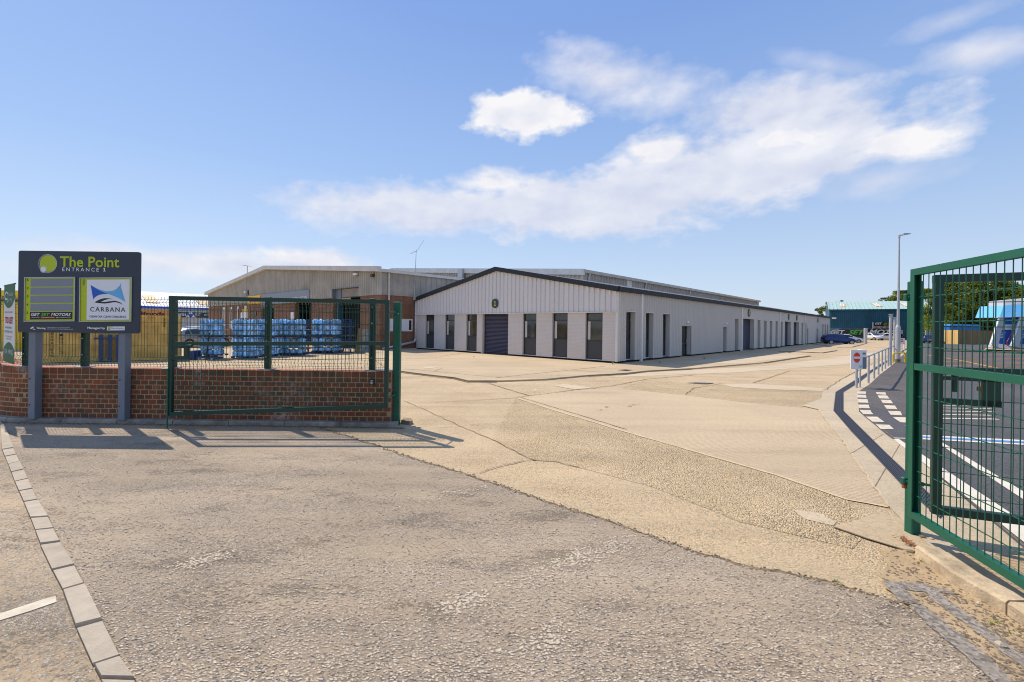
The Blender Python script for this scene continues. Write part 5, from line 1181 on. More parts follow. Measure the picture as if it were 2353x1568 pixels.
tx_('GET', 298, 1148, 458, 1198, 'sign_white', 5, shear=.3, bold=.02); tx_('SET', 474, 1150, 628, 1198, 'print_green', 5, shear=.3, bold=.02); tx_('MOTORS', 648, 1152, 992, 1204, 'sign_white', 5, shear=.3, bold=.02)
plate_on('red_band', R_(468, 1216, 722, 1240), 'print_red', 4); tx_('01296 337707', 325, 1217, 448, 1233, 'sign_white', 5, shear=.2); tx_('DON\'T DELAY PART EX TODAY', 486, 1221, 700, 1234, 'sign_white', 6); tx_('www.getsetmotors.co.uk', 765, 1222, 992, 1240, 'sign_white', 5)
plate_on('phone_dot', circ(306, 1225, 11, 16), 'print_red', 4); plate_on('web_dot', circ(752, 1231, 10, 16), 'sign_white', 4)
plate_on('white_plate', R_(1264, 572, 2006, 1276), 'sign_white', 3)
tx_('YARD', 1188, 566, 1226, 678, 'print_black', 3, rot90=True)
def bez(p0, p1, p2, n=12): return [((1-t)**2*p0[0]+2*t*(1-t)*p1[0]+t*t*p2[0], (1-t)**2*p0[1]+2*t*(1-t)*p1[1]+t*t*p2[1]) for t in [i/n for i in range(n+1)]]
Q = lambda l: [(UX(x), VZ(y, x)) for x, y in l]
def quad_strip(A_, B_, m, name, lay):
    q = MB(); vs = []
    for a, b in zip(Q(A_), Q(B_)): vs += [(a[0], yf-.0012*lay, a[1]), (b[0], yf-.0012*lay, b[1])]
    q.add(vs, [(2*i, 2*i+1, 2*i+3, 2*i+2) for i in range(len(A_)-1)]); q.build(name, m, SG)
quad_strip(bez((1330, 662), (1455, 765), (1635, 822)), bez((1378, 918), (1435, 818), (1635, 824)), 'print_blue', 'logo_sail', 5.5)
q1 = bez((1330, 662), (1560, 810), (1700, 770), 10)+bez((1700, 770), (1830, 745), (1860, 624), 8)[1:]
q2 = bez((1330, 662), (1460, 770), (1635, 822), 10)+bez((1635, 822), (1700, 800), (1858, 720), 8)[1:]
quad_strip(q1, q2, 'print_light_blue', 'logo_sail', 5)
quad_strip(bez((1635, 822), (1720, 800), (1858, 720), 12), bez((1635, 824), (1800, 880), (1938, 968), 12), 'print_light_blue', 'logo_sail', 4.6)
quad_strip(bez((1858, 720), (1856, 725), (1856, 726), 8), bez((1938, 968), (1938, 968), (1938, 968), 8), 'print_light_blue', 'logo_sail', 4.6)
quad_strip(bez((1858, 624), (1835, 760), (1938, 968), 12), bez((1820, 722), (1780, 850), (1932, 966), 12), 'print_light_blue', 'logo_sail', 4.8)
quad_strip(bez((1402, 970), (1500, 900), (1600, 898), 10)+bez((1600, 898), (1660, 902), (1716, 914), 5)[1:], bez((1402, 972), (1500, 975), (1545, 945), 10)+bez((1545, 945), (1620, 905), (1716, 918), 5)[1:], 'print_black', 'logo_hand', 5.4)
quad_strip(bez((1410, 970), (1500, 960), (1570, 965), 6)+bez((1570, 965), (1680, 950), (1750, 945), 6)[1:]+bez((1750, 945), (1850, 960), (1884, 1010), 6)[1:], bez((1402, 973), (1480, 985), (1570, 992), 6)+bez((1570, 992), (1680, 985), (1720, 970), 6)[1:]+bez((1720, 970), (1810, 965), (1884, 1014), 6)[1:], 'print_black', 'logo_hand', 5.2)
tx_('CARBANA', 1328, 1056, 1938, 1136, 'print_black', 5, space=1.25, bold=.004); tx_('CLEAN CAR. CLEAN CONSCIENCE', 1316, 1204, 1952, 1240, 'print_black', 5)
tx_('Warning', 395, 1397, 552, 1438, 'sign_white', 2, bold=.03); tx_('These premises are protected by CCTV', 580, 1400, 975, 1420, 'sign_white', 2); tx_("and monitored on the Duty Manager's phone", 578, 1424, 1028, 1444, 'sign_white', 2)
plate_on('camera_symbol', Q([(282, 1412), (335, 1382), (350, 1400), (298, 1428)]), 'sign_white', 2); plate_on('camera_symbol', Q([(325, 1418), (372, 1432), (372, 1444), (330, 1432)]), 'sign_white', 2)
tx_('Managed by', 1280, 1400, 1590, 1450, 'sign_white', 2, bold=.03); plate_on('agent_plate', R_(1620, 1396, 1930, 1464), 'sign_white', 2); plate_on('agent_square', R_(1634, 1404, 1682, 1456), 'sign_lime', 3); plate_on('agent_dot', R_(1650, 1434, 1668, 1450), 'print_black', 4); tx_('Hornbeam', 1694, 1408, 1918, 1444, 'sign_grey', 3)
# ---- left gate leaf
def leaf(name, label, p0, p1, zb0, zt0, zb1, zt1, fr, m, mw, pitch=.0625, mid=.40, hp=.2, wire=.0032, midflat=True, par=None):
    """welded mesh gate leaf between plan points p0 and p1"""
    t = thing(name, label, 'gate', (0, 0, 0)); d = (p1-p0).normalized(); Lh = (p1-p0).length
    pt = lambda s, f: Vector((p0.x+d.x*s, p0.y+d.y*s, (zb0+(zb1-zb0)*s/Lh)+((zt0-zb0)+((zt1-zb1)-(zt0-zb0))*s/Lh)*f))
    nrm_ = Vector((d.y, -d.x, 0))
    hh = fr/2
    fm = MB(); up = (0, 0, 1); H0 = zt0-zb0; e = hh/H0
    for a, b in ((pt(0, 0)+Vector((0, 0, hh)), pt(Lh, 0)+Vector((0, 0, hh))), (pt(0, 1)-Vector((0, 0, hh)), pt(Lh, 1)-Vector((0, 0, hh)))):
        fm = MB(); fm.bar(a, b, fr, fr); fm.build('frame_rail', m, t)
    for s in (hh, Lh-hh):
        if par == 'channel':
            fm2 = MB(); a_, b_ = pt(s, 0)+Vector((0, 0, fr)), pt(s, 1)-Vector((0, 0, fr)); dd = Vector((d.x, d.y, 0))
            fm2.bar(a_-dd*hh*.92, b_-dd*hh*.92, fr, .005, dd)
            for q_ in (-1, 1): fm2.bar(a_+nrm_*q_*(hh-.003), b_+nrm_*q_*(hh-.003), .006, fr*.9, dd)
            fm2.build('frame_stile', m, t); continue
        fm2 = MB(); fm2.bar(pt(s, 0)+Vector((0, 0, fr)), pt(s, 1)-Vector((0, 0, fr)), fr, fr-.004, (d.x, d.y, 0)); fm2.build('frame_stile', m, t)
    fm3 = MB(); fm3.bar(pt(fr, 1-mid), pt(Lh-fr, 1-mid), fr-.004, fr*1.0)
    fm3.build('middle_rail', m, t)
    wm = MB(); n = int((Lh-2*fr)/pitch)
    for i in range(1, n):
        s = fr+(Lh-2*fr)*i/n; wm.tube(pt(s, e), pt(s, 1-e), wire, 5, caps=False)
    k_ = int(H0/hp)
    for j in range(1, k_+1):
        f = 1-j*hp/H0-.015
        if f < .03 or abs(f-(1-mid)) < .035: continue
        wm.tube(pt(fr*.9, f)-nrm_*.006, pt(Lh-fr*.9, f)-nrm_*.006, wire*1.15, 5, caps=False); 
    wm.build('wire_mesh', mw, t)
    return t, pt, d
gp0 = Vector((ray(389, 820)[0]*7.24, 7.24)); gp1 = Vector((ray(893, 820)[0]*7.62, 7.62)) 
gp1 = Vector((ray(893, 820)[0]*7.40, 7.40))
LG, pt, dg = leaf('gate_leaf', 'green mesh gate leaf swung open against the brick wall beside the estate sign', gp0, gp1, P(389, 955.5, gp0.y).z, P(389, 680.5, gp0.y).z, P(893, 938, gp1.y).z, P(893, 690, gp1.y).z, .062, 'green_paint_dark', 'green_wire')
# lock box, drop bolt, hinges
q = MB(); zz = pt(0, .60).z; x = gp0.x; y = gp0.y
q.bar((x+.03, y, zz-.05), (x+.30, y+.01, zz-.05), .05, .03); q.bar((x+.03, y, zz-.22), (x+.30, y+.01, zz-.22), .05, .06); q.bar((x+.27, y+.01, zz-.05), (x+.27, y+.01, zz-.22), .05, .06, (1, 0, 0)); q.build('lock_box', 'green_paint_dark', LG)
q = MB(); q.tube((x+.2, y-.03, zz-.02), (x+.38, y-.03, zz-.02), .014, 8); q.build('slide_bolt', 'green_paint', LG)
q = MB(); q.tube((x+.01, y-.04, .02), (x+.01, y-.04, .95), .012, 8); q.tube((x+.01, y-.04, .95), (x-.07, y-.06, .95), .012, 8); q.build('drop_bolt', 'green_paint', LG)
GPp = G(908, 977.5); q = MB(); zpt = P(908, 694, GPp.y+.02).z; q.cbox(GPp.x-.058, GPp.x+.062, GPp.y, GPp.y+.12, 0, zpt, .008); gpo = tag(q.build('gate_post', 'green_paint'), 'square green steel gate post at the end of the brick wall', 'post')
zh = [zpt-.18, .52]
q = MB()
for z in zh: q.tube((gp1.x-.02, gp1.y, z), (GPp.x+.02, GPp.y+.06, z), .012, 8); q.tube((GPp.x-.02, GPp.y-.02, z-.03), (GPp.x-.02, GPp.y-.02, z+.03), .02, 8)
q.build('hinge_bolt', 'green_paint', LG)
q = MB(); q.tube((GPp.x+.03, GPp.y-.01, zpt-.2), (GPp.x+.03, GPp.y+.0, zpt-.2), .014, 8); q.build('bolt', 'steel', gpo)
q = MB(); q.prism([(GPp.x+.07, GPp.y+.12), (GPp.x+.24, GPp.y+.02), (GPp.x+.27, GPp.y+.12), (GPp.x+.2, GPp.y+.3), (GPp.x+.07, GPp.y+.34)], 0, .06); tag(q.build('broken_stone', 'stone_rubble'), 'broken slab of stone at the foot of the left gate post', 'stone')
# padlock safe on the wall
x = ray(856.5, 880)[0]*YW; z = P(856.5, 877, YW).z; q = MB(); q.cbox(x-.035, x+.035, YW-.05, YW-.012, z-.055, z+.055, .01); ks_ = tag(q.build('key_safe', 'black_rubber'), 'small black key safe with silver buttons on the brick wall behind the gate', 'key safe')
q = MB(); q.cbox(x-.022, x+.022, YW-.056, YW-.051, z-.04, z+.03, .002); q.build('keypad', 'steel', ks_)
mat('green_wire_sunlit', (.006, .10, .055), .45, .15, 20)  # wire green lightened: sun caught by the horizontals put into the colour
# ---- right gate, its post and the second leaf behind
rp0 = Vector((ray(2097, 900)[0]*3.72, 3.72)); dgr = Vector((-.225, -1.03)).normalized(); rp1 = rp0+dgr*3.6
RG, pr, dr = leaf('gate_leaf', 'bright green mesh gate leaf standing open close by at the right edge of the entrance', rp0, rp1, .19, 2.205, .19, 2.205, .052, 'green_paint', 'green_wire_sunlit', .0625, .392, .2, .0034, par='channel')
q = MB(); q.cbox(3.347, 3.425, 3.785, 3.865, 0, 2.12, .006); rpo = tag(q.build('gate_post', 'green_paint'), 'square green gate post carrying the two gate leaves at the right of the entrance', 'post')
q = MB()
for z in (1.98, .46):
    q.tube((rp0.x-.02, rp0.y+.03, z-.0), (rp0.x+.11, rp0.y-.05, z), .011, 8); q.cbox(rp0.x-.03, rp0.x+.01, rp0.y+.035, rp0.y+.075, z-.03, z+.03, .008); q.tube((rp0.x+.05, rp0.y-.02, z), (rp0.x+.07, rp0.y-.03, z), .02, 6)
q.build('hinge_bolt', 'green_paint', RG)
q = MB(); q.tube((rp0.x-.01, rp0.y+.055, .40), (rp0.x-.01, rp0.y+.055, .43), .018, 8); q.build('rusty_nut', 'rust', RG)
sp0 = Vector((ray(2142, 900)[0]*3.80, 3.80)); sp1 = Vector((ray(2353, 900)[0]*3.57, 3.57)); dsr = (sp1-sp0).normalized(); sp1 = sp0+dsr*3.0
z_a, z_b = P(2142, 1178, 3.8).z, P(2142, 633, 3.8).z
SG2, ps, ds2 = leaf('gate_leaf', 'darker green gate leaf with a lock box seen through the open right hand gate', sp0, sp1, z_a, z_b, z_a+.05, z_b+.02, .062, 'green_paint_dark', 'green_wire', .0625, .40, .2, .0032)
zz = ps(0, .60).z
q = MB(); A_ = lambda s, z: Vector((sp0.x+dsr.x*s, sp0.y+dsr.y*s-.0, z))
q.bar(A_(.03, zz-.06), A_(.42, zz-.06), .05, .03); q.bar(A_(.03, zz-.25), A_(.42, zz-.25), .05, .05); q.bar(A_(.36, zz-.04), A_(.36, zz-.27), .05, .11, (dsr.x, dsr.y, 0)); q.build('lock_box', 'green_paint_dark', SG2)
q = MB(); q.tube(A_(.14, zz-.02), A_(.14, zz-.17), .02, 8); q.build('slide_bolt', 'green_paint_dark', SG2)
pl = thing('padlock', 'brass padlock hanging from the lock box of the darker gate leaf', 'padlock'); q = MB(); c = A_(.27, zz-.12); q.cbox(c.x-.014, c.x+.014, c.y-.04, c.y-.02, c.z-.03, c.z+.005, .004); q.build('lock_body', 'rust', pl); q = MB(); q.tube(c+Vector((-.008, -.03, 0)), c+Vector((-.005, -.03, .045)), .004, 6); q.tube(c+Vector((.008, -.03, 0)), c+Vector((.008, -.03, .045)), .004, 6); q.build('shackle', 'steel', pl)
# rubble at the post foot
for i, (px, py, r_, lb) in enumerate(((2120, 1239, .022, 'dark lump of rubble against the foot of the right gate post'), (2140, 1243, .018, 'tan chip of stone just right of the right gate post foot'), (2092, 1272, .03, 'flat black scrap lying at the tip of the right kerb'))):
    q = MB(); c = G(px, py); pebble(q, (c.x, c.y, .018), r_, rr, .6 if i < 2 else .25); tag(q.build('stone', 'crack_dirt' if i != 1 else 'sett_stone'), lb, 'stone')
# ============================================================ YARD CONTENTS LEFT
# tan shipping container parallel to the wall
K0 = G(66, 836).xy; K1 = G(414, 827).xy; dK = (K1-K0).normalized(); KL = (K1-K0).length
KT = thing('shipping_container', 'tan corrugated shipping container with black upright lettering behind the brick wall', 'container'); KT.matrix_world = mfac(K0, dK)
kx = lambda px: onwall(px, 780, K0, dK)[0]; kz = lambda px, py: onwall(px, py, K0, dK)[1]
KH = kz(370, 726.5)
mb = MB(); clad_run(mb, .08, KL-.08, .16, KH-.06, .19, .035, 0, .42); mb.build('side_panel', 'container_tan', KT)
q = MB(); q.box(0, KL, -.04, .06, .02, .16); q.box(0, KL, -.04, .06, KH-.06, KH+.02)
q.box(0, .08, -.04, .06, .16, KH-.06); q.box(KL-.08, KL, -.04, .06, .16, KH-.06); q.build('container_frame', 'container_tan', KT)
q = MB(); q.box(KL-.02, KL, .06, 2.1, .02, KH); q.build('end_panel', 'container_end', KT); q = MB(); q.box(0, KL-.02, .06, 2.1, KH-.02, KH); q.build('roof_panel', 'container_tan', KT)
q = MB(); q.box(0, .02, .06, 2.1, .02, KH-.02); q.box(.02, KL-.02, 2.06, 2.1, .02, KH-.02); q.build('back_panel', 'container_tan', KT)
def vtext(s, px, py0, py1, wpx):
    n = len(s); z0, z1 = kz(px, py1), kz(px, py0); h = (z1-z0)/n; x = kx(px); w_ = (kx(px+wpx)-x)
    for i, ch in enumerate(s):
        if ch != ' ': text(ch, x, x+w_, z1-(i+1)*h+h*.14, z1-i*h-h*.1, -.042, 'print_black', KT)
vtext('MEDITERRANEAN', 117, 727, 822, 8); vtext('SHIPPING CO', 136.5, 727, 814, 8); vtext('2261', 375, 732, 752, 5)
# dark navy upright bars and a rail set against the container
nq = thing('navy_bars', 'dark navy upright bars and a rail against the tan container behind the sign', 'pallet', (0, 0, 0)); nq.matrix_world = mfac(K0, dK)
xa, xb = kx(229), kx(276); q = MB()
for t in (0, .42, .84): q.box(xa+(xb-xa)*t, xa+(xb-xa)*(t+.2), -.22, -.1, .0, kz(230, 769))
q.build('upright_bar', 'navy_plastic', nq); q = MB(); q.box(xa-.15, xb, -.26, -.22, kz(230, 780), kz(230, 776)); q.build('rail', 'navy_plastic', nq)
# wrapped pallets of blue water bottles
bm = MB(); nb = 10
def lathe(mb, prof, n, cx=0, cy=0):
    vs = []; 
    for r_, z in prof:
        for i in range(n): t = 6.2832*i/n; vs.append((cx+r_*math.cos(t), cy+r_*math.sin(t), z))
    m_ = len(prof); mb.add(vs, [(j*n+i, j*n+(i+1) % n, (j+1)*n+(i+1) % n, (j+1)*n+i) for j in range(m_-1) for i in range(n)]+[tuple(range((m_-1)*n, m_*n))])
lathe(bm, [(.108, .0), (.12, .02), (.12, .07), (.112, .085), (.12, .10), (.12, .16), (.11, .19), (.05, .22), (.045, .255)], 9); bott = bm.mesh('water_bottle', 'bottle_blue', smooth=True)
pm = MB()
for i in range(3): pm.box(-.5+.0, .5, -.5+i*.44, -.38+i*.44, .0, .02)
for i in range(3):
    for j in range(3): pm.box(-.5+j*.44, -.38+j*.44, -.5+i*.44, -.38+i*.44, .02, .08)
for i in range(6): pm.box(-.5+i*.176, -.5+i*.176+.12, -.5, .5, .08, .10)
palm = pm.mesh('pallet', 'pallet_wood'); palb = pm.mesh('pallet', 'navy_plastic')
sh = MB(); sh.box(-.5, .5, -.5, .5, 0, .018); shm = sh.mesh('layer_sheet', 'layer_sheet')
def load(px0, px1, pyb, z0, htop, label, idx, front=True, sheets=True, pal=palb, layers=3):
    """square block of bottles, its front face centred between two sight lines"""
    c0_, c1_ = G(px0, pyb).xy, G(px1, pyb).xy; w_ = (c1_-c0_).length; rr = random.Random(idx)
    t = thing('bottle_pallet', label, 'bottle pallet', ((c0_.x+c1_.x)/2, (c0_.y+c1_.y)/2+w_*.5, z0), rr.uniform(-.06, .12), 'wrapped pallets of blue water bottles')
    sc_ = w_; hh_ = htop-z0; ph = .10*sc_; inst(pal, 'pallet', t, (0, 0, 0), (0, 0, 0), (sc_, sc_, sc_))
    lh = (hh_-ph)/layers; nbx = 4; k_ = sc_/nbx/.245; zs = (lh-.02)/.255
    for l in range(layers):
        z = ph+l*lh
        if sheets and l: inst(shm, 'layer_sheet', t, (0, 0, z-.014), (0, 0, 0), (sc_*1.02, sc_*1.02, .8))
        for i in range(nbx):
            for j in range(nbx):
                if 0 < i < nbx-1 and j > 0: continue
                if j > 2: continue
                inst(bott, 'water_bottle', t, (-sc_/2+sc_*(i+.5)/nbx, -sc_/2+sc_*(j+.5)/nbx, z), (0, 0, rr.random()*6), (k_, k_, zs))
    return t
TZ = 1.93
SP = [(453, 500, 826, 'leftmost upper'), (528, 580, 825, 'second upper'), (584, 629, 820, 'third upper'), (633, 690, 818, 'fourth upper'), (711, 772, 813, 'fifth upper')]
where = ['beside the white estate car, over the pallet truck', 'second from the parked cars', 'standing just left of the middle fence post', 'widest, right of the middle fence post', 'right of the stacked blue crates']
for i, (a, b, py, _) in enumerate(SP):
    Yd = G((a+b)/2, py).y; zt_ = P((a+b)/2, 732.5, Yd).z; zm_ = P((a+b)/2, 775, Yd).z
    load(a, b, py, .02 if i else .14, zm_-.01, 'lower block of blue bottles, '+where[i], 100+i); load(a, b, py, zm_, zt_, 'upper block of blue bottles, '+where[i], 200+i)
# second row glimpsed between
load(555, 605, 808, 0, 1.0, 'block of blue bottles in the row behind, left of centre', 301, layers=3); 
# open crate stacks between and at the end
def crates(px0, px1, pyb, n, label):
    c0_, c1_ = G(px0, pyb).xy, G(px1, pyb).xy; w_ = (c1_-c0_).length; ht = P((px0+px1)/2, 733, G(px0, pyb).y).z; h = ht/n
    t = thing('crate_stack', label, 'crate stack', ((c0_.x+c1_.x)/2, (c0_.y+c1_.y)/2+.4, 0), 0)
    mb = MB()
    for s in (-1, 1):
        for e in (-.4, .35): mb.box(s*w_/2-.03, s*w_/2+.03, e, e+.05, 0, h-.02)
    mb.box(-w_/2, w_/2, -.4, .4, 0, .03); mb.box(-w_/2, w_/2, -.4, -.37, h*.4, h*.5); mb.box(-w_/2, w_/2, -.4, -.37, h-.05, h-.02); me_ = mb.mesh('crate', 'navy_plastic')
    for i in range(n):
        inst(me_, 'crate', t, (0, 0, i*h))
        if i % 2 == 0: inst(shm, 'layer_sheet', t, (0, 0, i*h+.03), (0, 0, 0), (w_*.95, .7, .6))
crates(693, 709, 812, 8, 'narrow stack of empty blue racks between two blocks of bottles'); crates(777, 806, 811, 8, 'stack of open blue racks at the right end of the bottles')
pt_ = thing('pallet_truck', 'dark pallet truck parked under the leftmost block of bottles', 'pallet truck', (*G(475, 827).xy, 0))
q = MB(); q.box(-.62, .55, -.1, .0, .06, .14); q.box(-.62, .55, .25, .35, .06, .14); q.build('fork', 'navy_plastic', pt_); q = MB(); q.cbox(-.66, -.45, -.25, .3, 0, .42, .03); q.build('pump_housing', 'navy_plastic', pt_)
q = MB(); q.tube((.3, -.12, .05), (.3, -.02, .05), .05, 10); q.tube((-.3, -.12, .05), (-.3, -.02, .05), .05, 10); q.build('wheel', 'steel', pt_)
q = MB(); q.tube((.1, -.2, .03), (.25, -.2, 1.25), .03, 6); q.build('handle', 'black_rubber', pt_)
for px0, py0, px1, py1, lb in ((606, 812, 616, 753, 'dark pole leaning against the third block of bottles'),):
    a = G(px0, py0+3); b = P(px1, py1, a.y+.1); q = MB(); q.tube(a, b, .03, 6); tag(q.build('leaning_pole', 'black_rubber'), lb, 'pole')
# old boards leaning on the workshop corner
for i, (px0, px1, pyt, m_, lb) in enumerate(((816, 826, 755, 'timber', 'brown board leaning at the left of the sheets by the workshop corner'), (826, 840, 757, 'kerb_concrete', 'wide dull green sheet leaning by the workshop corner'), (838, 850, 759, 'post_grey', 'grey metal sheet leaning rightmost by the workshop corner'))):
    a, b = G(px0, 812), G(px1, 812); z = P(px0, pyt, a.y).z; q = MB(); q.add([a, b, (b.x, b.y+.45, z), (a.x, a.y+.45, z), (a.x, a.y+.05, 0), (b.x, b.y+.05, 0), (b.x, b.y+.5, z), (a.x, a.y+.5, z)], [(0, 1, 2, 3), (4, 7, 6, 5), (0, 3, 7, 4), (1, 5, 6, 2), (3, 2, 6, 7)]); tag(q.build('leaning_sheet', m_), lb, 'sheet')
# yellow cabin top at far left
a = P(-80, 688, 26); yc = thing('yellow_container', 'yellow site container showing over the netted fence at the far left', 'container', (a.x, a.y, 0))
wy = P(47, 690, 26).x-a.x; zt_ = P(10, 667.5, 26).z; q = MB(); q.box(0, wy, 0, 2.2, 0, zt_); q.build('body', 'yellow_paint', yc); q = MB(); q.box(-.05, wy+.05, -.05, 2.25, P(10, 689, 26).z-.1, P(10, 689, 26).z); q.build('lower_rail', 'print_black', yc)
text('HIRE 01296', wy*.30, wy*.8, P(10, 686, 26).z, P(10, 680, 26).z, -.005, 'print_black', yc)
# ============================================================ RIGHT SIDE FURNITURE
LPp = G(2062.7, 833.7); lp = thing('street_lamp', 'tall slim grey lamp post with a flat lantern beside the yellow hoop', 'lamp post', (LPp.x, LPp.y, 0))
zt_ = P(2067, 543, LPp.y).z; q = MB(); q.tube((0, 0, 0), (0, 0, 1.9), .115, 14, .115); q.tube((0, 0, 1.9), (0, 0, 2.05), .115, 14, .065); q.build('lower_shaft', 'galvanised', lp, smooth=False)
q = MB(); q.tube((0, 0, 2.0), (0, 0, zt_), .068, 12, .035); q.build('pole', 'galvanised', lp); q = MB(); q.tube((0, 0, .0), (0, 0, .2), .12, 14); q.build('base_sleeve', 'crack_dirt', lp)
q = MB(); q.tube((0, 0, zt_-.12), (0, 0, zt_+.06), .05, 8); q.bar((-.03, 0, zt_+.03), (.22, 0, zt_+.07), .12, .05); q.build('bracket', 'galvanised', lp)
q = MB(); q.plate([(.12, zt_+.03), (.52, zt_+.10), (.52, zt_+.13), (.3, zt_+.15), (.12, zt_+.13)], -.13, .13); q.build('lantern', 'galvanised', lp)
for px, py, pyt, r_, lb in ((2045.5, 840.6, 722, .066, 'taller silver post with a ringed cap, left of the lamp post'), (2055, 832.5, 729.4, .06, 'shorter silver post with a ringed cap, between taller post and lamp')):
    c = G(px, py); z = P(px, pyt, c.y).z; t = thing('height_bar_post', lb, 'post', (c.x, c.y, 0)); q = MB(); q.tube((0, 0, 0), (0, 0, z-.1), r_, 14); q.build('pole', 'galvanised', t, smooth=False)
    q = MB(); q.tube((0, 0, z-.14), (0, 0, z-.09), r_*1.3, 14); q.tube((0, 0, z-.09), (0, 0, z-.05), r_*.9, 14); q.tube((0, 0, z-.05), (0, 0, z), r_*1.35, 14); q.build('cap', 'steel', t)
def hoop(pts, r, mb, n=8, rad=.12):
    """tube with rounded corners"""
    pts = [Vector(p) for p in pts]; out = [pts[0]]
    for a, b, c in zip(pts, pts[1:], pts[2:]):
        u, v = (a-b).normalized(), (c-b).normalized()
        for i in range(6): t = i/5; out.append((b+u*rad)*(1-t)**2+b*2*t*(1-t)+(b+v*rad)*t*t)
    out.append(pts[-1]); mb.path(out, r, n)
# chained barrier rail
ra = thing('guard_rail', 'galvanised barrier rail of linked hoops running along the drain channel', 'barrier')
bp = [c3([p])[0] for p in ((430, 716), (535, 633), (615, 560), (683, 495), (742, 450), (793, 402), (850, 350))]+[(2056, 828), (2067, 819)]
bw = [G(x, y) for x, y in bp]; RH = .90
for i, p in enumerate(bw): q = MB(); q.tube((p.x, p.y, 0), (p.x, p.y, RH-.09), .032, 10); q.build('rail_post', 'galvanised', ra, smooth=False)
e0 = G(1984, 891); allp = [e0]+bw
for a, b in zip(allp, allp[1:]):
    q = MB(); d = (b-a).normalized(); a2 = a+d*(.0 if a is e0 else .06)
    hoop([(a2.x, a2.y, RH-.02), (b.x, b.y, RH), (b.x, b.y, RH-.14)], .028, q, 8, .09); q.build('top_rail', 'galvanised', ra)
far = [G(x, y) for x, y in ((2079, 808), (2084, 803), (2088, 799.5), (2091.5, 796))]
ra2 = thing('guard_rail', 'short galvanised rail behind the far no entry boards', 'barrier')
for a in far: q = MB(); q.tube((a.x, a.y, 0), (a.x, a.y, .85), .035, 6); q.build('rail_post', 'galvanised', ra2)
q = MB(); q.path([(a.x, a.y, .87) for a in far], .032, 6); q.build('top_rail', 'galvanised', ra2)
yh = thing('yellow_hoop', 'yellow tubular hoop barrier guarding the foot of the lamp post', 'hoop'); q = MB(); a, b = G(2051.5, 835.5), G(2079.5, 834); hoop([(a.x, a.y, 0), (a.x, a.y, .54), (b.x, b.y, .54), (b.x, b.y, 0)], .036, q, 10, .14); q.build('tube', 'yellow_paint', yh)
def noentry(px, py, wd, ht, zb, label, boxside=1, rz=0.0, with_box=True):
    c = G(px, py); t = thing('no_entry_post', label, 'sign', (c.x, c.y, 0), rz)
    q = MB(); q.tube((0, .03, 0), (0, .03, zb+.05), .035, 10); q.build('post', 'galvanised', t)
    x0 = -wd*.62; q = MB(); q.cbox(x0, x0+wd, -.03, .0, zb, zb+ht, .004); q.build('board', 'white_paint', t)
    cx_, cz_ = x0+wd*.5, zb+ht*.60; rx = wd*.29; q = MB(); disc(q, cx_, cz_, ht*.265, -.034, -.031, 36, rx/(ht*.265)); q.build('red_disc', 'print_red2', t)
    q = MB(); q.box(cx_-rx*.95, cx_+rx*.95, -.037, -.0345, cz_-ht*.055, cz_+ht*.055); q.build('white_bar', 'sign_white', t)
    q = MB(); q.plate([(x0+wd*.72, zb+ht*.2), (x0+wd*.86, zb+ht*.16), (x0+wd*.93, zb+ht*.22), (x0+wd*.91, zb+ht*.12), (x0+wd*.8, zb+ht*.14), (x0+wd*.74, zb+ht*.1)], -.0345, -.031); q.build('logo', 'print_light_blue', t)
    q = MB(); q.plate([(x0+wd*.74, zb+ht*.08), (x0+wd*.84, zb+ht*.1), (x0+wd*.93, zb+ht*.07), (x0+wd*.84, zb+ht*.085)], -.0345, -.031); q.build('logo_hand', 'print_black', t)
    if with_box:
        x1 = x0+wd+.015; q = MB(); q.cbox(x1, x1+wd*.42, .02, .22, zb, zb+ht, .01); q.build('reader_box', 'white_paint', t); q = MB(); q.box(x1+.01, x1+wd*.30, .012, .019, zb+ht*.76, zb+ht*.86); q.box(x1+.01, x1+wd*.42-.01, .012, .019, zb+ht*.02, zb+ht*.62); q.build('reader_face', 'post_grey', t)
        q = MB(); q.tube((x1+wd*.08, .12, 0), (x1+wd*.08, .12, zb+.02), .022, 8); q.build('box_post', 'galvanised', t)
    return t
mat('print_red2', (.85, .05, .015), .45, .04, 4)
noentry(1969.5, 892.5, .345, .565, .565, 'nearer white no entry board with a grey reader box beside it')
noentry(2073, 809, .50, .50, .62, 'far no entry board, larger one beside the lamp post foot', with_box=False); noentry(2062, 812, .34, .5, .55, 'far no entry board half hidden behind the lamp post', with_box=False)
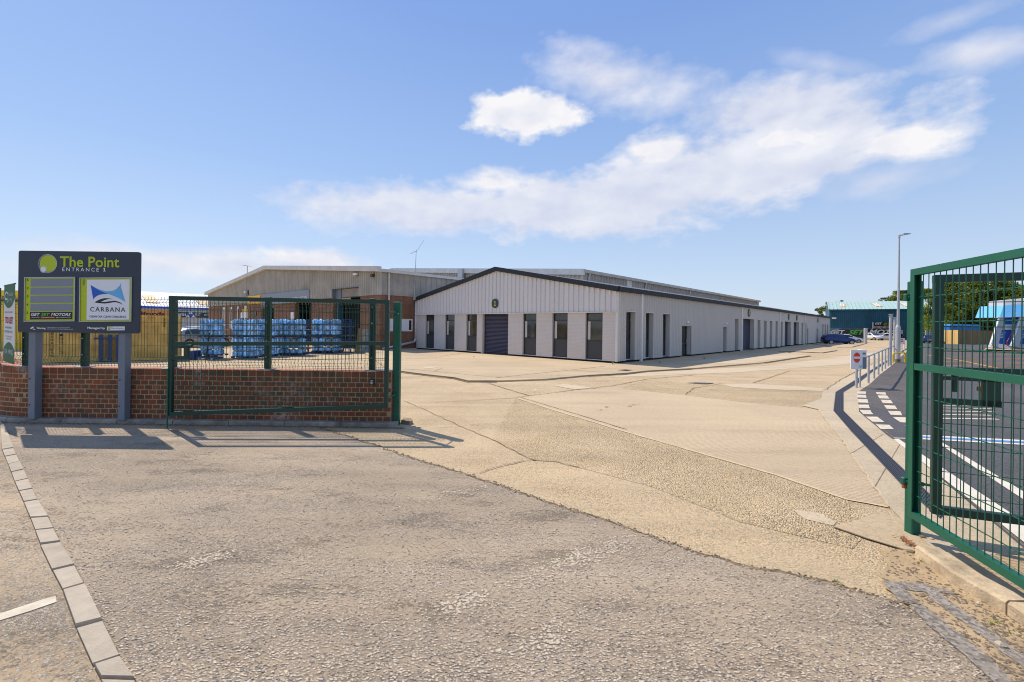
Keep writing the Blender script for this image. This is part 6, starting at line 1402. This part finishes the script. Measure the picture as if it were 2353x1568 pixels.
# ============================================================ CARS
def car(label, loc, rz, paint, L_=3.95, W_=1.7, Hh=1.42, kind='hatch', group=None, grp_name='parked_car', scl=.92):
    t = thing(grp_name, label, 'car', (loc[0], loc[1], 0), rz, group); t.scale = (scl, scl, scl)
    S = L_/3.95; hs = Hh/1.45
    # stations: x, low, belt, roof (None = no cabin), half width
    if kind == 'hatch': st = [(-1.97, .42, .70, .72, .62), (-1.93, .32, .86, .90, .74), (-1.80, .28, .95, 1.08, .80), (-1.55, .28, .97, 1.33, .83), (-1.1, .26, .96, 1.43, .85), (-.4, .25, .94, 1.46, .86), (.15, .25, .92, 1.42, .86), (.55, .25, .91, 1.22, .86), (1.0, .26, .89, .95, .85), (1.4, .27, .83, .87, .82), (1.75, .28, .72, .75, .75), (1.93, .34, .60, .62, .62), (1.98, .42, .52, .54, .5)]
    else: st = [(-1.97, .42, .78, .80, .66), (-1.93, .32, .90, .93, .76), (-1.7, .28, .95, .99, .82), (-1.3, .28, .95, 1.08, .84), (-.9, .26, .94, 1.36, .85), (-.3, .25, .93, 1.42, .86), (.2, .25, .91, 1.38, .86), (.6, .25, .90, 1.15, .86), (1.0, .26, .88, .93, .85), (1.4, .27, .82, .86, .82), (1.75, .28, .70, .74, .75), (1.93, .34, .58, .62, .62), (1.98, .42, .5, .54, .5)]
    mb = MB(); vs = []; n = 0
    for x, lo, be, ro, hw in st:
        hw = hw*W_/1.72; cab = max(0, ro-be); rw = hw*(1-.30*min(1, cab/.5)) if cab > .1 else hw*.86
        ring = [(hw*.80, lo), (hw*.97, lo+.08), (hw*1.0, lo+(be-lo)*.55), (hw*.97, be), (rw+.02, be+(ro-be)*.85), (rw*.82, ro), (0, ro+.012)]
        full = ring+[(-y, z) for y, z in ring[-2::-1]]; n = len(full); vs += [(x*S, y, z*hs) for y, z in full]
    m_ = len(st); fs = [(i*n+j, i*n+j+1, (i+1)*n+j+1, (i+1)*n+j) for i in range(m_-1) for j in range(n-1)]+[(i*n+n-1, i*n, (i+1)*n, (i+1)*n+n-1) for i in range(m_-1)]+[tuple(range(n)), tuple(range((m_-1)*n, m_*n))]
    mb.add(vs, fs); mb.build('body', paint, t, smooth=True)
    def sideat(x, z):
        for (a, b) in zip(st, st[1:]):
            if a[0] <= x <= b[0]:
                k_ = (x-a[0])/(b[0]-a[0]); be = a[2]+(b[2]-a[2])*k_; ro = a[3]+(b[3]-a[3])*k_; hw = (a[4]+(b[4]-a[4])*k_)*W_/1.72
                c_ = max(0, ro-be); rw = hw*(1-.30*min(1, c_/.5)); f = (z-be)/max(.05, (ro-be)*.85); return hw*.97+(rw+.02-hw*.97)*max(0, min(1, f))
        return .8
    if kind == 'hatch': wins = [[(-1.5, 1.0), (-1.42, 1.24), (-1.18, 1.33), (-1.12, 1.0)], [(-1.05, 1.0), (-1.08, 1.34), (-.36, 1.37), (-.34, .98)], [(-.27, .98), (-.28, 1.37), (.12, 1.34), (.55, 1.12), (.78, .95)]]
    else: wins = [[(-1.2, .98), (-.88, 1.25), (-.36, 1.33), (-.34, .97)], [(-.27, .97), (-.28, 1.34), (.15, 1.31), (.55, 1.1), (.78, .94)]]
    for s in (-1, 1):
        for wn in wins:
            q = MB(); q.add([(x*S, s*(sideat(x, z)+.012), z*hs) for x, z in wn], [tuple(range(len(wn)))]); q.build('side_window', 'car_glass', t)
        q = MB(); q.cbox(.62*S, .80*S, s*.88*W_/1.72-.06, s*.88*W_/1.72+.10, .93*hs, 1.04*hs, .02); q.build('wing_mirror', paint, t)
        q = MB(); q.add([(-1.94*S, s*.62, .74*hs), (-1.86*S, s*.80*W_/1.72, .78*hs), (-1.78*S, s*.82*W_/1.72, 1.0*hs), (-1.86*S, s*.72, 1.02*hs)], [(0, 1, 2, 3)]); ql = q.build('tail_lamp', 'lamp_red', t); ql.location.x = -.03
        q = MB(); q.add([(1.55*S, s*.815*W_/1.72, .70*hs), (1.86*S, s*.70*W_/1.72, .62*hs), (1.88*S, s*.66*W_/1.72, .70*hs), (1.5*S, s*.80*W_/1.72, .80*hs)], [(0, 1, 2, 3)]); ql = q.build('headlight', 'lamp_clear', t); ql.location.y = s*.025; ql.location.x = .03
    q = MB(); q.add([(.28*S, -.60, 1.385*hs), (.28*S, .60, 1.385*hs), (.97*S, .70, .98*hs), (.97*S, -.70, .98*hs)], [(0, 1, 2, 3)]); o = q.build('windscreen', 'car_glass', t); o.location = (.03, 0, .025)
    xb = (-1.60, -1.84) if kind == 'hatch' else (-1.0, -1.36)
    q = MB(); q.add([(xb[0]*S, -.56, 1.30*hs), (xb[0]*S, .56, 1.30*hs), (xb[1]*S, .64, 1.04*hs), (xb[1]*S, -.64, 1.04*hs)], [(0, 1, 2, 3)]); o = q.build('rear_window', 'car_glass', t); o.location = (-.04, 0, .03)
    for x in (-1.22, 1.24):
        for s in (-1, 1):
            y = s*.80*W_/1.72; q = MB(); q.tube((x*S, y-.02*s-.09, .30), (x*S, y-.02*s+.09, .30), .30, 20); w_ = q.build('wheel', 'tyre', t)
            q = MB(); yo = y-.02*s+s*.092
            for i in range(5):
                a = 6.2832*i/5; q.bar((x*S, yo, .30), (x*S+.19*math.cos(a), yo, .30+.19*math.sin(a)), .012, .07, (-math.sin(a), 0, math.cos(a)))
            lst = []
            for i in range(20):
                a = 6.2832*i/20
                for r_ in (.16, .20): lst.append((x*S+r_*math.cos(a), yo, .30+r_*math.sin(a)))
            q.add(lst, [(2*i, 2*i+1, (2*i+3) % 40, (2*i+2) % 40) for i in range(20)]); q.build('rim', 'alloy', w_)
            q = MB(); arch = [(x*S+.36*math.cos(math.radians(a_)), .28+.36*math.sin(math.radians(a_))) for a_ in range(0, 181, 15)]
            q.plate(arch, s*.865*W_/1.72-.006, s*.865*W_/1.72+.006); q.build('wheel_arch', 'tyre', t)
    q = MB(); q.box(1.95*S, 2.0*S, -.35, .35, .33, .45); q.build('grille', 'tyre', t)
    q = MB(); q.box(2.0*S, 2.01*S, -.26, .26, .42, .52); q.build('number_plate', 'sign_white', t)
    q = MB(); q.box(-2.02*S, -2.0*S, -.26, .26, .50, .60); q.build('number_plate', 'yellow_paint', t)
    return t
def place_car(label, pxl, pxr, pyb, paint, flip=False, turn=0.0, **k_):
    a, b = G(pxl, pyb).xy, G(pxr, pyb).xy; c = (a+b)/2; L_ = (b-a).length; d = (b-a).normalized(); rz = math.atan2(d.y, d.x)+(math.pi if flip else 0)+turn
    return car(label, (c.x, c.y+.85), rz, paint, L_=k_.pop('L_', L_), **k_)
place_car('dark blue hatchback parked across the apron at the far end of the grey terrace', 1899.5, 1976, 792.0, 'car_blue', turn=-.50, L_=4.0, scl=.88)
place_car('white saloon parked alongside, mostly hidden by the blue hatchback', 1912, 1992, 789.6, 'car_white', turn=-.50, kind='saloon', L_=4.5, scl=.88)
place_car('black car tucked beside the end wall behind the blue hatchback', 1884, 1925, 787.2, 'car_black', turn=.3, L_=3.9, Hh=1.3)
place_car('white hatchback seen side on before the large black banner', 2012, 2071, 783.0, 'car_white', flip=True, turn=-.55, L_=4.2, scl=.92)
place_car('small white car facing forward at the left of the side on white hatchback', 2002, 2027, 782.4, 'car_white', turn=-1.9, L_=3.8)
place_car('black car behind the white hatchback near the lamp post', 2062, 2112, 781.4, 'car_black', L_=4.2, Hh=1.35)
place_car('red car glimpsed behind the palisade gate post by the banner', 1986, 2012, 780.2, 'car_red', L_=3.6, turn=.9)
place_car('silver estate car with red lamps parked beside the bottle pallets', 421, 462, 798, 'car_silver', turn=.9, L_=4.3)
place_car('white hatchback parked further back past the container end', 424, 470, 784, 'car_white', turn=.5, L_=4.2)
place_car('blue car parked behind the container end', 410, 445, 789, 'car_blue', turn=1.0, L_=4.0)
place_car('silver car behind the railings at the far side of the car park', 2140, 2172, 787, 'car_silver', turn=.3, L_=4.0)
place_car('blue car by the wooden fence corner, behind the railings', 2142, 2172, 790, 'car_blue', turn=.3, L_=4.0)
# ============================================================ PALISADE, BANNERS
def palisade(p, q_, h, label, pitch=.19):
    t = thing('palisade_fence', label, 'fence'); d = (q_-p).normalized(); L_ = (q_-p).length; mb = MB(); nrm_ = Vector((d.y, -d.x))
    t.matrix_world = mfac(p, d)
    for i in range(int(L_/pitch)):
        x = i*pitch+.03; mb.add([(x, -.02, .05), (x+.08, -.02, .05), (x+.08, -.02, h-.12), (x+.06, -.04, h), (x+.04, -.02, h-.10), (x+.02, -.04, h), (x, -.02, h-.12)], [(0, 1, 2, 4, 6), (2, 3, 4), (4, 5, 6)])
    stuff(mb.build('pale', 'galvanised', t)); q = MB(); q.box(0, L_, 0, .05, .35, .42); q.box(0, L_, 0, .05, h-.5, h-.43); q.build('rail', 'galvanised', t)
    for i in range(int(L_/2.75)+1): q = MB(); q.box(i*2.75-.04, i*2.75+.04, .0, .1, 0, h-.1); q.build('fence_post', 'galvanised', t)
    return t
pa, pb = G(1893, 786.5).xy, G(1989, 786.5).xy; h1 = P(1940, 754.8, (pa.y+pb.y)/2).z
palisade(pa, pb, h1, 'grey steel palisade fence left of the gate post, behind the blue and white cars')
c = G(1990.5, 788.3); q = MB(); z = P(1990, 754.5, c.y).z; q.cbox(c.x-.17, c.x+.17, c.y, c.y+.3, 0, z, .02); tag(q.build('gate_pillar', 'galvanised'), 'thick grey gate pillar at the end of the palisade fence', 'post')
YB = 89.0
p2a, p2b = P(1992, 782, YB+.6).xy, P(2135, 782, YB+.6).xy; zt_ = P(2050, 741.5, YB).z
palisade(p2a, p2b, P(2050, 754, YB).z, 'grey steel palisade fence behind the large black banner', .24)
up = thing('upper_railing', 'raised row of grey pales carrying the upper black banner', 'fence'); mb = MB(); xa, xb = P(2009, 750, YB).x, P(2104, 750, YB).x
z0, z1 = P(2050, 755, YB).z, zt_
for i in range(int((xb-xa)/.24)): x = xa+i*.24; mb.box(x, x+.1, YB+.2, YB+.24, z0, z1)
stuff(mb.build('pale', 'galvanised', up))
for f in (0, .5, 1): q = MB(); q.box(xa+(xb-xa)*f-.06, xa+(xb-xa)*f+.06, YB+.25, YB+.35, 0, z1); q.build('fence_post', 'galvanised', up)
def banner(px0, py0, px1, py1, Y, label, items, band=None):
    x0, x1 = P(px0, 760, Y).x, P(px1, 760, Y).x; zc0 = P((px0+px1)/2, py1, Y).z; zc1 = P((px0+px1)/2, py0, Y).z
    t = thing('advertising_banner', label, 'banner'); q = MB(); q.box(x0, x1, Y, Y+.03, zc0, zc1); q.build('cloth', 'print_black', t)
    fx_ = lambda p: x0+(p-px0)/(px1-px0)*(x1-x0); fz_ = lambda p: zc1-(p-py0)/(py1-py0)*(zc1-zc0)
    for s, a, b, c_, d, m_ in items: text(s, fx_(a), fx_(b), fz_(d), fz_(c_), Y-.004, m_, t, shear=.3, bold=.025, depth=.01)
    if band: q = MB(); a, b, c_, d = band; q.box(fx_(a), fx_(b), Y-.01, Y-.002, fz_(d), fz_(c_)); q.build('red_band', 'print_red', t)
v4 = lambda x, y: (1867.1+x*.10987, 660.7+y*.10987)
banner(2007.7, 741, 2089.5, 750, YB, 'upper black banner with white and green lettering on the railings', [('GET', 2010.5, 2027, 742, 746.5, 'sign_white'), ('SET', 2029.5, 2045, 742, 746.5, 'print_green'), ('MOTORS', 2048, 2087, 742, 746.5, 'sign_white')], (2030, 2052, 747, 748.8))
banner(1995.2, 756.5, 2094, 778, YB-.3, 'large black banner with big silver letters behind the white hatchback', [('MOTORS', 1996.5, 2089, 758, 768.5, 'sign_white'), ('.co.uk', 2072, 2088, 770.5, 775, 'sign_white')], (1995.5, 2004, 770, 776))
YP = pa.y+1.0
banner(1905, 757, 1988, 776, YP, 'large black banner with silver and green letters behind the palisade fence', [('GET', 1908, 1941, 759, 769, 'sign_white'), ('SET', 1950, 1986, 759, 769, 'print_green')])
q = MB(); a = P(1983, 763, pa.y-.12); b = P(1990.5, 763, pa.y-.12); zz0, zz1, zz2 = P(1987, 768, a.y).z, P(1987, 765, a.y).z, P(1987, 761.5, a.y).z
bs_ = thing('fence_notice', 'small red and blue notice on the palisade fence by the gate pillar', 'sign'); q.box(a.x, b.x, a.y, a.y+.02, zz0, zz1); q.build('blue_half', 'print_blue', bs_); q = MB(); q.box(a.x, b.x, a.y, a.y+.02, zz1, zz2); q.build('red_half', 'print_red', bs_)
c = P(1968, 779, pa.y+.8); q = MB(); q.cbox(c.x-1.3, c.x+1.3, pa.y+.45, pa.y+.9, 0, .85, .05); tag(q.build('green_skip', 'green_paint_dark'), 'dark green skip behind the palisade fence', 'skip')
# ============================================================ CAR PARK BACKDROP
wf = thing('wooden_fence', 'wooden screen fence with a pale new end panel across the car park', 'fence')
W0, W1, W2 = G(2169, 790.3).xy, G(2203, 791.8).xy, G(2300, 790.5).xy
Hw = P(2203, 759, W1.y).z
for (a, b, m_) in ((W0, W1, 'timber_new'), (W1, W2, 'timber')):
    L_ = (b-a).length; d = (b-a)/L_; n = int(L_/.40 if m_ == 'timber' else L_/.5)
    for i in range(n):
        p0, p1 = a+d*(L_*i/n+.012), a+d*(L_*(i+1)/n-.012); q = MB(); q.bar((p0.x, p0.y, Hw/2), (p1.x, p1.y, Hw/2), .04, Hw, (0, 0, 1)); q.build('board', m_, wf)
bb = thing('blue_container', 'blue lidded waste container behind the wooden screen fence', 'container', (0, 0, 0))
x0, x1, x2 = P(2183, 750, 66).x, P(2203, 750, 66).x, P(2251, 750, 66).x; z1 = P(2210, 746, 66).z; q = MB(); q.cbox(x0, x2, 66, 68.2, 0, z1-.25, .05); q.build('body', 'blue_bin', bb)
q = MB(); q.cbox(x0-.05, x1, 65.9, 68.2, z1-.24, z1, .03); q.cbox(x1+.05, (x1+x2)/2, 65.9, 68.2, z1-.24, z1, .03); q.cbox((x1+x2)/2+.05, x2+.05, 65.9, 68.2, z1-.24, z1-.02, .03); q.build('lid', 'blue_bin_light', bb)
palisade(G(2128, 789).xy, G(2170, 789).xy, P(2150, 757, 60).z, 'grey palisade fence left of the new wooden panel in the car park'); 
a, b = P(2240, 770, 72), P(2480, 770, 72); q = MB(); q.box(a.x, b.x, 72, 72.05, 0, P(2300, 757, 72).z); tag(q.build('mesh_screen', 'print_black'), 'dark mesh screen behind the wooden fence', 'screen')
# jet wash canopy: sloping blue panels on slanted grey fins under a pale hood
cw = thing('wash_canopy', 'car wash shelter with a pale blue hood and slanting blue panels between grey fins', 'canopy', (0, 0, 0))
YA = 42.0; v7 = lambda x, y: (2137.1+x*.14655, 631.9+y*.14655)
def W_(x, y, dy=0.0): p = P(*v7(x, y), YA+dy); return p
def solid(pts, th, name, m_):
    q = MB(); n = len(pts); q.add(list(pts)+[(p.x+th[0], p.y+th[1], p.z+th[2]) for p in pts], [tuple(range(n)), tuple(range(n, 2*n))[::-1]]+[(i, (i+1) % n, n+(i+1) % n, n+i) for i in range(n)]); return q.build(name, m_, cw)
hood = []
for k_ in range(2):
    ox = k_*350; oy = -28*k_
solid([W_(1090, 668, 0), W_(2300, 615, 0), W_(2300, 430, 1.2), W_(1155, 482, 1.2)], (0, 2.2, 0), 'hood_band', 'print_light_blue')
solid([W_(1155, 484, 1.2), W_(2300, 420, 1.2), W_(2300, 300, 2.0), W_(1185, 402, 2.0)], (0, 1.5, 0), 'hood_top', 'wash_panel_grey')
solid([W_(1062, 674, -.1), W_(2300, 628, -.1), W_(2300, 612, -.1), W_(1062, 664, -.1)], (0, .3, 0), 'hood_lip', 'white_paint')
for k_ in range(3):
    o_ = k_*330
    solid([W_(1105+o_, 665-k_*12, .2), W_(1175+o_, 665-k_*12, .2), W_(1065+o_, 1130, -.2), W_(960+o_, 1120, -.2)], (0, .25, 0), 'fin', 'wash_panel_grey')
    solid([W_(1092+o_, 665-k_*12, .1), W_(1106+o_, 665-k_*12, .1), W_(972+o_, 1085, -.3), W_(956+o_, 1080, -.3)], (0, .1, 0), 'fin_edge', 'white_paint')
    solid([W_(1185+o_, 662-k_*12, .7), W_(1420+o_, 655-k_*12, .7), W_(1275+o_, 1100, .5), W_(1050+o_, 1075, .5)], (0, .1, 0), 'wash_panel', 'print_blue')
    solid([W_(1165+o_, 780, .55), W_(1360+o_, 775, .55), W_(1325+o_, 870, .52), W_(1140+o_, 860, .52)], (0, .05, 0), 'wave_panel', 'banner_white')
    solid([W_(1050+o_, 1075, .3), W_(1275+o_, 1105, .3), W_(1260+o_, 1160, -.1), W_(1000+o_, 1140, -.1)], (0, .6, 0), 'trough', 'wash_panel_grey')
    for j, (yy, ww) in enumerate(((910, 60), (935, 50), (960, 60), (985, 40))): p = W_(1130+o_-j*9, yy, .49); q = MB(); q.box(p.x, p.x+ww*.0058*1.0, p.y, p.y+.01, p.z-.03, p.z+.02); q.build('instruction_line', 'sign_white', cw)
    hs_ = [W_(1305+o_, 850, .3), W_(1270+o_, 930, .2), W_(1235+o_, 1000, .2), W_(1205+o_, 1050, .2), W_(1215+o_, 1110, .2)]; q = MB(); q.path(hs_, .02, 5); q.build('hose', 'print_red', cw)
for i in range(2):
    p0, p1 = W_(1165+300*i, 600-i*14, .38), W_(1330+300*i, 575-i*14, .38); q = MB(); z = p0.z; text('washbay', p0.x, p1.x, p0.z-.12, p0.z+.12, p0.y-.25, 'sign_white', cw)
solid([W_(880, 1165, -1.2), W_(2300, 1215, -1.2), W_(2300, 1160, 1), W_(905, 1140, 1)], (0, .2, -.1), 'plinth', 'apron_concrete')
# ============================================================ TREES
def leaf_clump(seed, n, r, m_):
    rr = random.Random(seed); mb = MB()
    for _ in range(n):
        d = Vector((rr.gauss(0, 1), rr.gauss(0, 1), rr.gauss(0, .8))).normalized()*r*rr.uniform(.25, 1)**.6; s = rr.uniform(.12, .24)
        u = Vector((rr.gauss(0, 1), rr.gauss(0, 1), rr.gauss(0, .6))).normalized(); v = u.orthogonal().normalized(); v = (v*math.cos(rr.random()*6)+u.cross(v)*math.sin(rr.random()*6)).normalized(); u2 = u.cross(v)
        mb.add([d-v*s, d+u2*s*.55, d+v*s, d-u2*s*.55], [(0, 1, 2, 3)])
    return mb
clumps = {}
def tree(label, px, Y, pytop, wpx, seed, tone='leaf_a', base=.15, n=46, pyb=None, dens=130):
    rr = random.Random(seed); c = P(px, 780, Y); h = P(px, pytop, Y).z; wd = wpx*Y/F/2
    t = thing('tree', label, 'tree', (c.x, c.y, 0), 0, 'trees beyond the car park and the blue shed')
    q = MB(); q.tube((0, 0, 0), (.1, 0, h*.4), .22, 8, .16); q.tube((.1, 0, h*.4), (0, .1, h*.8), .16, 7, .06)
    for i in range(7): a = rr.random()*6.28; z0 = h*rr.uniform(.25, .6); q.tube((.05, 0, z0), (wd*.7*math.cos(a), wd*.7*math.sin(a), z0+h*rr.uniform(.15, .3)), .08, 5, .02)
    q.build('trunk', 'bark', t)
    parts = {tone: MB(), 'leaf_b': MB(), 'leaf_c': MB()}; ks_ = list(parts)
    for i in range(n):
        f = rr.random(); a = rr.random()*6.283; z = h*(base+(1-base)*f); prof = math.sin(math.pi*min(.97, .12+.86*f)**.8)**.6
        r_ = wd*prof*rr.uniform(.45, 1.0); cx_, cy_ = r_*math.cos(a), r_*math.sin(a); cr_ = rr.uniform(.55, 1.15)*wd*.30
        key = ks_[0] if rr.random() < .5 else ('leaf_b' if rr.random() < .6 else 'leaf_c')
        cl = leaf_clump(rr.randint(0, 9999), dens, cr_, key); parts[key].add([(x+cx_, y+cy_, min(z+zz*.8, h)) for x, y, zz in cl.v], cl.f)
    for k_, v in parts.items():
        if v.v: v.build('crown', k_, t)
    return t
tree('bright tree just right of the gate stile, above the wooden panel', 2185, 74, 648, 95, 1, 'leaf_b', .1, 130)
tree('tall yellow green tree at the centre of the car park tree line', 2245, 76, 640, 110, 2, 'leaf_b', .1, 150)
tree('tree behind the wash canopy hood, left one', 2305, 74, 646, 100, 3, 'leaf_a', .1, 120)
tree('tree behind the wash canopy hood, right one', 2360, 72, 655, 110, 4, 'leaf_a', .1, 120)
tree('darker low tree between the bright ones, over the blue container', 2215, 82, 675, 110, 5, 'leaf_c', .05, 90)
tree('darker low tree behind the mesh screen', 2290, 84, 680, 120, 6, 'leaf_c', .05, 90)
tree('tree rising over the right end of the blue shed roof', 2075, 112, 668, 85, 7, 'leaf_a', .3, 100)
tree('tree peeping over the blue shed roof left of the lamp post', 2035, 114, 684, 60, 8, 'leaf_c', .3, 34, dens=90)
tree('tree between the blue shed and the hidden end of the car park tree line', 2125, 108, 664, 70, 9, 'leaf_a', .2, 80)
tree('small ragged tree at the left corner of the blue shed', 1899, 112, 694, 40, 10, 'leaf_c', .45, 24, dens=90)
tree('twiggy tree top over the left skylight of the blue shed', 1931, 116, 690, 26, 11, 'leaf_c', .7, 8, dens=50)
for i, (px, Y, top) in enumerate(((2420, 70, 650), (2500, 66, 640))): tree('tree past the right end of the wash canopy, '+('nearer' if i else 'farther')+' one', px, Y, top, 120, 20+i, 'leaf_a', .1, 40)
# scrap of paper on the yard
q = MB(); c = G(1230, 898.5); q.add([(c.x-.09, c.y, .012), (c.x+.02, c.y-.03, .02), (c.x+.09, c.y+.02, .014), (c.x, c.y+.05, .03)], [(0, 1, 2, 3)]); tag(q.build('paper_scrap', 'white_paint'), 'white scrap of paper lying on the open yard', 'paper')
